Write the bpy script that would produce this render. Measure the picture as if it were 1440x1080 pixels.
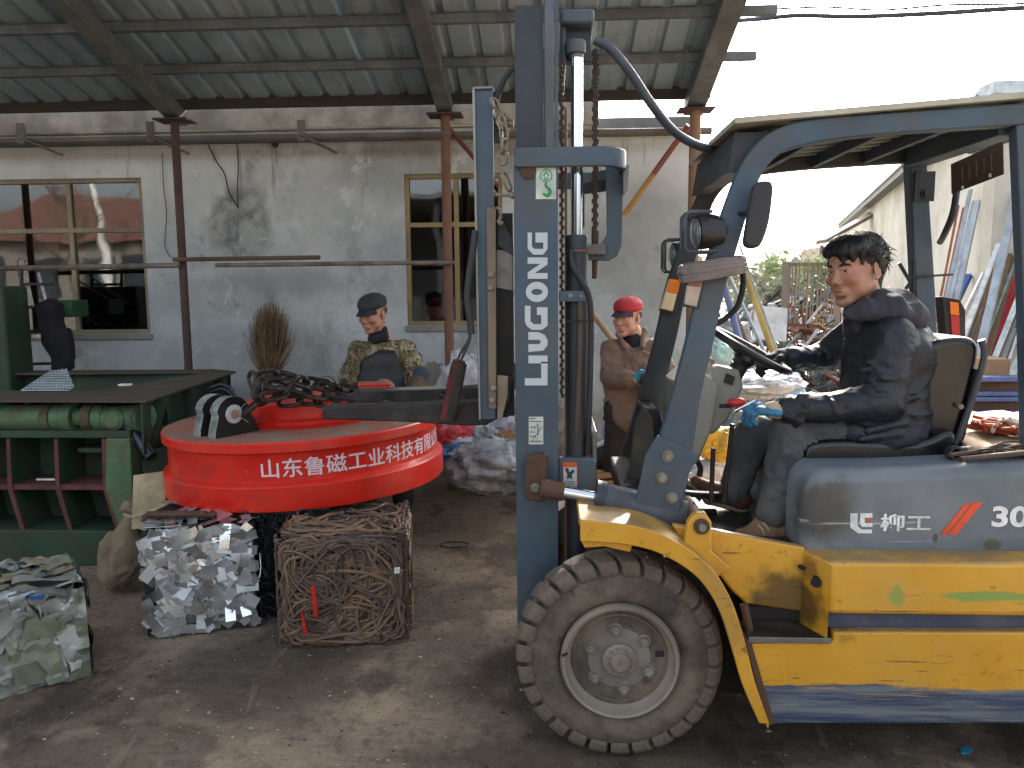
import bpy, math, random
import numpy as np
from mathutils import Vector, Matrix, Euler
R = math.radians
rnd = random.Random(7)
scn = bpy.context.scene
for o_ in list(bpy.data.objects): bpy.data.objects.remove(o_)
COL = scn.collection

# ------------------------------------------------------------------ camera, world, sun, exposure
CAM = Vector((0, 0, 1.6)); FPX = 1120.0
cam = bpy.data.cameras.new('camera'); camo = bpy.data.objects.new('camera', cam); COL.objects.link(camo)
cam.lens = 36 * FPX / 1440; cam.sensor_width = 36; cam.clip_start = .05; cam.clip_end = 3000
CR = Matrix.Rotation(R(3.0), 3, 'Z') @ Matrix.Rotation(R(90 - 6.9), 3, 'X') @ Matrix.Rotation(R(-.5), 3, 'Z')
camo.matrix_world = Matrix.Translation(CAM) @ CR.to_4x4()
scn.camera = camo
SUN_EL, SUN_AZ = 30, 20            # azimuth measured from +Y (the view) towards +X
w = bpy.data.worlds.new('World'); scn.world = w; w.use_nodes = True
nt = w.node_tree; bg = nt.nodes['Background']; sky = nt.nodes.new('ShaderNodeTexSky')
sky.sky_type = 'NISHITA'; sky.sun_disc = False; sky.sun_elevation = R(SUN_EL); sky.sun_rotation = R(SUN_AZ)
sky.dust_density = 6; sky.air_density = 1.0; sky.ozone_density = 1.0
hs = nt.nodes.new('ShaderNodeHueSaturation'); hs.inputs['Saturation'].default_value = .42
nt.links.new(sky.outputs[0], hs.inputs['Color']); nt.links.new(hs.outputs[0], bg.inputs[0]); bg.inputs[1].default_value = .15
sd = bpy.data.lights.new('sun', 'SUN'); sd.energy = 2.2; sd.angle = R(1.5); sd.color = (1, .95, .87)
so = bpy.data.objects.new('sun', sd); COL.objects.link(so)
sdir = Vector((math.sin(R(SUN_AZ)) * math.cos(R(SUN_EL)), math.cos(R(SUN_AZ)) * math.cos(R(SUN_EL)), math.sin(R(SUN_EL))))
so.rotation_euler = sdir.to_track_quat('Z', 'Y').to_euler(); so.location = (8, 8, 12)
scn.view_settings.view_transform = 'Standard'; scn.view_settings.look = 'None'
scn.view_settings.exposure = 1.95; scn.view_settings.gamma = 1
scn.cycles.max_bounces = 8; scn.cycles.use_denoising = True

# ------------------------------------------------------------------ surveying helpers: where a sight line meets a plane of the place
def ray(px, py): return CR @ Vector(((px - 720) / FPX, -(py - 540) / FPX, -1))
def P(px, py, Y):
    d = ray(px, py); return CAM + d * (Y / d.y)
def G(px, py, z=0.0):
    d = ray(px, py); return CAM + d * ((z - CAM.z) / d.z)
def XZ(pts, Y): return [(P(a, b, Y).x, P(a, b, Y).z) for a, b in pts]
def pxm(n, Y): return n * Y / FPX      # n photo pixels in metres at distance Y

# ------------------------------------------------------------------ mesh builder
class MB:
    def __init__(s): s.v = []; s.f = []
    def add(s, v, f):
        n = len(s.v); s.v += [tuple(a) for a in v]; s.f += [tuple(i + n for i in q) for q in f]; return s
    def box(s, x0, x1, y0, y1, z0, z1):
        return s.add([(x0,y0,z0),(x1,y0,z0),(x1,y1,z0),(x0,y1,z0),(x0,y0,z1),(x1,y0,z1),(x1,y1,z1),(x0,y1,z1)],
                     [(0,3,2,1),(4,5,6,7),(0,1,5,4),(1,2,6,5),(2,3,7,6),(3,0,4,7)])
    def obox(s, c, size, rot=None):
        rot = rot or Matrix.Identity(3); c = Vector(c); h = Vector(size) / 2
        v = [c + rot @ Vector((sx*h.x, sy*h.y, sz*h.z)) for sz in (-1,1) for sx, sy in ((-1,-1),(1,-1),(1,1),(-1,1))]
        return s.add(v, [(0,3,2,1),(4,5,6,7),(0,1,5,4),(1,2,6,5),(2,3,7,6),(3,0,4,7)])
    def beam(s, a, b, w_, h_, up=(0,0,1)):
        a, b = Vector(a), Vector(b); d = (b - a); L = d.length; d.normalize(); up = Vector(up)
        x = d.cross(up); x = x.normalized() if x.length > 1e-4 else Vector((1,0,0)); z = x.cross(d)
        return s.obox((a + b) / 2, (w_, L, h_), Matrix((x, d, z)).transposed())
    def prism(s, poly, y0, y1):
        n = len(poly); ar = sum(poly[i][0]*poly[(i+1)%n][1] - poly[(i+1)%n][0]*poly[i][1] for i in range(n))
        if ar < 0: poly = poly[::-1]
        if y0 > y1: y0, y1 = y1, y0
        v = [(x, y0, z) for x, z in poly] + [(x, y1, z) for x, z in poly]
        f = [tuple(range(n)), tuple(range(2*n-1, n-1, -1))]
        f += [((i+1)%n, i, n+i, n+(i+1)%n) for i in range(n)]
        return s.add(v, f)
    def slab(s, poly, z0, z1):      # polygon in x,y
        n = len(poly); ar = sum(poly[i][0]*poly[(i+1)%n][1] - poly[(i+1)%n][0]*poly[i][1] for i in range(n))
        if ar < 0: poly = poly[::-1]
        v = [(x, y, z0) for x, y in poly] + [(x, y, z1) for x, y in poly]
        f = [tuple(range(n-1, -1, -1)), tuple(range(n, 2*n))]
        f += [(i, (i+1)%n, n+(i+1)%n, n+i) for i in range(n)]
        return s.add(v, f)
    def tube(s, pts, r, n=8, closed=False, caps=True, flat=None):
        pts = [Vector(p) for p in pts]; m = len(pts); rs = r if isinstance(r, (list, tuple)) else [r]*m
        T = []
        for i in range(m):
            a = pts[(i-1) % m] if (closed or i > 0) else pts[0]; b = pts[(i+1) % m] if (closed or i < m-1) else pts[-1]
            t = b - a; T.append(t.normalized() if t.length > 1e-9 else Vector((0,0,1)))
        u = T[0].orthogonal().normalized(); v = []; ax = T[0]
        for i in range(m):
            u = (u - T[i] * u.dot(T[i]));
            u = u.normalized() if u.length > 1e-6 else T[i].orthogonal().normalized()
            w2 = T[i].cross(u)
            for k in range(n):
                a = 2*math.pi*k/n; v.append(pts[i] + (u*math.cos(a) + w2*math.sin(a)) * rs[i])
        f = []
        for i in range(m if closed else m-1):
            j = (i+1) % m
            for k in range(n): f.append((i*n+k, i*n+(k+1)%n, j*n+(k+1)%n, j*n+k))
        if caps and not closed: f.append(tuple(range(n-1, -1, -1))); f.append(tuple((m-1)*n+k for k in range(n)))
        return s.add(v, f)
    def cyl(s, a, b, r, r2=None, n=20): return s.tube([a, b], [r, r if r2 is None else r2], n)
    def lathe(s, c, ax, prof, n=48, closed=False):   # prof: (radius, offset along axis)
        c = Vector(c); ax = Vector(ax).normalized(); u = ax.orthogonal().normalized(); w2 = ax.cross(u); v = []
        for r, h in prof:
            for k in range(n):
                a = 2*math.pi*k/n; v.append(c + ax*h + (u*math.cos(a) + w2*math.sin(a)) * r)
        m = len(prof); f = []
        for i in range(m if closed else m-1):
            j = (i+1) % m
            for k in range(n): f.append((i*n+k, i*n+(k+1)%n, j*n+(k+1)%n, j*n+k))
        if not closed:
            if prof[0][0] > 1e-5: f.append(tuple(range(n-1, -1, -1)))
            if prof[-1][0] > 1e-5: f.append(tuple((m-1)*n+k for k in range(n)))
        return s.add(v, f)
    def ball(s, c, r, n=16, m=10, rot=None):
        c = Vector(c); r = Vector(r) if not isinstance(r, (int, float)) else Vector((r, r, r)); rot = rot or Matrix.Identity(3); v = []
        for i in range(1, m):
            t = math.pi*i/m
            for k in range(n):
                a = 2*math.pi*k/n; v.append(c + rot @ Vector((r.x*math.sin(t)*math.cos(a), r.y*math.sin(t)*math.sin(a), r.z*math.cos(t))))
        v.append(c + rot @ Vector((0,0,r.z))); v.append(c + rot @ Vector((0,0,-r.z))); f = []
        for i in range(m-2):
            for k in range(n): f.append((i*n+k, (i+1)*n+k, (i+1)*n+(k+1)%n, i*n+(k+1)%n))
        for k in range(n):
            f.append((k, (k+1)%n, (m-1)*n)); f.append(((m-2)*n+(k+1)%n, (m-2)*n+k, (m-1)*n+1))
        return s.add(v, f)
    def mesh(s, name, mat, smooth=35):
        me = bpy.data.meshes.new(name); me.from_pydata(s.v, [], s.f); me.update()
        if mat: me.materials.append(mat)
        if smooth:
            me.shade_smooth()
            try: me.set_sharp_from_angle(angle=R(smooth))
            except Exception: pass
        return me
    def build(s, name, mat, parent=None, smooth=35, bevel=0, **kw):
        return link(name, s.mesh(name, mat, smooth), parent, bevel, **kw)

ROOTLOC = {}
def link(name, data, parent=None, bevel=0, label=None, cat=None, group=None, kind=None, mtx=None, seg=2):
    o = bpy.data.objects.new(name, data); COL.objects.link(o)
    if mtx is not None: o.matrix_basis = mtx
    if parent is not None:
        o.parent = parent; L = ROOTLOC.get(parent.name)
        if L is not None: o.matrix_parent_inverse = Matrix.Translation(-L)
    if bevel:
        m = o.modifiers.new('bevel', 'BEVEL'); m.width = bevel; m.segments = seg; m.limit_method = 'ANGLE'; m.angle_limit = R(40); m.harden_normals = False
    if label: o['label'] = label
    if cat: o['category'] = cat
    if group: o['group'] = group
    if kind: o['kind'] = kind
    return o
def thing(name, label, cat, loc=(0,0,0), group=None, kind=None):
    o = bpy.data.objects.new(name, None); COL.objects.link(o); o.location = loc; o.empty_display_size = .1
    ROOTLOC[o.name] = Vector(loc); o['label'] = label; o['category'] = cat
    if group: o['group'] = group
    if kind: o['kind'] = kind
    return o
def catmull(pts, n=8, closed=False):
    pts = [Vector(p) for p in pts]; m = len(pts); out = []
    for i in range(m if closed else m-1):
        g = (lambda k: pts[k % m]) if closed else (lambda k: pts[max(0, min(m-1, k))])
        a, b, c, d = g(i-1), g(i), g(i+1), g(i+2)
        for k in range(n):
            t = k/n; out.append(.5*((2*b) + (c-a)*t + (2*a-5*b+4*c-d)*t*t + (3*b-a-3*c+d)*t**3))
    if not closed: out.append(pts[-1])
    return out

# ------------------------------------------------------------------ materials
def lin(c):
    if isinstance(c, str): c = tuple(int(c[i:i+2], 16)/255 for i in (1,3,5))
    return tuple(x/12.92 if x <= .04045 else ((x+.055)/1.055)**2.4 for x in c)
class NT:
    def __init__(s, name):
        s.m = bpy.data.materials.new(name); s.m.use_nodes = True; s.t = s.m.node_tree; s.b = s.t.nodes['Principled BSDF']
        s.tc = s.n('ShaderNodeTexCoord').outputs['Object']
    def n(s, t, **k):
        q = s.t.nodes.new(t)
        for a, b in k.items(): setattr(q, a, b)
        return q
    def l(s, a, b): s.t.links.new(a, b)
    def val(s, sock, v):
        if isinstance(v, bpy.types.NodeSocket): s.l(v, sock)
        else: sock.default_value = v
    def scaled(s, sc):
        mp = s.n('ShaderNodeMapping'); mp.inputs['Scale'].default_value = sc; s.l(s.tc, mp.inputs[0]); return mp.outputs[0]
    def noise(s, scale, detail=4, rough=.55, vec=None, dist=0):
        q = s.n('ShaderNodeTexNoise'); q.inputs['Scale'].default_value = scale; q.inputs['Detail'].default_value = detail
        q.inputs['Roughness'].default_value = rough; q.inputs['Distortion'].default_value = dist; s.l(vec or s.tc, q.inputs['Vector']); return q.outputs[0]
    def ramp(s, x, a, b, va=0, vb=1, smooth=True):
        q = s.n('ShaderNodeMapRange'); q.interpolation_type = 'SMOOTHSTEP' if smooth else 'LINEAR'; s.l(x, q.inputs[0])
        q.inputs[1].default_value = a; q.inputs[2].default_value = b; q.inputs[3].default_value = va; q.inputs[4].default_value = vb; return q.outputs[0]
    def math(s, op, a, b=0):
        q = s.n('ShaderNodeMath', operation=op); s.val(q.inputs[0], a); s.val(q.inputs[1], b); return q.outputs[0]
    def mix(s, f, a, b, mode='MIX'):
        q = s.n('ShaderNodeMix', data_type='RGBA', blend_type=mode); s.val(q.inputs[0], f)
        for sock, v in ((q.inputs[6], a), (q.inputs[7], b)):
            if isinstance(v, bpy.types.NodeSocket): s.l(v, sock)
            else: sock.default_value = (*v[:3], 1)
        return q.outputs[2]
    def xyz(s):
        q = s.n('ShaderNodeSeparateXYZ'); s.l(s.tc, q.inputs[0]); return q.outputs
    def blot(s, c, r, soft=.5, nscale=6, namt=.35, sq=(1,1,1)):     # noisy patch round a point of the object, 0..1
        mp = s.n('ShaderNodeVectorMath', operation='SUBTRACT'); s.l(s.tc, mp.inputs[0]); mp.inputs[1].default_value = c
        m2 = s.n('ShaderNodeVectorMath', operation='MULTIPLY'); s.l(mp.outputs[0], m2.inputs[0]); m2.inputs[1].default_value = [q/r for q in sq]
        ln = s.n('ShaderNodeVectorMath', operation='LENGTH'); s.l(m2.outputs[0], ln.inputs[0])
        d = s.math('ADD', ln.outputs['Value'], s.math('MULTIPLY', s.math('SUBTRACT', s.noise(nscale), .5), namt*3))
        return s.ramp(d, 1+soft*.5, 1-soft*.5)
    def bump(s, h, strength=.3, dist=.01, prev=None):
        q = s.n('ShaderNodeBump'); q.inputs['Strength'].default_value = strength; q.inputs['Distance'].default_value = dist; s.l(h, q.inputs['Height'])
        if prev: s.l(prev, q.inputs['Normal'])
        return q.outputs[0]
    def out(s, col, rough=.6, metal=0, normal=None, spec=None, coat=0):
        if isinstance(col, bpy.types.NodeSocket): s.l(col, s.b.inputs['Base Color'])
        else: s.b.inputs['Base Color'].default_value = (*col[:3], 1)
        s.val(s.b.inputs['Roughness'], rough); s.val(s.b.inputs['Metallic'], metal)
        if normal: s.l(normal, s.b.inputs['Normal'])
        if spec is not None: s.b.inputs['Specular IOR Level'].default_value = spec
        if coat: s.b.inputs['Coat Weight'].default_value = coat; s.b.inputs['Coat Roughness'].default_value = .15
        return s.m
MC = {}
def M(name, col, rough=.6, metal=0, var=.25, sc=6, dirt=None, da=.5, dsc=3, chip=None, ca=.35, csc=14, scratch=None, bump=.15, bsc=60, bd=.003, spec=None, coat=0):
    """Paint or metal with mottling, soft dirt, sharp chips and long scratches."""
    if name in MC: return MC[name]
    q = NT(name); c = lin(col)
    x = q.mix(q.ramp(q.noise(sc, 6, .6), .3, .7), tuple(v*(1-var) for v in c), tuple(min(1, v*(1+var)) for v in c)); rg = rough; mt = metal
    n1 = q.noise(bsc, 4)
    if dirt:
        f = q.math('MULTIPLY', q.ramp(q.noise(dsc, 9, .68), .42, .68), da); x = q.mix(f, x, lin(dirt)); rg = q.math('ADD', rough, q.math('MULTIPLY', f, .9-rough))
        if metal: mt = q.math('MULTIPLY', q.math('SUBTRACT', 1, f), metal)
    if chip:
        f = q.ramp(q.noise(csc, 9, .72), .5+.28*(1-ca), .5+.28*(1-ca)+.025); x = q.mix(f, x, lin(chip))
    if scratch:
        f = q.ramp(q.noise(9, 6, .7, q.scaled((1, 1, 9)), .6), .64, .68); x = q.mix(f, x, lin(scratch))
    nm = q.bump(n1, bump, bd) if bump else None
    MC[name] = q.out(x, rg, mt, nm, spec, coat); return MC[name]
# ================================================================== GROUND
def ground_mat():
    q = NT('dirty_concrete'); v = q.tc
    big = q.ramp(q.noise(.9, 8, .62), .32, .7); c = q.mix(big, lin('#6f6051'), lin('#9d8c77'))
    c = q.mix(q.math('MULTIPLY', q.ramp(q.noise(3.1, 9, .7), .40, .72), .6), c, lin('#a8957a'))
    c = q.mix(q.math('MULTIPLY', q.ramp(q.noise(1.7, 7, .66, q.scaled((1.3, .7, 1))), .54, .64), .8), c, lin('#3a322b'))
    c = q.mix(q.math('MULTIPLY', q.ramp(q.noise(14, 8, .75), .5, .62), .35), c, lin('#38302a'))
    c = q.mix(q.math('MULTIPLY', q.ramp(q.noise(55, 6, .8), .60, .66), .5), c, lin('#a79d90'))
    sc = q.ramp(q.noise(5, 5, .6, q.scaled((.35, 5, 1)), 1.2), .655, .672); c = q.mix(q.math('MULTIPLY', sc, .45), c, lin('#9d9386'))
    c = q.mix(q.math('MULTIPLY', q.ramp(q.noise(26, 5, .8), .66, .70), q.blot((-.8, 2.5, 0), .9)), c, lin('#6e2b26'))
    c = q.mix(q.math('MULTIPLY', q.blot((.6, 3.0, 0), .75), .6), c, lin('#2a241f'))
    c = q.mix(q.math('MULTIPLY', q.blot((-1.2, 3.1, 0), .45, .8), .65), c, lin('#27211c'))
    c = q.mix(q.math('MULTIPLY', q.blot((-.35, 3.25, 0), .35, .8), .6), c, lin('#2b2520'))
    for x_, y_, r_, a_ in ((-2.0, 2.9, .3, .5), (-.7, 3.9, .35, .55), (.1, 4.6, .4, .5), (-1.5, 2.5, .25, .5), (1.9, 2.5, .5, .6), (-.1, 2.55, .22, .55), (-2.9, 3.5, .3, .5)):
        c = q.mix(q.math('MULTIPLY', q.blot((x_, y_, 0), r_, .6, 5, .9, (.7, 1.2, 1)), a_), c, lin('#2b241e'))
    tk = q.ramp(q.noise(14, 7, .75, q.scaled((.5, 2.2, 1)), .5), .56, .60); c = q.mix(q.math('MULTIPLY', tk, .35), c, lin('#3d342b'))
    vo = q.n('ShaderNodeTexVoronoi', feature='DISTANCE_TO_EDGE'); vo.inputs['Scale'].default_value = .45; nn = q.n('ShaderNodeTexNoise'); nn.inputs['Scale'].default_value = 3; nn.inputs['Detail'].default_value = 8; q.l(q.tc, nn.inputs[0])
    wn = q.n('ShaderNodeMix', data_type='RGBA'); wn.inputs[0].default_value = .3; q.l(q.tc, wn.inputs[6]); q.l(nn.outputs[1], wn.inputs[7]); q.l(wn.outputs[2], vo.inputs[0]); pass
    c = q.mix(q.math('MULTIPLY', q.ramp(q.noise(110, 5, .8), .52, .6), .35), c, lin('#3a332c')); c = q.mix(q.math('MULTIPLY', q.ramp(q.noise(75, 6, .85, q.scaled((1.3, .8, 1))), .585, .62), .55), c, lin('#b3a692'))
    c = q.mix(q.math('MULTIPLY', q.ramp(q.noise(9, 9, .82), .54, .6), .4), c, lin('#40372e')); sc2 = q.ramp(q.noise(3, 6, .6, q.scaled((3, .35, 1)), .8), .655, .67); c = q.mix(q.math('MULTIPLY', sc2, .22), c, lin('#a2947f'))
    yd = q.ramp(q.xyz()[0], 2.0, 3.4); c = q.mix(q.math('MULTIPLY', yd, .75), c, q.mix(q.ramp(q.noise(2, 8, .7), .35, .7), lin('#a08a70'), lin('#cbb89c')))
    h = q.math('ADD', q.math('MULTIPLY', q.noise(30, 8, .75), .5), q.noise(4, 6, .6))
    rg = q.ramp(q.noise(2.3, 6, .65), .35, .68, .55, .92)
    return q.out(c, rg, 0, q.bump(h, .8, .03))
GM = ground_mat()
g = MB()
N = 60
for (x0, x1, y0, y1) in ((-300, 300, -300, 600),):
    g.add([(x0,y0,0),(x1,y0,0),(x1,y1,0),(x0,y1,0)], [(0,1,2,3)])
g.build('ground', GM, kind='structure', smooth=0)

# litter: crumbs, flakes, chips ground into the floor
def chips(name, mat, n, area, smin, smax, flat=.3, kind='stuff', label=None, seed=1):
    rr = random.Random(seed); m = MB()
    for _ in range(n):
        x = rr.uniform(area[0], area[1]); y = rr.uniform(area[2], area[3]); s_ = rr.uniform(smin, smax) * (1 if rr.random() < .85 else 2)
        k = rr.choice((4, 5, 6)); a0 = rr.random()*6.28
        pts = [(x + s_*rr.uniform(.5,1)*math.cos(a0+6.28*i/k)*rr.choice((1,1,1.8)), y + s_*rr.uniform(.5,1)*math.sin(a0+6.28*i/k)) for i in range(k)]
        m.slab(pts, .0005, .001 + s_*flat*rr.random())
    return m.build(name, mat, kind=kind, smooth=0, label=label, cat='litter' if label else None)
CH1 = M('chip_dark', '#2c2621', .9, bump=0); CH2 = M('chip_pale', '#b4ada2', .8, bump=0); CH3 = M('chip_metal', '#9aa0a4', .35, .8, bump=0); CH4 = M('chip_rust', '#4a3428', .9, bump=0)
chips('floor_grit', CH1, 3800, (-4, 3, 2.0, 6), .001, .0045, seed=2, label='dark grit and crumbs scattered over the dirty concrete floor')
chips('floor_chips', CH2, 1800, (-4, 3, 2.0, 6), .001, .005, seed=3, label='pale grit and paint flakes scattered over the concrete floor')
chips('floor_swarf', CH3, 160, (-3.5, 2, 2.1, 5), .003, .011, .1, seed=4, label='small shiny metal offcuts scattered over the concrete floor')
chips('floor_rust_flakes', CH4, 700, (-2.4, 0.4, 2.8, 4.6), .001, .005, seed=5, label='rust flakes and crumbs scattered around the two bales')

# ================================================================== GREY BUILDING WITH WINDOWS
YW = 6.8
def wall_mat():
    q = NT('grey_plaster')
    c = q.mix(q.ramp(q.noise(.9, 7, .6), .3, .7), lin('#9ca2a3'), lin('#c5cac9'))
    c = q.mix(q.math('MULTIPLY', q.ramp(q.noise(5, 8, .65), .45, .75), .5), c, lin('#c9cfd0'))
    c = q.mix(q.math('MULTIPLY', q.ramp(q.noise(2.4, 9, .72, q.scaled((1, 1, .55))), .52, .70), .55), c, lin('#6f7474'))
    st = P(337, 312, YW)
    c = q.mix(q.math('MULTIPLY', q.math('MULTIPLY', q.blot(st, .27, .5, 7, .45, (1, 1, .85)), q.ramp(q.noise(7, 8, .7), .35, .6, .35, .9)), .85), c, lin('#4f524f'))
    st2 = P(352, 335, YW); c = q.mix(q.math('MULTIPLY', q.blot(st2, .11, .4, 9, .9), .8), c, lin('#a3a9a7'))
    c = q.mix(q.math('MULTIPLY', q.blot(P(905, 350, YW), .42, .9, 3, .25, (1, 1, .7)), .5), c, lin('#5a5e5a'))
    c = q.mix(q.math('MULTIPLY', q.blot(P(395, 395, YW), .3, .9, 5, .3, (.6, 1, 2)), .35), c, lin('#6a6f70'))
    c = q.mix(q.math('MULTIPLY', q.blot(P(640, 232, YW), .5, 1, 3, .3, (.5, 1, 2)), .5), c, lin('#6d7068'))
    c = q.mix(q.math('MULTIPLY', q.ramp(q.xyz()[2], 1.0, 0.0), q.math('MULTIPLY', q.ramp(q.noise(3, 8, .7), .35, .6), .7)), c, lin('#5f5d57'))
    drip = q.ramp(q.noise(3, 6, .6, q.scaled((5, 1, .5))), .58, .7); c = q.mix(q.math('MULTIPLY', drip, q.ramp(q.xyz()[2], 1.9, 2.7, 0, .5)), c, lin('#5d5a50'))
    cr = q.n('ShaderNodeTexVoronoi', feature='DISTANCE_TO_EDGE'); cr.inputs['Scale'].default_value = .9
    wn = q.n('ShaderNodeMix', data_type='RGBA'); nn = q.n('ShaderNodeTexNoise'); nn.inputs['Scale'].default_value = 5; nn.inputs['Detail'].default_value = 6; q.l(q.tc, nn.inputs[0]); wn.inputs[0].default_value = .25; q.l(q.tc, wn.inputs[6]); q.l(nn.outputs[1], wn.inputs[7]); q.l(wn.outputs[2], cr.inputs[0])
    c = q.mix(q.ramp(cr.outputs[0], .0, .004, .14, 0), c, lin('#4d4f4d'))
    pe = q.ramp(q.noise(2.1, 9, .75, None, .4), .60, .615); c = q.mix(q.math('MULTIPLY', pe, .45), c, lin('#d2d6d6')); c = q.mix(q.math('MULTIPLY', q.ramp(q.noise(3.3, 9, .78, None, .3), .62, .635), .5), c, lin('#7b7a72'))
    h = q.math('ADD', q.math('ADD', q.noise(9, 8, .65), q.math('MULTIPLY', q.noise(70, 4, .6), .2)), q.math('MULTIPLY', pe, .3))
    return q.out(c, .85, 0, q.bump(h, .35, .02))
WM = wall_mat()
bld = thing('grey_building', 'low grey plastered workshop building with two cream framed windows', 'building', (-2, YW, 0))
zt = P(500, 199, YW).z; XR = P(968, 400, YW).x
def window(px0, py0, px1, py1, x_out=None):
    a, b = P(px0, py0, YW), P(px1, py1, YW); return [min(a.x, b.x), max(a.x, b.x), min(a.z, b.z), max(a.z, b.z)]
W1 = window(-75, 254, 212, 469); W2 = window(568, 245, 708, 457)
wm = MB(); th = .22
xs = [-9.0, W1[0], W1[1], W2[0], W2[1], XR]
for i in range(5):
    if i in (1, 3):
        W_ = W1 if i == 1 else W2
        wm.box(xs[i], xs[i+1], YW, YW+th, -.1, W_[2]); wm.box(xs[i], xs[i+1], YW, YW+th, W_[3], zt)
    else: wm.box(xs[i], xs[i+1], YW, YW+th, -.1, zt)
wm.build('wall', WM, bld, smooth=0)
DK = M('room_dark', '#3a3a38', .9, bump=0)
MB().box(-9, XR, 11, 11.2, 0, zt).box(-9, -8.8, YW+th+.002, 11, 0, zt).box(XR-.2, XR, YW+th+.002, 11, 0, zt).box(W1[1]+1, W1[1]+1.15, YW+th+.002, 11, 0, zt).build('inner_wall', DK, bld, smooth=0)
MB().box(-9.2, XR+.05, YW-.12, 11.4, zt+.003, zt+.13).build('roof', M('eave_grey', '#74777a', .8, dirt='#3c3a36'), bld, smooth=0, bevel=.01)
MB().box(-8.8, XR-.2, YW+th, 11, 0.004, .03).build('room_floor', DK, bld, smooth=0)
FR = M('cream_frame', '#8f866e', .55, dirt='#514a3c', da=.7, bump=.1)
FR2 = M('yellow_wood_frame', '#94835a', .6, dirt='#5d5038', da=.6, bump=.2)
def glass():
    q = NT('window_glass'); q.b.inputs['Transmission Weight'].default_value = 1; q.b.inputs['IOR'].default_value = 1.85
    q.b.inputs['Roughness'].default_value = .02; q.b.inputs['Base Color'].default_value = (.35, .4, .42, 1); q.b.inputs['Specular IOR Level'].default_value = .9
    q.l(q.bump(q.noise(1.3, 2), .12, .02), q.b.inputs['Normal']); return q.m
GL = glass()
def frame_win(W_, mat, ztr, xm, label):
    x0, x1, z0, z1 = W_; t = .036; y0, y1 = YW+.02, YW+.09
    w0 = MB()
    w0.box(x0, x1, y0, y1, z0, z0+t).box(x0, x1, y0, y1, z1-t, z1).box(x0, x0+t, y0, y1, z0+t, z1-t).box(x1-t, x1, y0, y1, z0+t, z1-t)
    w0.box(x0+t, x1-t, y0+.003, y1-.003, ztr-t*.55, ztr+t*.55)
    for x in xm:
        w0.box(x-.02, x+.02, y0+.006, y1-.006, z0+t, ztr-t*.55); w0.box(x-.02, x+.02, y0+.006, y1-.006, ztr+t*.55, z1-t)
    o = w0.build('window', mat, bld, smooth=0, bevel=.004, label=label)
    ex = [x0+t] + list(xm) + [x1-t]
    for i in range(len(ex)-1):
        for a, b in ((z0+t, ztr-t*.55), (ztr+t*.55, z1-t)):
            p = MB().box(ex[i]+.02*(i>0), ex[i+1]-.02*(i<len(ex)-2), YW+.05, YW+.056, a, b).build('pane', GL, o, smooth=0)
    sl = MB().box(x0-.02, x1+.02, YW-.03, YW+.019, z0-.05, z0-.002).build('window_sill', M('sill_grey', '#8d8e88', .8, dirt='#4a4844'), o, smooth=0, bevel=.005)
    return o
zt1 = P(100, 324, YW).z; frame_win(W1, FR, zt1, [P(-20, 300, YW).x, P(95, 300, YW).x], 'wide cream framed window of four dark panes')
zt2 = P(600, 316, YW).z; frame_win(W2, FR2, zt2, [P(641, 300, YW).x], 'tall yellowish framed window beside the rusty post')
# things seen inside behind the right window
rc = MB(); rr = random.Random(5)
for i in range(26):
    x = rr.uniform(W2[0]+.1, W2[1]-.12); rc.ball((x, 7.3+rr.random()*.2, W2[2]+.06+rr.random()*.12), (.08+rr.random()*.05, .08, .07), 10, 7)
rc.build('red_sacks', M('red_cloth', '#b81c30', .8, bump=.3), None, label='red cloth bundles lying on the sill inside the tall window', cat='cloth')
MB().box(W2[0]-.3, W2[1]+.3, 7.06, 7.6, W2[2]-.06, W2[2]+.02).box(W2[0]-.25, W2[0]-.2, 7.1, 7.15, 0, W2[2]-.06).box(W2[1]+.2, W2[1]+.25, 7.1, 7.15, 0, W2[2]-.06).build('inner_table', M('bench_wood', '#6b5d48', .7), None, smooth=0, label='table inside the building under the tall window', cat='table')

# eave beam, pipe and brackets along the wall head
BE = M('light_beam', '#a6a39b', .7, dirt='#57534b', da=.7, dsc=2)
a = P(-60, 163, 6.55); b = P(842, 178, 6.55)
MB().box(-9, b.x, 6.5, 6.6, P(400, 184, 6.55).z, P(400, 168, 6.55).z).build('eave_beam', BE, smooth=0, bevel=.006, label='long pale dusty steel beam running above the windows', cat='beam')
PIPE = M('grey_pipe', '#6d6a64', .55, .3, dirt='#3a332c', da=.7)
MB().cyl((-9, 6.45, P(400, 187, 6.45).z), (XR+.1, 6.45, P(900, 186, 6.45).z), .028, n=14).build('pipe_run', PIPE, label='long grey pipe running horizontally under the eave beam', cat='pipe')
for (x, y, lb) in ((30, 186, 'angled steel bracket hanging above the left end of the wide window'), (212, 184, 'steel bracket on the pipe just left of the first rusty post'), (424, 182, 'small steel bracket under the eave between the two rusty posts')):
    c = P(x, y, 6.4); m = MB().box(c.x-.03, c.x+.03, 6.384, 6.396, c.z-.09, c.z+.07); m.beam((c.x, 6.37, c.z-.05), (c.x+.24, 6.55, c.z-.16), .05, .012)
    m.build('pipe_bracket', PIPE, smooth=0, label=lb, cat='bracket')

MB().box(-9, P(842, 170, 6.42).x, 6.40, 6.425, P(500, 178, 6.4).z, 3.06).build('eave_gap_board', M('eave_pale', '#a3a39e', .8, dirt='#66625a', da=.5, dsc=2), bld, smooth=0)  # board added to close the gap that let sun streak the floor
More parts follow.
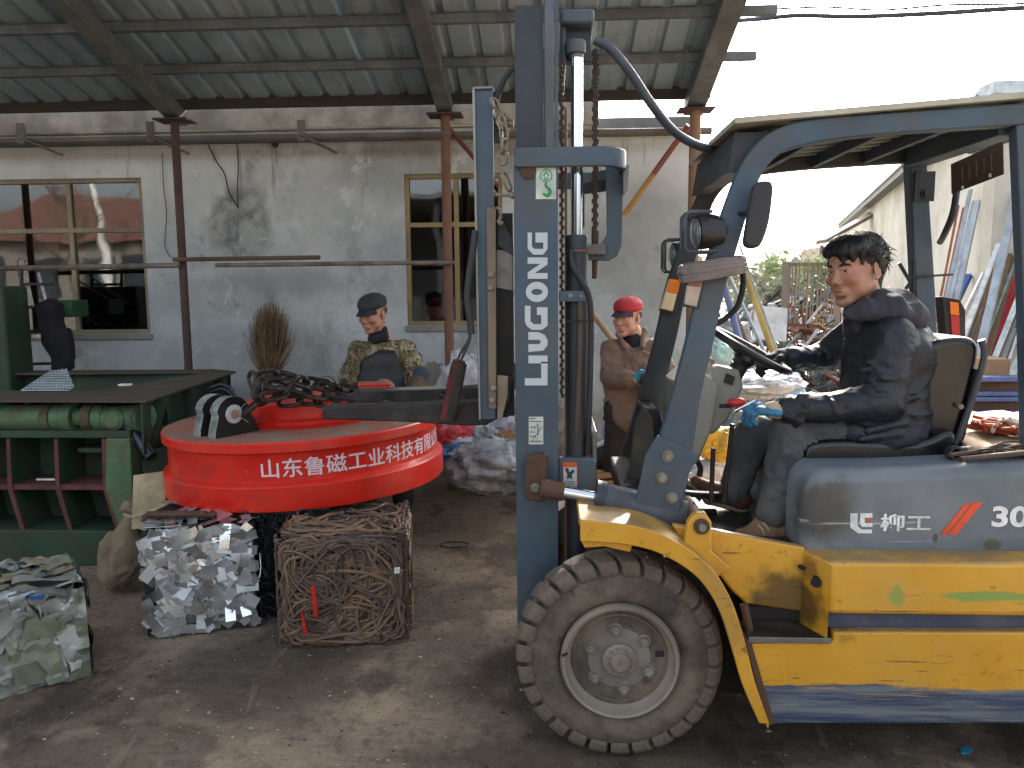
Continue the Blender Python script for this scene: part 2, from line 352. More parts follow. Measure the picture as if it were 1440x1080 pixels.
# ================================================================== CANOPY
PITCH = math.tan(R(15)); Z0 = P(430, 165, 6.2).z
def zr(y): return Z0 + PITCH*(6.2-y)
can = thing('canopy_roof', 'lean-to roof of grey corrugated steel sheets on steel rafters and rusty posts', 'roof', (0, 6.2, 0))
STL = M('rafter_grey', '#656a6c', .6, .2, dirt='#47453f', da=.5, dsc=2)
def roof_mat():
    q = NT('corrugated_sheet'); c = q.mix(q.ramp(q.noise(1.2, 6, .6), .3, .7), lin('#8397a2'), lin('#a3b3bd'))
    c = q.mix(q.math('MULTIPLY', q.ramp(q.noise(2, 8, .7, q.scaled((3, .5, 1))), .5, .7), .55), c, lin('#5e5c52'))
    c = q.mix(q.math('MULTIPLY', q.ramp(q.noise(1.1, 9, .75, q.scaled((2, .6, 1))), .62, .66), .7), c, lin('#54402f'))
    return q.out(c, .55, .35, q.bump(q.noise(20, 4), .1, .01))
RM = roof_mat()
XP = [P(245, 165, 6.2).x, P(626, 162, 6.2).x, P(978, 155, 6.2).x]
y0r, y1r = 6.32, 3.1
sheetw = .82; x = XP[2]+.10; k = 0
RAFH = .11; PUR = .06
while x > -7.5:
    xa = x - sheetw; prof = []; nr = 4; pw = sheetw/nr; xx = xa
    for i in range(nr):
        prof += [(xx, 0), (xx+pw*.66, 0), (xx+pw*.74, .028), (xx+pw*.92, .028)]; xx += pw
    prof.append((x+.015, .004)); m = MB(); n = len(prof); th2 = .0015 + .002*(k % 2)
    for yy in (y0r + rnd.uniform(-.02, .02), y1r):
        for px_, pz in prof: m.v.append((px_, yy, zr(yy)+RAFH+PUR+.004+pz+th2))
    m.f = [(i, i+1, n+i+1, n+i) for i in range(n-1)]
    o = m.build('roof_sheet', RM, can, smooth=0); so_ = o.modifiers.new('thick', 'SOLIDIFY'); so_.thickness = .0012
    x -= sheetw - .0; k += 1
yy = 6.27; k = 0
while yy > y1r-.1:
    m = MB().box(-7.5, XP[2]+(.33 if k in (1, 2) else .12), yy-.025, yy+.025, zr(yy)+RAFH+.002, zr(yy)+RAFH+PUR+(.024 if k == 0 else 0)); m.build('purlin', STL if k else M('purlin_dark', '#35332f', .8, dirt='#3d2c24', da=.6), can, smooth=0, bevel=.004); yy -= .5; k += 1
for i, x in enumerate(XP + [XP[0]-2.1, XP[0]-4.2]):
    w_ = .058 if i != 2 else .072
    v = []; 
    m = MB(); yA, yB = 6.3, y1r
    m.v = [(x-w_, yA, zr(yA)), (x+w_, yA, zr(yA)), (x+w_, yB, zr(yB)), (x-w_, yB, zr(yB)), (x-w_, yA, zr(yA)+RAFH), (x+w_, yA, zr(yA)+RAFH), (x+w_, yB, zr(yB)+RAFH), (x-w_, yB, zr(yB)+RAFH)]
    m.f = [(0,3,2,1),(4,5,6,7),(0,1,5,4),(1,2,6,5),(2,3,7,6),(3,0,4,7)]
    m.build('rafter', STL, can, smooth=0, bevel=.006)
RU = [M('post_dark_rust', '#4d3b34', .75, dirt='#2f2622', da=.6, chip='#7b6a5c', ca=.25), M('post_orange_rust', '#735343', .75, dirt='#51382b', da=.6, chip='#a08a74', ca=.3), M('post_tan_rust', '#86664c', .7, dirt='#5e4a3a')]
for i, (x, r_) in enumerate(zip(XP + [XP[0]-2.1], (.031, .036, .043, .03))):
    m = MB().cyl((x, 6.2, 0), (x, 6.2, zr(6.2)-.012), r_, n=18); o = m.build('post', RU[min(i, 2)], can, label=('dark rusty pipe post', 'orange rusty pipe post', 'tan rusty pipe post at the open end', None)[i])
    MB().box(x-.13, x+.13, 6.1, 6.3, zr(6.2)-.012, zr(6.2)-.001-.0).build('cap_plate', RU[0], o, smooth=0)
    if i == 1: MB().cyl((x, 6.2, zr(6.2)-.13), (x, 6.2, zr(6.2)-.16), r_+.008).build('collar', STL, o)
MB().cyl((XP[1]+.02, 6.2, P(633, 178, 6.2).z), P(700, 262, 6.5), .017).build('brace', M('red_rust', '#5f2d22', .7), can)
a, b = P(968, 176, 6.25), P(878, 302, 6.6); mid = a.lerp(b, .52)
MB().cyl(a, mid, .022).build('brace', M('brace_red', '#8a4a44', .6, dirt='#5a4035'), can); MB().cyl(mid, b, .022).build('brace', M('brace_yellow', '#b08a4e', .6, dirt='#7a4a30'), can, label='yellowed lower half of the brace')

# ================================================================== PIPES LYING ALONG THE WALL
R1 = M('old_tube_grey', '#7c7368', .7, .2, dirt='#4a3a2e', da=.8, dsc=4, chip='#8e5a3a', ca=.3); R2 = M('old_tube_brown', '#66503f', .8, dirt='#3b2f27', da=.7)
def rail(p, q_, Y, r_, mat, label, cat='tube'):
    MB().cyl(P(*p, Y), P(*q_, Y), r_, n=10).build('steel_tube', mat, label=label, cat=cat)
rail((-80, 379), (252, 373), 6.14, .021, R1, 'grey rust-spotted tube crossing in front of the wide window')
rail((244, 365), (450, 362), 6.12, .017, R2, 'short brown tube lying on top of the two stacked tubes')
rail((303, 373), (640, 369), 6.14, .017, R1, 'long grey tube running between the two rusty posts')
# hook and clips hanging by the tube
h = P(30, 372, 6.1); MB().tube([h+Vector(v) for v in ((-.03,0,-.1),(-.03,0,.03),(0,0,.05),(.03,0,.03),(.03,0,0))], .006).build('wire_hook', STL, label='bent wire hook hanging over the grey tube by the window', cat='hook')

# wires on the wall, hole
WR = M('black_wire', '#191817', .5, bump=0)
MB().tube(catmull([P(293, 204, 6.76), P(305, 228, 6.77), P(316, 245, 6.78), P(322, 270, 6.78), P(335, 292, 6.79)]), .006, 6).build('wall_wire', WR, label='slanting black wire end hanging from the eave to the dark patch', cat='wire')
MB().tube(catmull([P(333, 200, 6.76), P(335, 235, 6.77), P(334, 262, 6.78), P(335, 292, 6.79)]), .005, 6).build('wall_wire', WR, label='straight black wire end hanging from the eave to the dark patch', cat='wire')
MB().tube(catmull([P(228, 215, 6.76), P(230, 262, 6.77), P(234, 300, 6.78), P(232, 345, 6.78), P(240, 362, 6.78)]), .0035, 6).build('wall_wire', WR, label='thin wire running down the wall beside the first rusty post', cat='wire')
MB().cyl(P(387, 203, 6.79), P(387, 203, 6.84), .03).build('wall_hole', WR, label='round black hole at the top of the grey wall', cat='hole')

# ================================================================== LADDER RACK, COAT AND BOX BY THE WIDE WINDOW
LM = M('rack_steel', '#3c4146', .5, .5, dirt='#6a4a3a', da=.5)
lad = thing('metal_rack', 'tall dark steel rack with ladder rungs below the wide window', 'rack', tuple(G(60, 600)*0 + P(55, 500, 6.3)*1)[:2] + (0,))
Yl = 6.35
for px_ in (30, 78): MB().cyl(P(px_, 376, Yl), Vector((P(px_, 600, Yl).x, Yl, 0)), .014).build('upright', LM, lad)
for px_ in (24, 72): MB().cyl(P(px_, 430, Yl-.3), Vector((P(px_, 600, Yl-.3).x, Yl-.3, 0)), .013).build('upright', LM, lad)
for py in (400, 432, 466, 512, 560): MB().cyl(P(28, py, Yl), P(80, py-1, Yl), .012).build('rung', LM, lad)
for py in (431, 470): MB().box(P(20, py, Yl-.3).x, P(80, py, Yl).x, Yl-.32, Yl+.02, P(30, py+3, Yl-.3).z, P(30, py, Yl-.3).z).build('shelf', LM, lad, smooth=0)
wl = M('white_lath', '#c9ccce', .5)
for i, (a_, b_, lb) in enumerate((((28, 470), (20, 432), 'leftmost'), ((46, 430), (38, 392), 'middle'), ((66, 428), (54, 384), 'rightmost'))):
    MB().beam(P(*a_, 6.25), P(*b_, 6.5), .02, .012).build('white_lath', wl, smooth=0, label=lb+' of three thin white laths leaning in the dark rack', cat='lath')
MB().box(P(80, 440, 6.5).x, P(106, 440, 6.5).x, 6.45, 6.7, P(90, 446, 6.5).z, P(90, 422, 6.5).z).build('green_box', M('box_green', '#33583c', .6, dirt='#2c4a32'), bevel=.01, label='small green box on the sill of the wide window', cat='box')
for o in (): pass

# ================================================================== OVERHEAD CABLES
cb = M('cable_black', '#3a3a44', .6, bump=0)
MB().tube(catmull([P(985, 32, 6.3), P(1065, 27, 5.9), P(1120, 22, 5.8), P(1210, 23, 5.7), P(1330, 18, 5.6), P(1440, 11, 5.5), P(1700, 0, 5)]), .016, 8).build('power_cable', cb, label='thick bundled dark cable crossing the sky at top right', cat='cable')
MB().tube(catmull([P(985, 14, 6.3), P(1074, 13, 5.9), P(1160, 10, 5.8), P(1240, 14, 5.7), P(1330, 7, 5.6), P(1440, 5, 5.5), P(1700, -8, 5)]), .007, 8).build('power_cable', cb, label='thin dark cable sagging just above the thick bundled cable', cat='cable')

# ================================================================== YARD BEHIND
WA, WB = Vector((P(1400, 560, 7.6).x, 7.6, 0)), Vector((P(1183, 420, 36).x, 36, 0))
WAx = P(1390, 400, 11.6); wd = (WB - Vector((WAx.x, 11.6, 0))).normalized(); WA = Vector((WAx.x, 11.6, 0))
wn_ = Vector((-wd.y, wd.x, 0));  wn_ = wn_ if wn_.x < 0 else -wn_
def Wp(px, py, off=0):
    if px > 1386: return P(px, py, 11.5)
    d = ray(px, py); o_ = WA + wn_*off; t = (o_ - CAM).dot(wn_) / d.dot(wn_); return CAM + d*t
HB = 4.15
wh = thing('white_warehouse', 'long whitewashed warehouse with a pale metal roof behind the forklift', 'building', tuple(WA))
WHM = M('whitewash', '#c4c3b8', .9, var=.08, sc=1, dirt='#8d897a', da=.5, dsc=.8, bump=.3, bsc=12)
m = MB(); t_ = .3
L_ = (WB-WA).length
def wbox(s0, s1, o0, o1, z0, z1, m=None):
    m = m or MB(); p = [WA+wd*a_-wn_*b_ for a_, b_ in ((s0,o0),(s1,o0),(s1,o1),(s0,o1))]
    return m.slab([(q_.x, q_.y) for q_ in p], z0, z1)
wbox(0, L_, 0, .3, -.1, HB).build('wall', WHM, wh, smooth=0)
MB().box(WA.x-.002, WA.x+12, 11.597, 11.9, -.1, HB-.003).build('front_wall', WHM, wh, smooth=0); MB().box(WA.x-.3, WA.x+12, 11.2, 11.58, HB-.06, HB+.10).build('fascia', M('fascia_pale', '#b9c6cf', .6), wh, smooth=0)
wbox(0, L_, -.25, .0-.003, HB-.12, HB+.02).build('eave', M('roof_dark_edge', '#5d6468', .7), wh, smooth=0)
m = MB(); a1, b1 = WA+wn_*.3, WB+wn_*.3; a2, b2 = WA-wn_*5, WB-wn_*5
m.add([(*a1.xy, HB+.03), (*b1.xy, HB+.03), (*b2.xy, HB+.35), (*a2.xy, HB+.35)], [(0,1,2,3)]); o = m.build('roof', M('pale_roof', '#c6ccd0', .5, .2), wh, smooth=0); o.modifiers.new('s', 'SOLIDIFY').thickness = .05
# leaning profiles (base on ground -> top against the warehouse wall)
PMs = {'silver': M('galvanised', '#a9b2b8', .4, .6, dirt='#7d7f80'), 'white': M('white_profile', '#d3d8d8', .5), 'red': M('red_profile', '#c0353c', .5, dirt='#8f3a35'), 'copper': M('copper_profile', '#a5603f', .5, .3), 'blue': M('blue_profile', '#2c62b8', .5),
       'brown': M('brown_profile', '#76604c', .8, dirt='#4d3e32'), 'green': M('greygreen_profile', '#8a9a92', .5, .3)}
LB = {'silver': 'galvanised steel profile leaning against the white warehouse wall', 'white': 'white painted profile leaning against the white warehouse wall', 'brown': 'rusty brown bar leaning among the steel profiles', 'green': 'grey green tube leaning among the steel profiles', 'copper': 'copper brown tube leaning behind the tail lamp'}
def lean(px0, py0, px1, py1, wpx, c, label=None):
    a = Vector((px0, py0)); b = Vector((px1, py1)); yb = 556 if px1 < 1386 else 574
    if py0 < yb: a = a + (a-b)*((yb-py0)/(py0-py1)); 
    base = G(a.x, yb); top = Wp(b.x, b.y, .06)
    s_ = wpx*(base.y+top.y)/2/FPX
    MB().beam(base+Vector((0,0,.02)), top, s_, s_*.6).build('metal_profile', PMs[c], smooth=0, label=label or LB[c], cat='metal profile', group='metal profiles leaning against the warehouse')
lean(1325, 407, 1348, 289, 3, 'copper', 'thin copper brown tube leaning leftmost against the warehouse'); lean(1330, 411, 1355, 292, 3, 'copper', 'second copper brown tube leaning left of the silver ones')
lean(1333, 411, 1365, 267, 5, 'silver'); lean(1339, 411, 1370, 283, 5, 'silver'); lean(1347, 415, 1375, 282, 7, 'silver')
lean(1347, 417, 1361, 387, 11, 'blue', 'short bright blue profile leaning above the tail lamp')
lean(1356, 442, 1384, 384, 8, 'white'); lean(1362, 455, 1388, 392, 3, 'green'); lean(1384, 470, 1431, 268, 10, 'silver', 'longest pale steel profile rising highest against the warehouse wall')
lean(1375, 465, 1398, 360, 4, 'brown'); lean(1396, 440, 1421, 357, 5, 'brown'); lean(1406, 440, 1428, 360, 7, 'brown')
lean(1374, 514, 1436, 374, 6, 'red', 'red profile leaning left of its red twin'); lean(1382, 518, 1444, 378, 6, 'red', 'red profile leaning right of its red twin')
lean(1390, 518, 1432, 420, 11, 'silver'); lean(1404, 500, 1440, 410, 7, 'green'); lean(1410, 520, 1446, 440, 6, 'silver'); lean(1422, 530, 1450, 470, 9, 'white'); lean(1400, 490, 1426, 425, 4, 'brown'); lean(1412, 505, 1442, 450, 5, 'silver')
rr = random.Random(11)
for i in range(26):
    x = rr.uniform(1345, 1475); y = rr.uniform(480, 515); ln = rr.uniform(50, 150); lean(x, y, x+ln*.36+rr.uniform(-4, 5), y-ln, rr.uniform(3, 7), rr.choice(('silver', 'silver', 'white', 'green', 'brown')))
ORD = 'leftmost second third fourth fifth sixth seventh eighth ninth tenth eleventh twelfth thirteenth fourteenth fifteenth sixteenth seventeenth eighteenth nineteenth twentieth'.split()
for c_, ds in (('silver', 'galvanised steel profiles'), ('white', 'white painted profiles'), ('brown', 'rusty brown bars'), ('green', 'grey green tubes')):
    L_o = sorted([o for o in bpy.data.objects if o.get('label') == LB[c_]], key=lambda o: o.data.vertices[0].co.x/o.data.vertices[0].co.y)
    for i, o in enumerate(L_o): o['label'] = ORD[i]+(' from the left' if i else '')+' of the '+ds+' leaning on the white warehouse'
# steel H beams and boxes
BM = M('blue_steel', '#5f6f9c', .5, .2, dirt='#6a4c40', da=.7); BR = M('rusty_web', '#6a4a3c', .8, dirt='#3e2e28')
def hbeam(px0, px1, pyt, pyb, Y, label):
    a, b = P(px0, pyt, Y), P(px1, pyt, Y); zb = P(px0, pyb, Y).z; x0, x1 = a.x, b.x; zt_ = a.z
    t = thing('steel_beam', label, 'steel beam', (x0, Y, max(0, zb)), 'steel beams stacked on the yard')
    MB().box(x0, x1, Y-.12, Y+.12, zt_-.055, zt_).build('flange', BM, t, smooth=0, bevel=.004); MB().box(x0, x1, Y-.12, Y+.12, zb, zb+.05).build('flange', BM, t, smooth=0, bevel=.004)
    MB().box(x0, x1, Y-.015, Y+.015, zb+.051, zt_-.056).build('web', BR, t, smooth=0)
Yb = G(1400, 583).y
hbeam(1338, 1560, 529, 555, Yb, 'blue flanged steel beam, the upper one of the stack'); hbeam(1330, 1560, 556.5, 582, Yb, 'blue flanged steel beam, the lower one lying on the ground')
c = P(1384, 516, Yb+.5); MB().box(c.x-.16, c.x+.16, Yb+.2, Yb+.7, 0, P(1384, 505, Yb+.2).z).build('cardboard_box', M('cardboard', '#a08060', .85, dirt='#6f5844'), smooth=0, bevel=.01, label='brown cardboard box standing behind the upper steel beam', cat='box')
# barred gate
gt = thing('barred_gate', 'rusty steel gate of vertical bars standing in the yard', 'gate', (P(1138, 400, 9).x, 9, 0))
GR = M('gate_rust', '#8f8578', .75, dirt='#6a5442', da=.6, chip='#a9a9a5', ca=.3)
gx0, gx1 = P(1104, 400, 9).x, P(1178, 400, 9).x; gz = P(1130, 368, 9).z
for x in (gx0, gx1): MB().box(x-.03, x+.03, 8.97, 9.03, 0, gz).build('gate_post', GR, gt, smooth=0)
for z in (gz-.03, gz*.62, gz*.3, .12): MB().box(gx0+.031, gx1-.031, 8.98, 9.02, z-.02, z+.02).build('rail', GR, gt, smooth=0)
nb = 15
for i in range(1, nb): x = gx0 + (gx1-gx0)*i/nb; MB().cyl((x, 8.965, .03), (x+rr.uniform(-.01, .01), 8.965, gz-.01), .007 if i % 3 else .012, n=8).build('bar', GR, gt)
# leaning poles
def pole(a, b, Ya, Yb_, r_, mat, label, nm='leaning_pole'):
    A2, B2 = P(*a, Ya), P(*b, Yb_); d_ = (A2-B2); 
    A3 = A2 + d_*(A2.z/max(.01, (B2.z-A2.z))); MB().cyl(A3+Vector((0,0,.01)), B2, r_).build(nm, mat, label=label, cat='pole')
pole((1088, 480), (1040, 345), 7.0, 7.4, .009, PMs['green'], 'thin dark steel rod leaning beside the yellow pole'); pole((1084, 485), (1044, 372), 7.2, 7.6, .032, M('bamboo', '#b99d5c', .6, dirt='#6e5a38'), 'thick yellow bamboo pole leaning behind the steering wheel')
pole((1075, 495), (1024, 385), 6.8, 7.2, .014, PMs['silver'], 'pale blue steel tube leaning left of the bamboo pole'); pole((1040, 480), (1018, 400), 6.6, 6.9, .03, BM, 'blue grey steel channel leaning near the far pillar'); pole((1052, 485), (1022, 415), 6.7, 7.0, .02, PMs['brown'], 'brown wooden pole leaning near the far pillar')

# scrap heap: mass of plates, tubes, wire and boxes
def heap(name, mat, n, cx, cy, rx, ry, hz, smin, smax, seed, label, thin=.15):
    r_ = random.Random(seed); m = MB()
    for _ in range(n):
        a_ = r_.random()*6.283; q_ = math.sqrt(r_.random()); x = cx+rx*q_*math.cos(a_); y = cy+ry*q_*math.sin(a_); z = hz*(1-q_*q_)*r_.uniform(.55, 1.05) + .02
        s_ = r_.uniform(smin, smax); rot = Euler((r_.gauss(0, .6), r_.gauss(0, .6), r_.random()*6.28)).to_matrix()
        t = r_.random()
        if t < .45: m.obox((x, y, z), (s_, s_*r_.uniform(.3, .9), s_*thin), rot)
        elif t < .75: m.obox((x, y, z), (s_*2.6, s_*.13, s_*.1), rot)
        else: d_ = rot @ Vector((s_*1.6, 0, 0)); m.cyl(Vector((x, y, z))-d_, Vector((x, y, z))+d_, s_*.07, n=6)
    return m.build(name, mat, smooth=0, kind='stuff', label=label, cat='scrap')
HM = [('pale', '#b8bcbc', .6, 0), ('dark', '#3a3836', .7, .2), ('rust', '#7a5238', .8, .2), ('bluegrey', '#64798a', .5, .4), ('wood', '#a98a62', .8, 0), ('green', '#4f7a68', .6, 0), ('red', '#86483e', .7, 0)]
for i, (nm, c_, rg_, mt_) in enumerate(HM):
    mm = M('scrap_'+nm, c_, rg_, mt_, bump=0); n = 210 if i < 4 else 70
    heap('scrap_heap', mm, n, 2.75, 8.9, 1.6, 1.3, 1.1, .06, .24, 30+i, {'pale': 'pale sheet and plastic scrap', 'dark': 'dark metal scrap', 'rust': 'rusty metal scrap', 'bluegrey': 'blue grey steel scrap', 'wood': 'broken wood', 'green': 'green scrap pieces', 'red': 'red scrap pieces'}[nm]+' spread through the heap beyond the steering wheel')
    heap('scrap_heap', mm, n//2, 6.0, 17, 3.6, 2.2, 1.5, .1, .5, 50+i, {'pale': 'pale plastic scrap', 'dark': 'dark scrap iron', 'rust': 'rusty scrap iron', 'bluegrey': 'blue grey scrap', 'wood': 'timber scrap', 'green': 'green scrap', 'red': 'red scrap'}[nm]+' in the farther heap behind the barred gate')
c = G(1100, 520); 
m = MB(); A_ = P(1078, 522, 5.6)
m.obox(P(1098, 540, 5.6), (.34, .02, .26), Euler((R(-50), R(8), R(12))).to_matrix()); m.build('pale_board', M('pale_blue_sheet', '#a9c3dc', .5, bump=0), smooth=0, label='pale blue sheet resting among the scrap by the driver arm', cat='sheet')

# trees
def leaf_mat(name, a, b):
    q = NT(name); return q.out(q.mix(q.ramp(q.noise(2.2, 4), .35, .65), lin(a), lin(b)), .7, 0)
def tree(cx, cy, h, r_, n, ls, mat, label, seed, nm='tree'):
    r2 = random.Random(seed); t = thing(nm, label, 'tree', (cx, cy, 0)); bk = M('bark', '#6b5c4c', .9)
    tr = MB(); tr.tube([(cx, cy, 0), (cx+.05, cy, h*.35), (cx-.04, cy, h*.6), (cx, cy, h*.85)], [h*.03, h*.022, h*.014, h*.004], 8)
    tips = []
    for i in range(14):
        z = h*r2.uniform(.3, .8); a_ = r2.random()*6.28; l = r_*r2.uniform(.5, .95); e = Vector((cx+l*math.cos(a_), cy+l*math.sin(a_), z+l*r2.uniform(.3, .8))); tips.append(e)
        tr.tube([(cx, cy, z), (Vector((cx, cy, z))+e)/2+Vector((0,0,.1)), e], [h*.012, h*.007, h*.003], 5)
    tr.build('trunk', bk, t); cr = MB()
    for _ in range(n):
        e = r2.choice(tips); d_ = Vector((r2.gauss(0, 1), r2.gauss(0, 1), r2.gauss(0, .8))) * r_*.24; p_ = e+d_; s_ = ls*r2.uniform(.6, 1.3)
        rot = Euler((r2.random()*6.28, r2.random()*6.28, 0)).to_matrix(); cr.add([p_+rot@Vector(v) for v in ((-s_,0,0),(0,-s_*.5,0),(s_,0,0),(0,s_*.5,0))], [(0,1,2,3)])
    cr.build('crown', mat, t, smooth=0)
LF1 = leaf_mat('leaf_hazed_yellowgreen', '#9aa97c', '#bfc6a2'); LF2 = leaf_mat('leaf_hazed_grey', '#878d78', '#a6a893'); LF3 = leaf_mat('leaf_dark', '#3e5a38', '#5f7a4c')  # leaf colours paled to stand in for haze and sun glare
tp = P(1118, 400, 22); tree(tp.x, 22, P(1110, 340, 22).z*.86, .8, 2600, .09, LF1, 'yellow green leafy tree behind the barred gate', 3)
tp = P(1082, 400, 20); tree(tp.x, 20, P(1080, 372, 20).z*.82, .7, 1800, .09, LF2, 'grey green bushy tree left of the yellow green one', 4)
tp = P(1060, 400, 24); tree(tp.x, 24, P(1060, 392, 24).z*.8, .7, 1200, .09, LF2, 'low grey bush beyond the bamboo pole', 5)
for i in range(7):
    x = -2 + i*5.2 + rr.uniform(-1, 1); tree(x+6, 48+rr.uniform(-4, 4), rr.uniform(2.2, 3.0), 1.6, 700, .28, LF2, 'hazy far tree at the end of the yard, number of them in a row', 70+i, 'far_tree')
ORD = 'leftmost second third fourth fifth sixth seventh eighth ninth tenth eleventh twelfth thirteenth fourteenth fifteenth sixteenth seventeenth eighteenth nineteenth twentieth'.split()
for i, o in enumerate(sorted([o for o in bpy.data.objects if o.name.startswith('far_tree')], key=lambda o: o.location.x)): o['label'] = ORD[i]+(' from the left' if i else '')+' of the hazy trees in the far row across the yard'; o['group'] = 'far row of trees'
# brown roofed shed behind the driver's head
hc = P(1165, 400, 26); shd = thing('brown_roofed_shed', 'small shed with a sloping brown roof behind the driver head', 'shed', (hc.x, 26, 0))
zr_ = P(1165, 345, 26).z; MB().box(hc.x+.05, hc.x+1.8, 26, 29, 0, zr_).build('wall', M('shed_wall', '#b8b2a6', .9), shd, smooth=0)
m = MB(); m.prism([(hc.x-.25, zr_+.05), (hc.x+2, zr_+1.3), (hc.x+2, zr_+1.4), (hc.x-.25, zr_+.17)], 25.6, 26.6); m.build('roof', M('shed_roof', '#7a6660', .9), shd, smooth=0)
MB().cyl((hc.x-.35, 25.7, 0), (hc.x-.35, 25.7, zr_), .06).build('post', M('shed_post', '#7b7468', .9), shd)

# house and bare trees across the yard behind the camera: the window panes mirror them
ho = thing('brown_roofed_house', 'two storey house with brown roof mirrored in the wide window', 'house', (-15.5, -14, 0))
MB().box(-21, -13.8, -19, -14, 0, 3.4).build('wall', M('house_wall', '#77736a', .9, dirt='#55524a'), ho, smooth=0)
m = MB(); m.add([(-21.5, -13.5, 3.3), (-13.4, -13.5, 3.3), (-14.8, -16.5, 5.2), (-19.5, -16.5, 5.2), (-21.5, -19.5, 3.3), (-13.4, -19.5, 3.3)], [(0,1,2,3), (4,5,2,3)[::-1], (1,5,2), (0,3,4)]); m.build('roof', M('house_roof', '#6b4a42', .8), ho, smooth=0)
for x in (-20, -18, -16, -14.6): MB().box(x-.5, x+.5, -13.99, -13.9, 1.4, 2.8).build('window', M('far_glass', '#30363a', .2), ho, smooth=0)
MB().cyl((-12.7, -9, 0), (-13.4, -9, 7.5), .09).build('white_pole', M('white_pole', '#d5d5d0', .5), label='slanting white pole mirrored in the wide window', cat='pole')
sd2 = thing('added_dark_shed', 'unseen dark open fronted shed added to darken the mirrored view in the panes', 'shed', (-6, -12, 0)); SHD = M('shed_dark', '#2f3133', .9)  # added out of view so the right panes mirror something dark
MB().box(-12.9, -.5, -17, -16.8, 0, 4.4).box(-12.9, -12.7, -16.8, -12, 0, 4.4).build('wall', SHD, sd2, smooth=0); MB().box(-13.2, -.2, -17.2, -11.6, 4.4, 4.55).build('roof', M('shed_roof_grey', '#4c5153', .7), sd2, smooth=0)
for x in (-12.6, -9.6, -6.6, -3.6, -.7): MB().box(x-.08, x+.08, -12.1, -11.9, 0, 4.399).build('post', SHD, sd2, smooth=0)
MB().box(-11.5, -2, -16, -15.2, 0, 1.3).build('bench', SHD, sd2, smooth=0)
def bare(cx, cy, h, seed, label):
    r2 = random.Random(seed); m = MB()
    def br(p, d, l, r_, k):
        e = p + d*l; m.tube([p, (p+e)/2+Vector((r2.gauss(0,.04), r2.gauss(0,.04), 0))*l, e], [r_, r_*.8, r_*.55], 5)
        if k:
            for _ in range(3 if k > 1 else 4): br(e if r2.random() < .6 else (p+e)/2, (d+Vector((r2.gauss(0,.5), r2.gauss(0,.5), r2.uniform(0,.4)))).normalized(), l*.68, r_*.55, k-1)
    br(Vector((cx, cy, 0)), Vector((0,0,1)), h*.3, h*.018, 5); t = thing('bare_tree', label, 'tree', (cx, cy, 0)); m.build('branches', M('bark', '#6b5c4c', .9), t)
bare(-12.2, -6.5, 7, 1, 'bare winter tree mirrored left in the wide window'); bare(-9.8, -7.5, 6, 2, 'smaller bare winter tree mirrored right in the wide window')
# ================================================================== FORKLIFT
wc = P(872, 925, 2.55); WX, WR = wc.x, .352
fk = thing('forklift', 'grey blue and yellow forklift truck with a driver, tall mast and dusty front tyre', 'forklift', (WX, 3.1, 0))
BLUE = M('forklift_blue', '#3f5261', .5, .1, var=.16, sc=4, dirt='#5d5a52', da=.55, dsc=3, chip='#2e3237', ca=.16, csc=16, bump=.15)
BLUED = M('mast_dark_blue', '#31373e', .5, .2, var=.2, sc=3, dirt='#4b4743', da=.6, dsc=2.5, chip='#62412f', ca=.12, csc=7)
STEEL = M('bare_steel', '#7c7b78', .45, .7, dirt='#54504a', da=.7); BLK = M('black_steel', '#1e1e1f', .6, .2, dirt='#4e473e', da=.45, dsc=4)
CHR = M('chrome', '#d6dbe0', .12, 1, var=.03, bump=0); RB = M('rubber_hose', '#23252a', .5, bump=.1); RUST = M('rust_brown', '#5b4334', .8, .1, dirt='#3a2f29', da=.6)
BOLT = M('bolt_grey', '#8d887e', .55, .5, dirt='#5f564a', da=.6, dsc=20)
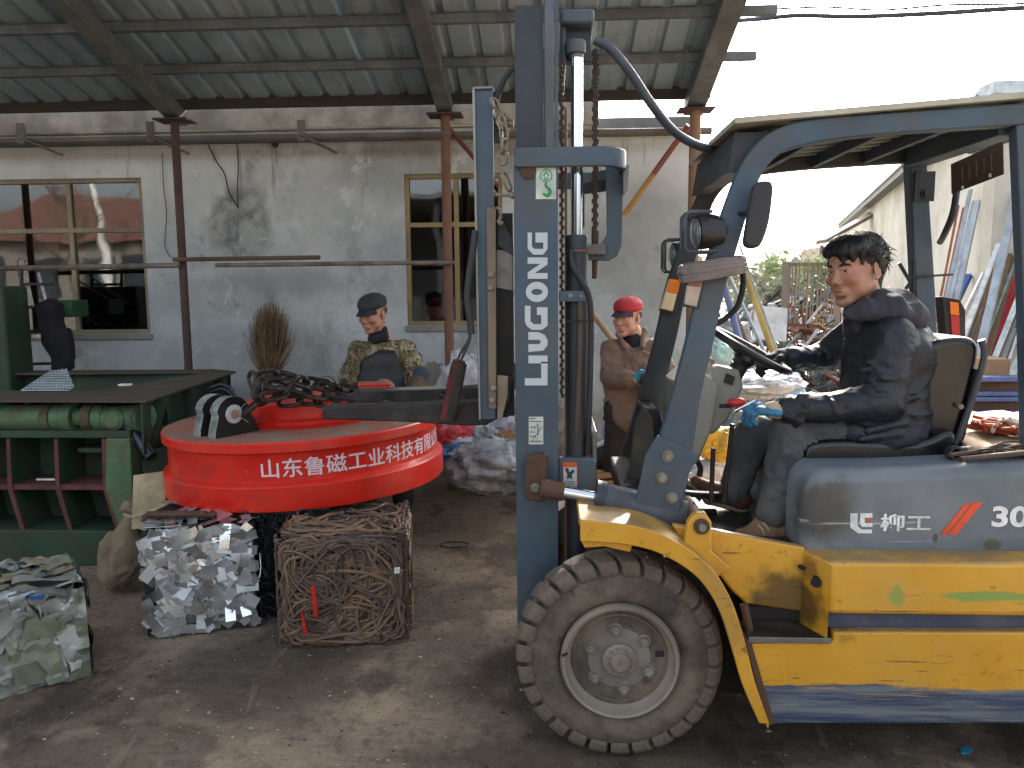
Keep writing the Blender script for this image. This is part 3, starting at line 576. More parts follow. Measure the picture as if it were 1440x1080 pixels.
def yellow_mat(zlo, name):
    q = NT(name); c = q.mix(q.ramp(q.noise(3, 5), .3, .7), lin('#c68f1e'), lin('#d5a236'))
    c = q.mix(q.math('MULTIPLY', q.ramp(q.noise(2.2, 9, .7), .45, .72), .6), c, lin('#b99a5c'))
    ns = q.noise(6, 8, .7, q.scaled((.35, 1, 4)))
    scr = q.ramp(ns, .625, .645); c = q.mix(q.math('MULTIPLY', scr, .8), c, lin('#5c4530'))
    s2 = q.ramp(q.noise(9, 7, .7, q.scaled((.22, 1, 7)), .4), .63, .645); c = q.mix(q.math('MULTIPLY', s2, .8), c, lin('#3e3a38'))
    c = q.mix(q.math('MULTIPLY', q.ramp(q.noise(22, 8, .8), .62, .64), .8), c, lin('#54402e'))
    ge = q.n('ShaderNodeNewGeometry'); sp = q.n('ShaderNodeSeparateXYZ'); q.l(ge.outputs['Normal'], sp.inputs[0]); c = q.mix(q.math('MULTIPLY', q.ramp(sp.outputs[2], .35, .9), q.ramp(q.noise(7, 8, .7), .3, .6, .35, .85)), c, lin('#7d6a4c'))
    c = q.mix(q.math('MULTIPLY', q.blot(P(1120, 850, 2.6), .10, .8, 9, .8, (.7, 1, 1.2)), .8), c, lin('#3a3024')); c = q.mix(q.math('MULTIPLY', q.blot(P(1145, 800, 2.6), .05, .8, 14, .8), .6), c, lin('#4a3c28')); c = q.mix(q.math('MULTIPLY', q.blot(P(1010, 850, 2.5), .12, 1, 8, .9, (1.4, 1, .6)), .45), c, lin('#7a6242'))
    c = q.mix(q.math('MULTIPLY', q.ramp(q.noise(11, 9, .8), .585, .62), .4), c, lin('#8a5a2c'))
    if zlo:
        z = q.math('ADD', q.xyz()[2], q.math('MULTIPLY', q.math('SUBTRACT', q.noise(8, 8, .75, q.scaled((.4, 1, 3))), .5), .13))
        bl = q.mix(q.ramp(q.noise(7, 8, .7, q.scaled((.25, 1, 5))), .4, .62), lin('#33405c'), lin('#6b747a'))
        bl = q.mix(q.ramp(q.noise(8, 6, .7, q.scaled((.15, 1, 8))), .60, .63), bl, lin('#a58a4a'))
        f = q.ramp(z, zlo, zlo-.02); c = q.mix(f, c, bl)
    gs = q.math('MULTIPLY', q.blot(P(1395, 839, 2.5), .13, .5, 16, .5, (.75, 1, 8)), .75); c = q.mix(gs, c, lin('#5f9a50'))
    gs = q.math('MULTIPLY', q.blot(P(1261, 838, 2.5), .022, .6, 40, .7, (1, 1, .6)), .6); c = q.mix(gs, c, lin('#5f9a50'))
    return q.out(c, q.ramp(q.noise(5, 5), .3, .7, .38, .6), 0, q.bump(q.noise(14, 6, .6), .12, .006))
YF = 2.50
YEL = yellow_mat(P(1200, 962, YF).z, 'worn_yellow_paint_skirt'); YEL2 = yellow_mat(0, 'worn_yellow_paint')
def part(m, n, mat, par=fk, **k): return m.build(n, mat, par, **k)
def pz(poly, Y, y1, name, mat, par=fk, **k): return MB().prism(XZ(poly, Y), Y, y1).build(name, mat, par, **k)

# ---------------- wheels
TY = NT('dusty_tyre'); c_ = TY.mix(TY.ramp(TY.noise(4, 8, .7), .35, .65), lin('#46413b'), lin('#75695a')); c_ = TY.mix(TY.math('MULTIPLY', TY.ramp(TY.noise(9, 8, .75), .52, .68), .8), c_, lin('#2c2a28'))
TYM = TY.out(c_, .9, 0, TY.bump(TY.noise(40, 7, .7), .4, .008))
RIM = M('dusty_rim', '#8b8275', .75, .1, var=.15, sc=4, dirt='#6f665a', da=.7, dsc=6, chip='#6f7f90', ca=.12, csc=6, bump=.2)
RIMB = M('dusty_hub_disc', '#7f7d78', .7, .1, var=.2, sc=3, dirt='#716a5f', da=.8, dsc=4, chip='#5b6c84', ca=.12, csc=5)
def wheel(cx, y0, y1, R_, near=True, name='front_wheel', detail=True):
    s = 1 if near else -1; yo = y0 if near else y1; c = (cx, yo, R_); ax = (0, s, 0); Wd = abs(y1-y0)
    prof = [(.195/.352*R_, .03), (.215/.352*R_, .004), (.245/.352*R_, -.004), (.275/.352*R_, .004), (.298/.352*R_, .014), (.314/.352*R_, .028), (.318/.352*R_, .06), (.318/.352*R_, Wd-.06), (.322/.352*R_, Wd-.028), (.28/.352*R_, Wd-.003), (.195/.352*R_, Wd-.01)]
    t = MB().lathe(c, ax, prof, 96).build(name, TYM, fk, smooth=50)
    if detail:
        rng = random.Random(3); n = 27; me = None
        for i in range(n):
            a = 2*math.pi*(i+.35)/n; da_ = 2*math.pi/n*.40; v = []
            def rp(rr_, an, yy): return (rr_*math.cos(an), yy*s, rr_*math.sin(an))
            R1_, R0_ = R_+.0, .298/.352*R_
            pr = [(R0_-.004, .010), (.304/.352*R_, .003), (.325/.352*R_, .006), (.343/.352*R_, .022), (R1_, .055), (R1_, Wd*.55), (.325/.352*R_, Wd*.55)]
            m = MB(); nseg = 3
            for k in range(nseg+1):
                for rr_, yy in pr:
                    an = -da_ + 2*da_*k/nseg + (yy-.03)*1.1; m.v.append(rp(rr_, an, yy))
            L = len(pr)
            for k in range(nseg):
                for j in range(L-1): m.f.append((k*L+j, (k+1)*L+j, (k+1)*L+j+1, k*L+j+1))
            m.f.append(tuple(range(L))); m.f.append(tuple(nseg*L+j for j in range(L-1, -1, -1)))
            if me is None: me = m.mesh('tread_block', TYM, 0)
            o = link('tread_block', me, t, bevel=.004, mtx=Matrix.Translation((cx, yo, R_)) @ Matrix.Rotation(-a, 4, 'Y'), seg=1)
    q = R_/.352
    rp_ = [(.197*q, .04), (.200*q, .0), (.192*q, -.014), (.184*q, -.010), (.180*q, .012), (.170*q, .028), (.158*q, .034), (.152*q, .026), (.150*q, .05)]
    MB().lathe(c, ax, rp_, 72).build('rim', RIM, t)
    dp = [(.1505*q, .045), (.149*q, .036), (.13*q, .032), (.105*q, .030), (.075*q, .026), (.072*q, .0255)]
    dp.append((0.0, .0255)); MB().lathe(c, ax, dp, 64).build('wheel_disc', RIMB, t)
    hp = [(.058*q, .0265), (.058*q, .008), (.052*q, .003), (.033*q, .002), (.031*q, -.010), (.027*q, -.014), (.006*q, -.014), (.005*q, -.010), (0.0, -.010)]
    h = MB().lathe(c, ax, hp, 40).build('hub', RIM, t)
    if detail:
        for i in range(6):
            a = math.radians(38 + 60*i); b = Vector((cx+.104*q*math.cos(a), yo+.03*s, R_+.104*q*math.sin(a)))
            m = MB(); m.lathe(b, (0, -s, 0), [(.023, 0), (.023, .006)], 20); m.lathe(b, (0, -s, 0), [(.0185, .006), (.0185, .022), (.015, .027)], 6); m.lathe(b, (0, -s, 0), [(.008, .022), (.008, .034), (.006, .036)], 12)
            m.build('wheel_nut', BOLT, t)
        mb_ = None
        for i in range(12):
            a = math.radians(10 + 30*i); b = Vector((.045*q*math.cos(a), -.003*s, .045*q*math.sin(a)))
            if mb_ is None: mb_ = MB().lathe((0,0,0), (0, -s, 0), [(.0055, -.004), (.0055, .006), (.004, .008)], 8).mesh('hub_bolt', BOLT)
            link('hub_bolt', mb_, t, mtx=Matrix.Translation(Vector((cx, yo, R_))+b+Vector((0, s*.008, 0))))
        MB().obox((cx+.136, yo+.030, R_+.018), (.03, .012, .018)).build('valve', BLK, t, bevel=.003)
        MB().beam((cx-.194, yo-.013, R_+.025), (cx-.176, yo-.009, R_+.035), .008, .008).build('rim_clip', BLK, t)
    return t
wheel(WX, 2.55, 2.80, WR); wheel(WX, 3.45, 3.70, WR, near=False, detail=False)
RX = WX + 1.72
wheel(RX, 2.62, 2.82, .27, name='rear_wheel', detail=False); wheel(RX, 3.43, 3.63, .27, near=False, name='rear_wheel', detail=False)
MB().cyl((WX, 2.83, WR), (WX, 3.42, WR), .075).build('axle', BLK, fk); MB().cyl((RX, 2.83, .27), (RX, 3.42, .27), .05).build('axle', BLK, fk)

# ---------------- chassis and yellow bodywork
o_ = [(816, 731), (900, 741), (960, 767), (1000, 799), (1028, 843), (1047, 900), (1062, 960), (1082, 1018)]
def curve2(pts, n=6): return [(v.x, v.y) for v in catmull([Vector((a, b, 0)) for a, b in pts], n)]
out_ = curve2(o_); inn = curve2([(816, 762), (868, 765), (912, 773), (950, 790), (985, 817), (1012, 860), (1030, 915), (1045, 965), (1068, 1018)])
pz(out_ + inn[::-1], 2.47, 2.49, 'fender_edge', YEL2, bevel=.004)
m = MB(); a_ = XZ(out_, 2.49); b_ = XZ([(x-2, y+7) for x, y in out_], 2.49); m.prism(a_ + b_[::-1], 2.491, 2.84); m.build('fender', YEL2, fk)
pz([(816, 757), (868, 760), (890, 764), (886, 776), (850, 768), (822, 770)], 2.495, 2.55, 'fender_lip', YEL2)
# main panel between fender and skirt
for Ya_, nm_ in ((2.62, 'front_panel'), (3.58, 'far_panel')): pz([(945, 738), (1000, 745), (1133, 770), (1133, 862), (1050, 850), (1030, 832), (1003, 797), (962, 766)], Ya_, Ya_+.035, nm_, YEL2, bevel=.008)
pz([(1040, 850), (1170, 862), (1175, 896), (1066, 905)], 2.645, 3.58, 'step_back', BLK)
# upper side box with chamfered front, blue groove, lower skirt
XE = RX + .42
zA = [P(1200, y, YF).z for y in (790, 865, 889, 1018)]
xa, xb = P(1168, 800, YF).x, P(1130, 780, 2.62).x
m = MB(); m.slab([(xa, YF), (XE, YF), (XE, 2.70), (xb, 2.70), (xb, 2.615)], zA[1], zA[0]); m.build('side_box', YEL2, fk, bevel=.016, seg=3)
MB().slab([(xa+.01, YF+.035), (XE-.01, YF+.035), (XE-.01, 2.7), (xb+.03, 2.7)], zA[2]+.001, zA[1]-.001).build('side_groove', M('groove_blue', '#424a60', .6, dirt='#6f675b', da=.9), fk, smooth=0)
sk = XZ([(1050, 905), (1172, 902), (1172, 889), (1700, 889), (1700, 1018), (1083, 1018)], YF); sk = [(min(x, XE), z) for x, z in sk]
MB().prism(sk, YF, YF+.05).build('side_skirt', YEL, fk, bevel=.008, seg=3)
pz([(1047, 895), (1057, 905), (1090, 1018), (1078, 1019)], YF-.004, YF+.09, 'skirt_edge', RUST)
# step recess: tread plate and edge
zs = P(1100, 897, YF).z; x0s, x1s = P(1052, 897, YF).x, P(1171, 897, YF).x
MB().box(x0s, x1s, YF+.001, 2.64, zs-.012, zs).build('step_plate', M('step_black', '#26231f', .6, .3, dirt='#57493a', da=.5, chip='#8a8274', ca=.18, csc=30), fk, bevel=.003)
MB().box(x0s, x1s-.005, YF-.006, YF, zs-.016, zs+.003).build('step_edge', STEEL, fk, bevel=.002)
MB().cyl(P(1046, 850, 2.56), P(1058, 905, 2.56), .014).build('step_bar', RUST, fk)
MB().slab([(xb-.002, 2.612), (xa-.002, YF-.002), (xa-.001, YF+.02), (xb, 2.64)], zs, zA[0]-.015).build('chamfer_plate', YEL2, fk)
e = P(1148, 815, 2.56); MB().cyl(e+Vector((-.012,-.03,0)), e+Vector((.012, .02, 0)), .016).build('socket_hole', BLK, fk)
MB().box(WX+.35, XE, 2.72, 3.56, .16, zA[0]-.02).build('chassis', BLK, fk, smooth=0)
MB().box(xb, XE, 3.50, 3.72, .16, zA[0]).build('far_side_box', YEL2, fk, bevel=.012)
MB().box(xa+.9, XE+.35, 2.56, 3.66, .30, zA[0]+.06).build('counterweight', YEL2, fk, bevel=.06, seg=4)
# floor plate
ZFL = P(1070, 769, 2.86).z; MB().box(P(935, 760, 2.7).x, P(1150, 760, 2.7).x, 2.656, 3.57, ZFL-.02, ZFL).build('floor_plate', M('floor_rubber', '#2b2622', .8, dirt='#5b4a3a', da=.6), fk, bevel=.004)
# yellow lug with pin and tilt cylinder
pz([(945, 776), (962, 764), (968, 735), (978, 722), (993, 722), (1001, 735), (1001, 775), (1030, 800), (1010, 812), (980, 800)], 2.56, 2.60, 'cylinder_lug', YEL2, bevel=.006)
e = P(987, 741, 2.55); MB().cyl(e, e+Vector((0, .3, 0)), .026).build('pin_washer', RUST, fk); MB().cyl(e-Vector((0, .015, 0)), e, .012).build('pivot_pin', BOLT, fk)
ty = 2.74
T0, T1, T2, T3 = P(760, 686, ty), P(838, 700, ty), P(962, 727, ty), P(984, 741, ty)
tc = MB().cyl(T1, T2, .058, n=28).build('tilt_cylinder', M('cylinder_grey', '#4a5560', .5, .3, dirt='#4d453b', da=.8, dsc=5), fk)
MB().cyl(T1.lerp(T2, -.02), T1.lerp(T2, .09), .064, n=28).build('gland', BLUED, tc); MB().cyl(T2, T3, .062, .03, n=24).build('end_cap', BLUE, tc); MB().cyl(T0.lerp(T1, .4), T1, .022, n=20).build('rod', CHR, tc)
MB().cyl(T0, T0.lerp(T1, .42), .033).build('rod_eye', RUST, tc)
MB().ball(P(834, 722, 2.76), (.02, .03, .03)).build('fitting', BOLT, tc)

# ---------------- bonnet and seat
hp_ = [(1130, 792), (1126, 740), (1129, 698), (1136, 672), (1156, 661), (1260, 660), (1440, 652), (1760, 646), (1790, 700), (1790, 792)]
hv = XZ(hp_, 2.62); hv = [(min(x, XE+.3), z) for x, z in hv]
def bonnet_mat():
    q = NT('bonnet_grey'); c = q.mix(q.ramp(q.noise(1.6, 6, .6), .3, .7), lin('#5c666e'), lin('#7f888e'))
    c = q.mix(q.math('MULTIPLY', q.ramp(q.noise(2.2, 9, .7), .5, .68), .6), c, lin('#4a5054')); c = q.mix(q.math('MULTIPLY', q.blot(P(1150, 715, 2.62), .11, 1, 8, .5), .8), c, lin('#37342f'))
    c = q.mix(q.math('MULTIPLY', q.blot(P(1395, 766, 2.62), .018, .7, 30, .3, (.6, 1, 1)), .8), c, lin('#4a4a38')); c = q.mix(q.math('MULTIPLY', q.blot(P(1315, 757, 2.62), .008, .7, 30, .3, (1, 1, .5)), .8), c, lin('#3a3836'))
    s_ = q.ramp(q.noise(5, 7, .7, q.scaled((.3, 1, 5)), .8), .675, .68); c = q.mix(q.math('MULTIPLY', s_, .5), c, lin('#b9bec0'))
    c = q.mix(q.math('MULTIPLY', q.ramp(q.noise(16, 8, .8), .61, .65), .6), c, lin('#55585a'))
    return q.out(c, q.ramp(q.noise(3, 7, .7), .35, .65, .3, .6), 0, q.bump(q.noise(6, 5, .6), .12, .01))
HB_ = bonnet_mat()
bn = MB().prism(hv, 2.62, 3.60).build('bonnet', HB_, fk, bevel=.045, seg=5)
MB().prism([(x, z-.012) for x, z in XZ([(1125, 792), (1440, 794), (1700, 794), (1700, 797), (1125, 796)], 2.6)], 2.60, 2.63).build('rubber_seal', BLK, bn, smooth=0)
# decals
WHT = M('decal_white', '#dfe1e0', .6, dirt='#9d9f9e', da=.5, dsc=30, bump=0); ORG = M('decal_orange', '#d8512a', .6, bump=0)
def text(body, H, mat, par, label=None, name='lettering', bold=.0, shear=0, sx=1, ext=.0006):
    c = bpy.data.curves.new('lettering', 'FONT'); c.body = body; c.size = H; c.offset = bold; c.extrude = ext; c.shear = shear
    o = bpy.data.objects.new('tmp', c); COL.objects.link(o); bpy.context.view_layer.update()
    me = bpy.data.meshes.new_from_object(o.evaluated_get(bpy.context.evaluated_depsgraph_get())); bpy.data.objects.remove(o)
    me.materials.clear(); me.materials.append(mat); me.name = name
    vs = [v.co for v in me.vertices]; x0 = min(v.x for v in vs); x1 = max(v.x for v in vs); y0 = min(v.y for v in vs); y1 = max(v.y for v in vs)
    return me, (x0, x1, y0, y1)
def flat_text(body, px0, py0, px1, py1, Y, mat, par, **k):      # fills the rectangle of the panel that lies at distance Y
    me, (x0, x1, y0, y1) = text(body, .2, mat, par, **k); A, B = P(px0, py1, Y), P(px1, py0, Y)
    for v in me.vertices:
        u, w_ = (v.co.x-x0)/(x1-x0), (v.co.y-y0)/(y1-y0); zz = v.co.z; v.co = (A.x+(B.x-A.x)*u, Y - zz, A.z+(B.z-A.z)*w_)
    return link('lettering', me, par)
Yd = 2.6175
flat_text('柳工', 1237, 723, 1310, 747, Yd, WHT, bn, bold=.004); flat_text('30', 1394, 712, 1448, 741, Yd, WHT, bn, bold=.006)
for pl in ([(1196,722),(1206,722),(1206,740),(1212,745),(1226,745),(1226,750),(1207,750),(1196,742)], [(1210,722),(1227,722),(1227,728),(1216,728),(1216,736),(1227,736),(1227,741),(1212,741),(1209,736)]): pz(pl, Yd, Yd+.002, 'emblem', WHT, bn, smooth=0)
pz([(1217,730),(1226,729),(1226,735)], Yd-.001, Yd+.001, 'emblem', ORG, bn, smooth=0)
pz([(1322,752),(1330,752),(1366,708),(1358,708)], Yd, Yd+.002, 'stripe', ORG, bn, smooth=0); pz([(1333,752),(1345,752),(1382,707),(1369,707)], Yd, Yd+.002, 'stripe', ORG, bn, smooth=0)
VIN = M('seat_vinyl', '#0f1012', .24, 0, var=.3, sc=5, dirt='#1b1a19', da=.2, bump=.15, bsc=90, spec=.6)
seat = thing; 
sb_poly = [(1132, 645), (1142, 624), (1190, 619), (1290, 622), (1338, 604), (1346, 630), (1334, 656), (1300, 666), (1200, 669), (1142, 666)]
s1 = MB().prism(XZ(curve2(sb_poly + sb_poly[:1], 3)[:-1], 2.80), 2.80, 3.30).build('seat', VIN, fk, bevel=.035, seg=4)
bk_poly = [(1288, 640), (1293, 600), (1300, 540), (1300, 500), (1312, 482), (1335, 475), (1362, 474), (1376, 482), (1378, 500), (1368, 545), (1352, 600), (1340, 632), (1322, 650)]
s2 = MB().prism(XZ(curve2(bk_poly + bk_poly[:1], 3)[:-1], 2.86), 2.86, 3.34).build('backrest', VIN, fk, bevel=.045, seg=5)
MB().tube([P(x, y, 2.85) for x, y in curve2([(1300, 655), (1330, 646), (1350, 610), (1372, 545), (1384, 500), (1380, 478)], 5)], .012, 8).build('piping', M('vinyl_edge', '#3d4146', .4), s2)
pz([(1328, 648), (1352, 612), (1368, 560), (1378, 520), (1368, 560), (1358, 612), (1340, 650)], 2.84, 2.9, 'side_bracket', M('seat_bracket', '#2f3236', .5, .3), s2)
for e in ((1337, 634), (1352, 572)): b = P(*e, 2.835); MB().cyl(b, b+Vector((0, .03, 0)), .009).build('bolt', BOLT, s2)
MB().box(P(1150, 655, 2.9).x, P(1310, 655, 2.9).x, 2.9, 3.3, P(1200, 666, 2.9).z, P(1200, 655, 2.9).z).build('seat_base', BLK, fk)
e = P(1338, 636, 2.75); MB().lathe(e, (-.1, -1, .1), [(.02, 0), (.024, .0), (.024, .05), (.017, .05), (.017, .01), (0.0, .01)], 20).build('filler_tube', BLK, fk); MB().cyl(e-Vector((-.12,-.02,.0)), e, .02).build('hose', RB, fk)

# ---------------- overhead guard
YN = 2.70; YFAR = 3.46
near_o = curve2([(884, 752), (900, 705), (926, 625), (945, 560), (966, 480), (984, 400), (1002, 345), (1020, 290), (1042, 235), (1070, 196), (1110, 174), (1160, 165), (1250, 158), (1350, 151), (1470, 142), (1600, 133)], 5)
near_i = curve2([(942, 758), (960, 712), (972, 648), (985, 560), (1003, 485), (1020, 405), (1038, 345), (1055, 290), (1072, 245), (1098, 216), (1135, 203), (1180, 195), (1260, 187), (1350, 181), (1470, 173), (1600, 163)], 5)
cut = [i for i, p_ in enumerate(near_o) if p_[0] < 1500]; no_ = near_o[:len(cut)]; ni_ = [p_ for p_ in near_i if p_[0] < 1500]
gp_ = XZ(no_ + ni_[::-1], YN)
og = MB().prism(gp_, YN, YN+.055).build('overhead_guard', BLUE, fk, bevel=.006)
MB().prism(gp_, YFAR, YFAR+.055).build('guard_rail', BLUED, og, bevel=.006)
pz([(884, 752), (908, 640), (925, 612), (983, 640), (968, 668), (944, 764)], YN-.012, YN-.001, 'foot_bracket', BLUE, og, bevel=.003)
pz([(884, 752), (908, 640), (925, 612), (983, 640), (968, 668), (944, 764)], YFAR+.056, YFAR+.07, 'foot_bracket', BLUE, og)
for (x, y) in ((939, 641), (930, 672), (1388-480+37, 700)):
    b = P(x, y, YN-.013); MB().lathe(b, (0,-1,0), [(.02, 0), (.02, .005)], 18).lathe(b, (0,-1,0), [(.014, .005), (.014, .016), (.011, .019)], 6).build('bolt', BOLT, og)
# rear posts
rp0 = XZ([(1424, 176), (1456, 172), (1468, 420), (1474, 652), (1436, 652), (1432, 420)], YN)
rp1 = XZ([(1430, 176), (1465, 172), (1474, 420), (1482, 652), (1446, 652), (1440, 420)], YN)
MB().prism(rp1, YN+.002, YN+.052).build('rear_post', BLUE, og, bevel=.004); o = MB().prism(rp0, YFAR-.02, YFAR+.05).build('rear_post', BLUE, og, bevel=.006)
b = P(1300, 273, YFAR-.02); MB().box(b.x-.045, b.x+.035, YFAR-.032, YFAR-.021, b.z-.03, b.z+.09).lathe(b+Vector((0,-.012,0)), (0,-1,0), [(.022, 0), (.022, .006), (.014, .006), (.014, .018)], 12).build('bolted_plate', BLUED, og)
# wire ties round the far rear post
b = P(1284, 390, YFAR-.03); m = MB()
m.tube([b+Vector(v) for v in ((-.06,0,.06),(-.01,0,-.02),(-.06,0,-.10))], .008, 6); m.tube([b+Vector(v) for v in ((-.01,0,0),(.06,-.01,.005),(.16,0,.01))], .005, 6); m.tube([b+Vector(v) for v in ((0,0,.07),(.005,0,-.1),(.012,0,-.3))], .007, 6); m.build('wire_tie', RB, og)
# front cross bar, roof plate, slats
fx = P(1046, 232, YN).x; tz = [P(x, y, YN).z for x, y in ((1035, 180), (1110, 175))]
def topz(x, Y=YN):     # underside line of the guard rail at real x
    px = 720 + 0; a, b = P(1110, 174, YN), P(1470, 142, YN); t = (x-a.x)/(b.x-a.x); return a.z + (b.z-a.z)*t
xF, xR_ = P(1040, 182, YN).x, P(1470, 150, YN).x
sl_ = lambda x: topz(x)
m = MB(); m.v = [(xF-.02, YN-.02, sl_(xF)+.012), (xR_, YN-.02, sl_(xR_)+.012), (xR_, YFAR+.09, sl_(xR_)+.012), (xF-.02, YFAR+.09, sl_(xF)+.012)]; m.v += [(x, y, z+.018) for x, y, z in m.v]
m.f = [(0,3,2,1),(4,5,6,7),(0,1,5,4),(1,2,6,5),(2,3,7,6),(3,0,4,7)]; m.build('roof_sheet', M('guard_top_sheet', '#b3b2a4', .6, dirt='#8a7a55', da=.5), og, smooth=0)
fcx = P(1052, 200, YN).x
m = MB(); m.prism([(fcx-.03, sl_(fcx)-.005), (fcx+.13, sl_(fcx)-.005), (fcx+.02, sl_(fcx)-.13), (fcx-.05, sl_(fcx)-.135)], YN+.057, YFAR-.002); m.build('front_crossbar', BLUED, og)
mS = None
for i in range(5):
    x = fcx+.24+i*.21; m = MB(); m.box(x-.012, x+.012, YN+.056, YFAR-.002, sl_(x)-.055, sl_(x)+.008); m.build('slat', BLUE, og, smooth=0, bevel=.002)
for j in range(8):
    y = YN+.12+j*.095; m = MB(); x0, x1 = fcx+.1, xR_-.05; m.v = [(x0, y-.02, sl_(x0)-.012), (x1, y-.02, sl_(x1)-.012), (x1, y+.02, sl_(x1)-.012), (x0, y+.02, sl_(x0)-.012)]; m.v += [(a, b, c+.02) for a, b, c in m.v]; m.f = [(0,3,2,1),(4,5,6,7),(0,1,5,4),(1,2,6,5),(2,3,7,6),(3,0,4,7)]; m.build('roof_rib', M('rib_grey', '#8a8e88', .7, dirt='#5d584c'), og, smooth=0)
m = MB(); x = xR_-.06; m.box(x-.05, x+.03, YN+.056, YFAR-.002, sl_(x)-.09, sl_(x)+.008); m.build('rear_crossbar', BLUE, og, bevel=.004)
# hanging rusty number plate
a = P(1338, 232, 3.35); b = P(1412, 200, 3.15); m = MB()
m.v = [tuple(P(1338, 231, 3.3)), tuple(P(1411, 198, 3.1)), tuple(P(1412, 245, 3.1)), tuple(P(1339, 273, 3.3))]; m.f = [(0, 1, 2, 3)]; pl = m.build('number_plate', M('rusty_plate', '#5d4a3c', .7, .3, dirt='#40352d', da=.7, chip='#8a8070', ca=.2, csc=20), og, smooth=0, label='rusty hanging plate with worn pressed characters'); pl.modifiers.new('s', 'SOLIDIFY').thickness = .004
A, B, D = P(1338, 231, 3.3), P(1411, 198, 3.1), P(1339, 273, 3.3)
m = MB()
for u in (.2, .34, .48, .62, .76):
    for w0, w1 in ((.25, .75),):
        q1 = A+(B-A)*u+(D-A)*w0; q2 = A+(B-A)*u+(D-A)*w1; m.beam(q1+Vector((0,-.004,0)), q2+Vector((0,-.004,0)), .012, .006)
m.build('pressed_mark', M('plate_mark', '#6e5b49', .7), pl, smooth=0)
for u, w_ in ((.22, .93), (.75, .9)): q1 = A+(B-A)*u+(D-A)*w_; MB().cyl(q1+Vector((0,-.008,0)), q1, .008).build('rivet', WHT, pl)
MB().tube(catmull([P(1345, 270, 3.32), P(1340, 300, 3.3), P(1330, 325, 3.35), P(1322, 340, 3.45)]), .014, 8).build('rubber_strap', RB, og)
# mirror
mp_ = curve2([(1060, 262), (1068, 255), (1082, 254), (1088, 262), (1086, 290), (1081, 318), (1072, 342), (1062, 349), (1050, 347), (1047, 336), (1053, 300), (1060, 262)], 3)[:-1]
MB().prism(XZ(mp_, 2.62), 2.62, 2.66).build('mirror', M('mirror_back', '#2b2c30', .5, dirt='#55504a', da=.4), og, bevel=.012, seg=3, label='long curved black rear view mirror')
MB().cyl(P(1040, 300, 2.70), P(1058, 300, 2.64), .007).build('mirror_arm', BLK, og)
# lights
def lampset(cx, cy, Y, r_, nm):
    c = P(cx, cy, Y); ax = Vector((-1, -.15, -.08)).normalized()
    h = MB().lathe(c, ax, [(r_*.35, -.085), (r_*.8, -.07), (r_, -.02), (r_*1.02, .0), (r_*.98, .012), (0, .016)], 28).build('headlight', M('lamp_black', '#1b1d22', .35, bump=0), og)
    MB().lathe(c+ax*.017, ax, [(r_*.9, -.002), (r_*.7, .006), (0, .01)], 24).build('lens', M('lamp_glass', '#8d9297', .1, .6, bump=0), h)
    g_ = []
    for dy in (-1, 1):
        m = MB(); w_ = r_*1.15; y_ = c.y+dy*r_*.75; pts = [(c.x+.03, y_, c.z+w_), (c.x-.045, y_, c.z+w_), (c.x-.055, y_, c.z+w_*.8), (c.x-.055, y_, c.z-w_*.8), (c.x-.045, y_, c.z-w_), (c.x+.05, y_, c.z-w_)]
        m.tube(pts, .006, 6); m.build('guard_wire', M('lamp_guard', '#4a5058', .4, .5, bump=0), h)
    return h
lampset(985, 327, 2.66, .055, 0); lampset(951, 360, 3.56, .06, 0)
MB().tube([P(1010, 306, 2.68), P(985, 300, 2.66), P(968, 308, 2.64)], .007, 6).build('lamp_bracket', BLK, og); MB().cyl(P(955, 385, 3.56), P(950, 398, 3.56), .008).build('lamp_bracket', BLK, og)
def sig(poly_all, poly_top, Y, ctop, cbot, y1, label):
    s = pz(poly_all, Y, Y+.04, 'turn_signal', M('signal_'+cbot[1:], cbot, .25, bump=0), og, bevel=.004, label=label)
    pz(poly_top, Y-.002, Y+.03, 'amber_lens', M('signal_'+ctop[1:], ctop, .25, bump=0), s, bevel=.004)
sig([(942, 392), (957, 394), (946, 438), (929, 434)], [(942, 392), (957, 394), (953, 414), (937, 411)], 3.39, '#e87408', '#e3cfa2', 0, 'amber over clear turn signal')
MB().prism(XZ([(940, 389), (960, 392), (949, 441), (927, 437)], 3.432), 3.432, 3.455).build('signal_housing', BLUED, og)
sig([(969, 386), (990, 388), (980, 432), (962, 428)], [(969, 386), (990, 388), (986, 404), (966, 402)], 2.68, '#8c5148', '#a5988c', 0, 'faded red over cloudy turn signal')
MB().prism(XZ([(966, 383), (993, 386), (983, 435), (959, 431)], 2.695), 2.695, 2.70).build('signal_housing', BLUED, og)
# plastic wrap round the pillar
m = MB(); r2 = random.Random(8)
for k in range(7):
    y0 = 366+k*3.2; cc = [P(963+r2.uniform(-4,4), y0+9+r2.uniform(-2,2), 2.675), P(1000, y0+3+r2.uniform(-2,2), 2.67), P(1040, y0-4+r2.uniform(-2,3), 2.675), P(1042, y0-4, 2.765), P(1000, y0+2, 2.77), P(962, y0+8, 2.765)]
    m.tube(catmull(cc, 5, True), .008+r2.random()*.005, 7, closed=True)
m.build('plastic_wrap', M('wrap_plastic', '#7c7472', .3, dirt='#4f4440', da=.7, dsc=12, bump=.3), og)
MB().tube(catmull([P(1043, 370, 2.75), P(1045, 400, 2.76), P(1037, 430, 2.77), P(1020, 452, 2.78), P(1005, 462, 2.78)]), [.008]*32+[.016], 8).build('wiper_bracket', BLK, og) if False else MB().tube(catmull([P(1043, 370, 2.75), P(1045, 400, 2.76), P(1037, 430, 2.77), P(1020, 448, 2.78), P(1003, 458, 2.78)]), .010, 8).build('bracket_arm', BLK, og)
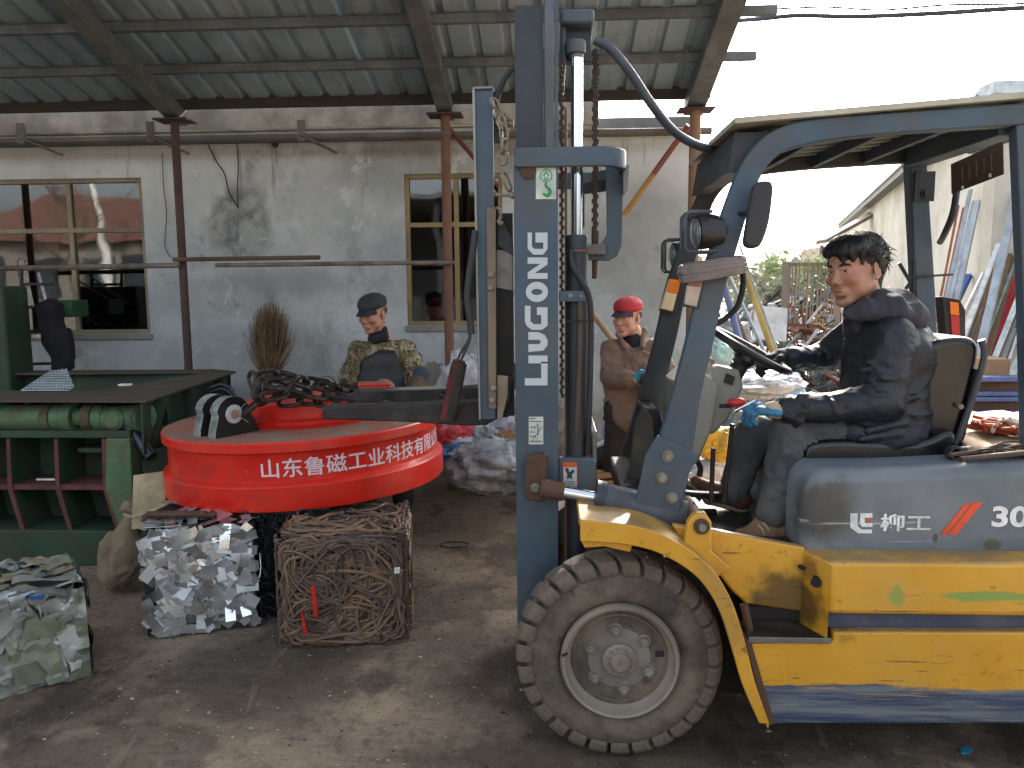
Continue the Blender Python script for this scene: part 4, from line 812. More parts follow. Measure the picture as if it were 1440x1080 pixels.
# tail lamp at the far rear post
tl = pz([(1325, 417), (1350, 421), (1358, 436), (1358, 474), (1330, 474)], 3.48, 3.55, 'tail_lamp', BLK, og, bevel=.004); pz([(1336, 424), (1348, 426), (1349, 444), (1337, 442)], 3.474, 3.48, 'amber_lens', M('signal_e87408', '#e87408', .25, bump=0), tl, smooth=0); pz([(1337, 443), (1349, 445), (1350, 470), (1339, 472)], 3.474, 3.48, 'red_lens', M('tail_red', '#b3202c', .25, bump=0), tl, smooth=0)

# ---------------- cowl, column, wheel, levers, pedal
COWL = M('cowl_grey', '#85867f', .6, dirt='#6b685e', da=.5)
pz([(955, 545), (985, 520), (1012, 540), (1003, 600), (982, 650), (968, 660), (950, 640)], 3.0, 3.4, 'cowl', COWL, bevel=.01)
cl = pz([(1010, 515), (1040, 520), (1046, 545), (1025, 590), (1003, 612), (983, 606), (990, 560)], 3.02, 3.14, 'steering_column', COWL, bevel=.012)
pz([(1022, 525), (1034, 530), (1030, 542), (1018, 538)], 3.012, 3.02, 'switch_panel', BLK, cl)
sc_ = (P(1003, 464, 3.08)+P(1108, 522, 3.08))/2; ex = (P(1108, 522, 3.08)-P(1003, 464, 3.08)); rS = ex.length/2*.98; ex.normalize(); ey = Vector((0.0, 1, .12)).normalized(); nrm = ex.cross(ey).normalized()
if nrm.z < 0: nrm = -nrm
ey = nrm.cross(ex)
SW = M('wheel_black', '#17171a', .35, bump=0)
sw = MB().tube([sc_+(ex*math.cos(a)+ey*math.sin(a))*rS for a in [2*math.pi*i/40 for i in range(40)]], .0155, 10, closed=True).build('steering_wheel', SW, fk)
for a in (90, 210, 330): d_ = ex*math.cos(R(a))+ey*math.sin(R(a)); MB().beam(sc_-nrm*.04, sc_+d_*rS, .03, .012, nrm).build('spoke', SW, sw)
MB().lathe(sc_-nrm*.06, nrm, [(.035, 0), (.045, .02), (.04, .04), (0, .045)], 20).build('hub', SW, sw)
MB().cyl(sc_-nrm*.06, P(1018, 548, 3.08), .028, .04).build('shaft_boot', BLK, sw)
kn = sc_+(ex*math.cos(R(200))+ey*math.sin(R(200)))*rS
for (x0, y0, x1, y1) in ((1030, 596, 1018, 706), (1003, 630, 1000, 708)): MB().cyl(P(x0, y0, 2.93), P(x1, y1, 2.93), .009).build('lever', BLK, fk)
MB().cyl(P(1012, 571, 2.93), P(1040, 570, 2.93), .008).build('lever', BLK, fk)
rk = MB().ball(P(1036, 566, 2.92), (.035, .02, .018)).build('lever_knob', M('knob_red', '#b82a22', .3, chip='#d8d8d8', ca=.3, csc=25), fk); MB().cyl(P(1033, 578, 2.915), P(1062, 563, 2.915), .008).build('bright_band', CHR, rk)
pz([(952, 676), (958, 672), (988, 700), (984, 706)], 3.1, 3.25, 'pedal', BLK)
MB().tube(catmull([P(975, 640, 3.2), P(985, 660, 3.2), P(975, 690, 3.2)]), .012).build('pedal_arm', BLK, fk)
m = MB(); m.box(P(885, 660, 3.0).x, P(935, 660, 3.0).x, 2.86, 3.45, P(800, 770, 2.9).z, P(800, 745, 2.9).z); m.build('front_floor', BLK, fk)
# dark lever and dashboard by the mast
pz([(893, 598), (905, 570), (918, 590), (922, 640), (905, 700), (880, 718), (872, 700), (888, 660)], 2.98, 3.04, 'dash_plate', M('dash_dark', '#35332f', .8, dirt='#57503f', da=.6), bevel=.006)
pz([(905, 575), (925, 575), (948, 640), (930, 655), (915, 620)], 3.2, 3.5, 'dashboard', BLK, bevel=.01)
MB().box(P(868,690,3.0).x, P(905,690,3.0).x, 2.86, 3.4, P(800,700,3.0).z, P(800,672,3.0).z).build('front_beam', BLK, fk, bevel=.01)
for (x, y) in ((865, 700), (878, 676)): MB().tube(catmull([P(x, y, 2.95), P(x+30, y+8, 2.95), P(x+90, y+18, 3.0), P(x+140, y+20, 3.1)]), .014).build('hose', RB, fk)

# ---------------- mast
YM = 2.84; WM_ = 2.84; YMF = 3.42
def vbar(px0, px1, pyt, pyb, Y, y1, name, mat, par, **k):
    a, b = P(px0, pyt, Y), P(px1, pyt, Y); z0 = P(px0, pyb, Y).z; xs_ = sorted((P((px0), (pyt+pyb)/2, Y).x, P(px1, (pyt+pyb)/2, Y).x)); return MB().box(xs_[0], xs_[1], Y, y1, z0, a.z).build(name, mat, par, smooth=0, **k)
ms = vbar(725, 785, 231, 905, YM, YM+.03, 'mast', BLUE, fk, bevel=.003)
ZB = P(725, 905, YM).z
xm0, xm1 = P(725, 560, YM).x, P(785, 560, YM).x
MB().box(xm0, xm0+.02, YM+.031, YM+.09, ZB, P(725, 233, YM).z).box(xm1-.02, xm1, YM+.031, YM+.09, ZB, P(725, 233, YM).z).build('rail_flange', BLUED, ms, smooth=0)
MB().box(xm0, xm1, YMF, YMF+.03, ZB, P(725, 231, YM).z).box(xm0, xm0+.02, YMF-.06, YMF-.001, ZB, P(725, 233, YM).z).build('far_rail', BLUED, ms, smooth=0)
# inner mast above the collar
zc, zt_ = P(725, 236, YM).z, P(725, 7, YM+.03).z
MB().box(xm0+.006, xm1-.05, YM+.036, YM+.055, ZB+.05, zt_).build('inner_rail', BLUED, ms, smooth=0)
MB().box(xm1-.046, xm1-.012, YM+.012, YM+.05, zc, zt_+.06).build('inner_flange', M('polished_flange', '#5c6166', .35, .6, dirt='#3e3f40', da=.5), ms, bevel=.006)
MB().box(xm1-.01, xm1+.002, YM+.02, YM+.05, zc, zt_+.01).build('flange_edge', BLUE, ms, smooth=0)
MB().box(xm0+.006, xm1-.05, YMF-.03, YMF-.01, ZB+.05, zt_).build('inner_rail', BLUED, ms, smooth=0)
hx0, hx1 = P(788, 50, YM+.05).x, P(836, 50, YM+.05).x
hz0, hz1 = P(800, 86, YM+.05).z, P(800, 10, YM+.05).z
MB().box(hx0, hx1, YM+.06, YMF, hz1-.05, hz1).box(hx0, hx0+.02, YM+.08, YMF-.01, hz0, hz1-.051).build('top_crosshead', BLUE, ms, bevel=.01)
MB().box(hx0+.021, hx1-.01, YM+.12, YM+.15, hz0+.02, hz1-.051).build('head_plate', BLUED, ms, smooth=0)
b = P(810, 70, YM+.08); MB().lathe(b+Vector((.0, 0, .03)), (0,0,-1), [(.0, 0), (.032, .0), (.034, .01), (.034, .045), (.0, .046)], 28).build('cylinder_cap', BLUE, ms, bevel=.003)
xc = P(811, 400, YM+.08).x; yc = YM+.08
MB().cyl((xc, yc, P(800, 345, yc).z), (xc, yc, b.z-.0), .0215, n=32).build('piston_rod', CHR, ms)
MB().cyl((xc, yc, b.z-.028), (xc, yc, b.z-.016), .024).build('rod_collar', STEEL, ms)
bz = P(800, 331, yc).z
MB().lathe((xc, yc, bz), (0,0,-1), [(0, 0), (.037, 0), (.040, .006), (.040, .05), (.036, .055), (.036, 1.35), (0, 1.35)], 32).build('lift_cylinder', BLUED, ms)
MB().lathe((xc, yc, bz-.052), (0,0,-1), [(.0405, 0), (.0415, .002), (.0415, .006), (.0405, .008)], 32).build('rust_ring', M('post_orange_rust', '#7d5138'), ms)
xf = P(811, 400, YM+.08).x+.01; MB().cyl((xf, YMF-.08, ZB), (xf, YMF-.08, P(800, 150, YMF).z), .022).build('far_piston_rod', CHR, ms); MB().cyl((xf, YMF-.08, ZB), (xf, YMF-.08, bz), .036).build('far_lift_cylinder', BLUED, ms)
# leaf chains as links
def leafchain(px, y0, y1, Y, w_, n, par, mat):
    x = P(px, (y0+y1)/2, Y).x; za, zb = P(px, y0, Y).z, P(px, y1, Y).z; me = None
    for i in range(n):
        z = za+(zb-za)*(i+.5)/n; h_ = abs(za-zb)/n
        if me is None: me = MB().obox((0,0,0), (w_, .012, h_*.62)).cyl((0,-.009,h_*.25), (0,.009,h_*.25), w_*.62, n=8).mesh('chain_link', mat, 0)
        link('chain_link', me, par, mtx=Matrix.Translation((x+(.0025 if i % 2 else -.0025), Y, z)))
CHN = M('chain_dark', '#2b2623', .5, .5, dirt='#5b4636', da=.5, dsc=20)
c1 = vbar(789, 790.5, 90, 560, YM+.075, YM+.08, 'lift_chain', CHN, ms); leafchain(790, 90, 560, YM+.07, .012, 74, c1, CHN)
c2 = vbar(836, 838, 72, 345, YM+.2, YM+.21, 'lift_chain', CHN, ms); leafchain(837, 72, 345, YM+.19, .018, 42, c2, CHN)
MB().cyl(P(837, 325, YM+.19), P(836, 392, YM+.19), .014, .009).build('chain_anchor', RUST, ms); MB().cyl(P(836, 352, YM+.19), P(836, 362, YM+.19), .022, n=6).build('anchor_nut', RUST, ms)
# thin strips between
MB().cyl((P(796, 300, YM+.09).x, YM+.11, ZB), (P(796, 300, YM+.09).x, YM+.11, P(800, 150, YM+.1).z), .005).build('chain_strip', M('brass_strip', '#8a6e50', .5), ms)
# upper bow collar
zc0, zc1 = P(800, 234, YM-.02).z, P(800, 206, YM-.02).z
bx0 = P(723, 220, YM-.02).x; bx1 = P(886, 220, YM-.02).x
arc = [(bx0, YM-.02), (bx1-.09, YM-.02)] + [(bx1-.09+.09*math.sin(t), YM+.13-.15*math.cos(t)) for t in [R(a) for a in range(15, 91, 15)]] + [(bx1, YMF-.10)] + [(bx1-.09+.09*math.cos(t), YMF-.10+.15*math.sin(t)) for t in [R(a) for a in range(15, 91, 15)]] + [(bx0, YMF+.05)]
inn_ = [(bx0, YMF+.03), (bx1-.10, YMF+.03), (bx1-.025, YMF-.08), (bx1-.025, YM+.12), (bx1-.045, YM+.04), (bx1-.10, YM+.001), (bx0, YM-.001)]
MB().slab(arc + inn_, zc0, zc1).build('upper_bow', BLUE, ms, bevel=.004)
bw = XZ([(852, 232), (875, 232), (884, 236), (876, 262), (874, 345), (868, 360), (856, 367), (828, 366), (826, 348), (846, 342), (854, 330)], YM+.17)
MB().prism(bw, YM+.17, YM+.19).build('bow_plate', BLUE, ms, bevel=.003)
MB().prism(XZ([(876, 236), (884, 232), (882, 268), (876, 272)], YM+.12), YM+.10, YM+.30).build('bow_rib', STEEL, ms)
pz([(826, 344), (852, 342), (852, 358), (826, 358)], YM+.15, YM+.169, 'anchor_block', STEEL, ms, bevel=.003)
pz([(819, 258), (852, 252), (852, 268), (822, 272), (822, 320), (817, 320)], YM+.26, YM+.29, 'pulley_bracket', BLUED, ms)
b = P(743, 240, YM-.004); MB().lathe(b, (0,-1,0), [(.028, -.02), (.028, .004), (.022, .006), (0, .006)], 24).build('rust_plug', RUST, ms)
# hose bracket, hoses, lower crossmember
pz([(786, 409), (828, 409), (828, 424), (786, 424)], YM+.02, YM+.035, 'hose_bracket', BLUE, ms, bevel=.002)
for x in (802, 817): b = P(x, 416, YM+.02); MB().lathe(b, (0,-1,0), [(.009, 0), (.009, .007), (0, .008)], 6).build('bolt', BOLT, ms)
MB().tube(catmull([P(803, 352, YM+.05), P(806, 375, YM+.03), P(818, 395, YM+.02), P(829, 420, YM+.02), P(831, 470, YM+.03), P(829, 560, YM+.04), P(826, 640, YM+.05)], 8), .011, 10).build('hydraulic_hose', RB, ms)
MB().tube(catmull([P(816, 420, YM+.03), P(815, 500, YM+.03), P(812, 580, YM+.04), P(809, 645, YM+.06)], 6), .010, 10).build('hydraulic_hose', M('hose_brown', '#4d4239', .7), ms)
MB().cyl(P(824, 395, YM+.07), P(824, 640, YM+.07), .007).build('pipe', STEEL, ms)
MB().cyl(P(797, 452, YM+.0), P(834, 451, YM+.0), .003).build('tie_wire', BLK, ms)
cm = pz([(785, 644), (832, 644), (839, 650), (839, 704), (785, 704)], YM+.02, YM+.05, 'lower_crossmember', BLUE, ms, bevel=.006)
pz([(832, 610), (839, 606), (840, 648), (833, 652)], YM+.05, YM+.4, 'crossmember_side', STEEL, ms, bevel=.004)
# trunnion bracket
tb = pz(curve2([(740, 645), (752, 641), (768, 644), (768, 700), (752, 705), (740, 700), (738, 672), (740, 645)], 3)[:-1], YM-.05, YM-.001, 'trunnion_bracket', RUST, ms, bevel=.008)
b = P(753, 686, YM-.05); MB().lathe(b, (0,-1,0), [(.018, -.01), (.018, .008), (.012, .014), (0, .014)], 14).build('pivot_bolt', BOLT, tb)
MB().ball(P(765, 641, YM), (.012, .01, .01)).build('grease_nipple', BOLT, ms)
# lettering down the rail: blocks cut as on the truck
LET = NT('worn_white_lettering'); cL = LET.mix(LET.ramp(LET.noise(16, 9, .8), .655, .665), lin('#b9c2c6'), lin('#3f4c59')); LETM = LET.out(cL, .6)
def ring(cx, cy, ro, ri, n=28):
    m = MB(); 
    for r_ in (ro, ri): m.v += [(cx+r_[0]*math.cos(2*math.pi*i/n), 0, cy+r_[1]*math.sin(2*math.pi*i/n)) for i in range(n)]
    m.f = [(i, (i+1) % n, n+(i+1) % n, n+i) for i in range(n)]; return m
YL = YM-.0035
def lpoly(polys, name='letter'):
    m = MB()
    for pl in polys: m.prism(XZ(pl, YL), YL, YM-.0005)
    return m.build(name, LETM, ms, smooth=0)
lpoly([[(740, 509), (770, 509), (770, 542), (738, 542), (738, 533), (761, 533), (761, 517), (740, 517)]] if False else [[(738, 532), (761, 532), (761, 509), (770, 509), (770, 542), (738, 542)]])
lpoly([[(743, 500), (770, 500), (770, 511), (743, 511)]])
lpoly([[(743, 467), (757, 467), (766, 471), (770, 478), (770, 486), (764, 493), (743, 495), (743, 484), (758, 484), (761, 481), (759, 478), (743, 478)]])
lpoly([[(738, 430), (746, 430), (746, 452), (751, 456), (761, 456), (761, 443), (755, 443), (755, 432), (770, 432), (770, 458), (762, 464), (748, 464), (741, 459), (738, 452)]])
o = ring(0, 0, (1, 1), (.35, .35)); 
c0_ = P(755, 410.5, YL); rx, rz = pxm(15.5, 2.85), pxm(14, 2.85); m = MB(); n = 32
for q_ in ((1, 1), (.5, .30)): m.v += [(c0_.x+rx*q_[0]*math.cos(2*math.pi*i/n), YL, c0_.z+rz*q_[1]*math.sin(2*math.pi*i/n)) for i in range(n)]
m.f = [(i, (i+1) % n, n+(i+1) % n, n+i) for i in range(n)]; m.build('letter', LETM, ms, smooth=0)
lpoly([[(742, 362), (770, 362), (770, 372), (752, 384), (770, 384), (770, 392), (742, 392), (742, 383), (760, 371), (742, 371)]])
lpoly([[(742, 327), (748, 327), (748, 347), (752, 350), (764, 350), (764, 341), (753, 341), (753, 327), (770, 327), (770, 350), (764, 358), (750, 358), (742, 350)]])
# stickers
def quad(px0, py0, px1, py1, Y, mat, name, par, t=.001, **k): return pz([(px0,py0),(px1,py0),(px1,py1),(px0,py1)], Y, Y+t, name, mat, par, smooth=0, **k)
SW_ = M('sticker_white', '#b9c4bd', .5, dirt='#8f968c', da=.5, dsc=20, bump=0); GRN = M('sticker_green', '#0c8a4d', .5, bump=0); INK = M('sticker_ink', '#2f3a38', .6, bump=0)
st_ = quad(753.5, 234, 782, 280, YM-.003, SW_, 'lifting_sign', ms, label='white sign with a green crane hook and an arrow in a circle')
YS = YM-.0045
c0_ = P(768, 247, YS); m = MB(); n = 28; 
for r_ in (.022, .0185): m.v += [(c0_.x+r_*math.cos(2*math.pi*i/n), YS, c0_.z+r_*math.sin(2*math.pi*i/n)) for i in range(n)]
m.f = [(i, (i+1) % n, n+(i+1) % n, n+i) for i in range(n)]; m.build('circle', GRN, st_, smooth=0)
for pl in ([(763, 247), (768, 240), (773, 247), (770.5, 247), (770.5, 253), (765.5, 253), (765.5, 247)],): pz(pl, YS, YS+.001, 'arrow', GRN, st_, smooth=0)
pz([(765.5, 248), (768, 243), (770.8, 248), (769, 248), (769, 251.5), (767, 251.5), (767, 248)], YS-.001, YS, 'arrow_inside', SW_, st_, smooth=0)
MB().tube([P(x, y, YS) for x, y in curve2([(768, 257), (768, 262), (772.5, 266), (773.5, 271), (769, 275), (764, 272)], 4)], [.004]*8+[.006]*9+[.004]*4, 8).build('hook', GRN, st_)
s2_ = quad(743.5, 586, 764, 625, YM-.003, SW_, 'spec_sticker', ms)
for (x0, y0, x1, y1) in ((745, 588, 754, 589), (745, 592, 762, 593), (745, 600, 753, 601), (756, 596, 757, 612), (745, 607, 752, 608), (745, 613, 754, 614), (745, 620, 762, 621)): quad(x0, y0, x1, y1, YM-.0042, INK, 'print', s2_)
MB().beam(P(749, 618, YM-.0045), P(763, 599, YM-.0045), .004, .001).build('print', INK, s2_, smooth=0); MB().beam(P(750, 604, YM-.0045), P(755, 597, YM-.0045), .003, .001).build('print', GRN, s2_, smooth=0)
YK = YM+.018
s3 = quad(791.5, 650, 812, 685, YK, SW_, 'warning_sticker', ms); quad(791.5, 650, 812, 657, YK-.0012, M('sticker_orange', '#c8562c', .6, bump=0), 'orange_band', s3)
pz([(794, 659), (799, 658), (801, 664), (806, 660), (808, 663), (804, 668), (805, 674), (801, 672), (797, 674), (798, 668)], YK-.0012, YK, 'figure', INK, s3, smooth=0)
for y in (677, 680, 683): quad(794, y, 809, y+1, YK-.0012, INK, 'print', s3)
quad(791.5, 650, 792.5, 685, YK-.0014, M('sticker_orange', '#c8562c'), 'edge', s3); quad(811, 650, 812, 685, YK-.0014, M('sticker_orange', '#c8562c'), 'edge', s3)
# hoses off the mast head
MB().tube(catmull([P(836, 56, YM+.1), P(858, 68, YM+.1), P(885, 100, YM+.1), P(915, 145, YM+.12), P(945, 182, YM+.2), P(975, 202, YM+.25), P(1008, 211, YM+.3), P(1040, 216, YM+.45)], 8), .0165, 12).build('hydraulic_hose', M('hose_bluegrey', '#3e464f', .45, bump=.05), ms)
MB().tube(catmull([P(722, 96, 3.2), P(712, 108, 3.2), P(702, 128, 3.2), P(697, 150, 3.15), P(694, 175, 3.1)], 8), .012, 10).build('hydraulic_hose', RB, ms)

# ---------------- carriage, backrest, forks
YC = 2.92
cg = vbar(697, 722, 300, 585, YC+.04, YC+.07, 'carriage', BLK, fk)
vb = pz([(667, 122), (693, 122), (697, 590), (675, 590)], YC, YC+.02, 'backrest_bar', BLUE, cg, bevel=.003)
pz([(664, 124), (667.5, 123), (676, 590), (673.5, 590)], YC-.01, YC+.05, 'bar_flange', M('backrest_edge', '#8b8f8a', .5, .3, dirt='#7a5c42', da=.5), cg, smooth=0)
pz([(684, 292), (697, 291), (698, 575), (687, 575)], YC-.012, YC-.001, 'bolted_strip', M('strip_brown', '#7d705f', .6, .3, dirt='#574a3d', da=.6), cg, bevel=.002)
pz([(665, 122), (693, 121), (693, 124), (665, 125)], YC-.012, YC+.05, 'bar_cap', STEEL, cg, smooth=0)
pz([(700, 300), (722, 340), (722, 360), (700, 345)], YC+.02, YC+.08, 'carriage_arm', BLUED, cg)
pz([(697, 350), (722, 352), (722, 410), (697, 405)], YC+.03, YC+.10, 'carriage_hook', STEEL, cg, bevel=.004)
pz([(699, 528), (714, 530), (714, 556), (706, 590), (699, 590)], YC+.0, YC+.05, 'tan_block', M('tan_block', '#8d7f6a', .7), cg, bevel=.003)
for (x, y) in ((691, 386), (690, 404), (694, 545), (692.5, 562)): b = P(x, y, YC-.012); MB().lathe(b, (0,-1,0), [(.014, 0), (.014, .012), (.010, .016), (0, .016)], 6).build('bolt', BOLT, cg)
MB().box(P(667,200,YC+.7).x, P(690,200,YC+.7).x, YC+.70, YC+.72, P(800,590,YC+.7).z, P(800,150,YC+.7).z).build('backrest_bar', BLUED, cg, smooth=0)
MB().box(P(672,200,YC).x, P(692,200,YC).x, YC+.021, YC+.70, P(800,150,YC).z, P(800,128,YC).z).build('top_crossbar', BLUE, cg, smooth=0)
MB().box(xm0-.075, xm0-.035, YC+.05, YC+.7, P(800,420,YC).z, P(800,360,YC).z).box(xm0-.075, xm0-.035, YC+.05, YC+.7, P(800,590,YC).z, P(800,550,YC).z).build('carriage_bar', BLK, cg, smooth=0)
FM = M('fork_steel', '#2b2a2a', .45, .5, dirt='#54504a', da=.5, dsc=4)
for dy in (0, .48):
    fp = XZ([(452, 573), (560, 571), (684, 566), (693, 560), (697, 528), (722, 528), (719, 565), (708, 584), (684, 598), (660, 599), (560, 593), (452, 590)], YC+.03); MB().prism(fp, YC+.03+dy, YC+.15+dy).build('fork', FM, cg, bevel=.005)
# ---------------- board, straps and rods lying on the bonnet
rr = random.Random(21)
zb_ = max(v[2] for v in MB().prism(hv, 0, 1).v)
A_, B_ = G(1352, 632, zb_+.01), G(1500, 588, zb_+.01)
def bonz(x, y): return zb_ + .012
sh = MB(); nx, ny = 22, 12
for j in range(ny+1):
    for i in range(nx+1):
        x = A_.x + (XE+.2-A_.x)*i/nx + .25*j/ny; y = 2.67 + .87*j/ny; sh.v.append((x + .01*rr.random(), y + .012*math.sin(i*.9), zb_ + .006 + .014*math.sin(i*1.1+j*.4)**2 + .003*rr.random()))
for j in range(ny):
    for i in range(nx): q_ = j*(nx+1)+i; sh.f.append((q_, q_+1, q_+nx+2, q_+nx+1))
sh.build('tan_mat', M('tan_mat', '#a58e70', .85, dirt='#796450', da=.6, bump=.3, bsc=25), label='worn tan mat spread over the top of the forklift bonnet', cat='mat').modifiers.new('s', 'SOLIDIFY').thickness = .004
c0 = G(1412, 606, zb_+.03); s1_, s2_ = MB(), MB()
for i in range(24):
    pts = [c0 + Vector((max(-.09, rr.gauss(.02, .06)), rr.gauss(0, .06), abs(rr.gauss(.015, .018)))) for _ in range(5)]; (s1_ if i % 4 else s2_).tube(catmull(pts, 6), .0065, 6)
stp = thing('strap_heap', 'tangled heap of orange and grey straps on the tan mat behind the seat', 'straps', (c0.x, c0.y, zb_))
s1_.build('orange_strap', M('orange_strap', '#b5532c', .7, dirt='#7a3f28', da=.6, dsc=20), stp); s2_.build('grey_strap', M('grey_strap', '#b8b0a6', .7), stp)
for (a, b, r_, lb) in (((1335, 640), (1470, 622), .007, 'thin dark rod lying on the bonnet beside the seat'), ((1350, 646), (1470, 634), .009, 'thick dark rod lying along the near edge of the bonnet')):
    A2, B2 = G(*a, zb_+r_+.012), G(*b, zb_+r_+.012); MB().cyl(A2, B2, r_).build('steel_rod', M('rod_dark', '#4a3d33', .7, .3), label=lb, cat='rod')
for i in range(6):
    a_ = G(rr.uniform(1370, 1400), rr.uniform(628, 640), zb_+.02); b_ = G(rr.uniform(1420, 1470), rr.uniform(622, 640), zb_+.02); m_ = (a_+b_)/2+Vector((0, rr.uniform(-.03,.03), .012)); 
    if i == 0: wm_ = MB()
    wm_.tube(catmull([a_, m_, b_], 5), .004, 6)
wm_.build('wire_bundle', M('rod_dark', '#4a3d33'), label='loose bundle of thin wires beside the rods on the bonnet', cat='wire')
# ================================================================== smooth solid bodies (distance fields meshed with surface nets)
def vnoise(p, seed=0):
    i = np.floor(p).astype(np.int64); f = p - i; f = f*f*(3-2*f); out = 0
    def h(ix, iy, iz):
        n = (ix*374761393 + iy*668265263 + iz*2147483647 + seed*1274126177) & 0xffffffff; n = ((n ^ (n >> 13))*1274126177) & 0xffffffff; return ((n ^ (n >> 16)) & 0xffff)/65535.0
    for dx in (0, 1):
        for dy in (0, 1):
            for dz in (0, 1):
                w_ = (f[:,0] if dx else 1-f[:,0])*(f[:,1] if dy else 1-f[:,1])*(f[:,2] if dz else 1-f[:,2]); out = out + w_*h(i[:,0]+dx, i[:,1]+dy, i[:,2]+dz)
    return out
def cap(a, b, ra, rb=None, k=.02, flat=None, op='+'):
    a, b = np.array(a, float), np.array(b, float); rb = ra if rb is None else rb
    c = (a+b)/2; R_ = np.linalg.norm(b-a)/2+max(ra, rb)
    return ('cap', op, k, c, R_, (a, b, ra, rb, None if flat is None else (np.array(Vector(flat[0]).normalized()), flat[1])))
def ell(c, r, rot=None, k=.02, op='+'):
    c = np.array(c, float); r = np.array(r, float); rot = np.eye(3) if rot is None else np.array(rot)
    return ('ell', op, k, c, max(r), (c, r, rot))
def pdist(kind, q, p):
    if kind == 'cap':
        a, b, ra, rb, fl = q; ba = b-a; pa = p-a; L = max(1e-9, ba @ ba)
        t = np.clip((pa @ ba)/L, 0, 1); d = pa - t[..., None]*ba
        if fl is not None: n, s = fl; dn = d @ n; d = d + (dn*(1/s-1))[..., None]*n
        return np.sqrt((d*d).sum(-1)) - (ra + (rb-ra)*t)
    c, r, rot = q; l = (p-c) @ rot; k0 = np.sqrt(((l/r)**2).sum(-1)); k1 = np.sqrt(((l/(r*r))**2).sum(-1)); return k0*(k0-1)/np.maximum(k1, 1e-6)
def field(prims, P3, C3, hd):       # P3 (nb,m,3) points of blocks, C3 block centres
    d = np.full(P3.shape[:2], .2)
    for kind, op, k, c, R_, q in prims:
        m = np.linalg.norm(C3-c, axis=1) < R_*1.05+hd+k+.03
        if op == '&': m[:] = True
        if not m.any(): continue
        e = pdist(kind, q, P3[m]); cur = d[m]
        if op == '+': h = np.clip(.5+.5*(cur-e)/k, 0, 1); d[m] = cur*(1-h)+e*h-k*h*(1-h)
        else:
            e2 = -e if op == '-' else e; h = np.clip(.5-.5*(cur-e2)/k, 0, 1); d[m] = cur*(1-h)+e2*h+k*h*(1-h)
    return d
def sdf_mesh(prims, h, name, mat, parent, disp=None, smooth=0, B=10, **kw):
    lo = np.min([p[3]-p[4] for p in prims if p[1] == '+'], axis=0)-.03; hi = np.max([p[3]+p[4] for p in prims if p[1] == '+'], axis=0)+.03
    nb = np.ceil((hi-lo)/(h*B)).astype(int); gi = np.stack(np.meshgrid(*[np.arange(n) for n in nb], indexing='ij'), -1).reshape(-1, 3)
    C3 = lo + (gi+.5)*h*B; hd = h*B*.87
    near = np.zeros(len(gi), bool)
    for p in prims:
        if p[1] == '+': near |= np.linalg.norm(C3-p[3], axis=1) < p[4]+hd+.02
    gi = gi[near]; C3 = C3[near]
    dc = field(prims, C3[:, None, :], C3, hd)[:, 0]; act = np.abs(dc) < hd*1.7+.01; gi = gi[act]; C3 = C3[act]
    g = np.arange(B+1); loc = np.stack(np.meshgrid(g, g, g, indexing='ij'), -1).reshape(-1, 3)
    D = []
    for s in range(0, len(gi), 400):
        pts = lo + (gi[s:s+400, None, :]*B + loc[None])*h; D.append(field(prims, pts, C3[s:s+400], hd))
    D = np.concatenate(D).reshape(-1, B+1, B+1, B+1); S = D < 0
    corners = [(a, b, c) for a in (0, 1) for b in (0, 1) for c in (0, 1)]
    sl = lambda A, a, b, c: A[:, a:a+B, b:b+B, c:c+B]
    cnt = sum(sl(S, *c).astype(np.int8) for c in corners); mx = (cnt > 0) & (cnt < 8)
    acc = np.zeros(mx.shape+(3,)); num = np.zeros(mx.shape)
    for c0 in corners:
        for ax in range(3):
            if c0[ax]: continue
            c1 = list(c0); c1[ax] = 1; d0, d1 = sl(D, *c0), sl(D, *c1); cr = (d0 < 0) != (d1 < 0)
            t = np.where(cr, d0/np.where(cr, d0-d1, 1), 0); num += cr
            for q in range(3): acc[..., q] += np.where(cr, c0[q] + (t if q == ax else 0), 0)
    b_, i_, j_, k_ = np.nonzero(mx); vp = acc[b_, i_, j_, k_]/num[b_, i_, j_, k_][:, None]
    cell = gi[b_]*B + np.stack([i_, j_, k_], -1); V = lo + (cell+vp)*h
    NN = (nb*B+2).astype(np.int64); key = lambda c: (c[..., 0]+1)*NN[1]*NN[2] + (c[..., 1]+1)*NN[2] + (c[..., 2]+1)
    kk = key(cell.astype(np.int64)); order = np.argsort(kk); ks = kk[order]; F = []
    for ax in range(3):
        o = [0, 0, 0]; o[ax] = 1; A0 = S[:, :B, :B, :B]; A1 = S[:, o[0]:o[0]+B, o[1]:o[1]+B, o[2]:o[2]+B]; e = A0 != A1
        b_, i_, j_, k_ = np.nonzero(e); pt = (gi[b_]*B + np.stack([i_, j_, k_], -1)).astype(np.int64); u, v = (ax+1) % 3, (ax+2) % 3; q = []
        for du, dv in ((-1,-1),(0,-1),(0,0),(-1,0)): cc = pt.copy(); cc[:, u] += du; cc[:, v] += dv; q.append(key(cc))
        q = np.stack(q, -1); pos = np.searchsorted(ks, q); pos = np.clip(pos, 0, len(ks)-1); ok = (ks[pos] == q).all(1); f = order[pos]; flip = ~A0[b_, i_, j_, k_]
        f[flip] = f[flip][:, ::-1]; F.append(f[ok])
    F = np.concatenate(F)
    if disp is not None:
        nrm = np.zeros_like(V); fn = np.cross(V[F[:,2]]-V[F[:,0]], V[F[:,3]]-V[F[:,1]])
        for q in range(4): np.add.at(nrm, F[:, q], fn)
        nrm /= np.maximum(1e-12, np.linalg.norm(nrm, axis=1))[:, None]; V = V + nrm*disp(V, nrm)[:, None]
    me = bpy.data.meshes.new(name); me.vertices.add(len(V)); me.vertices.foreach_set('co', V.astype(np.float32).ravel())
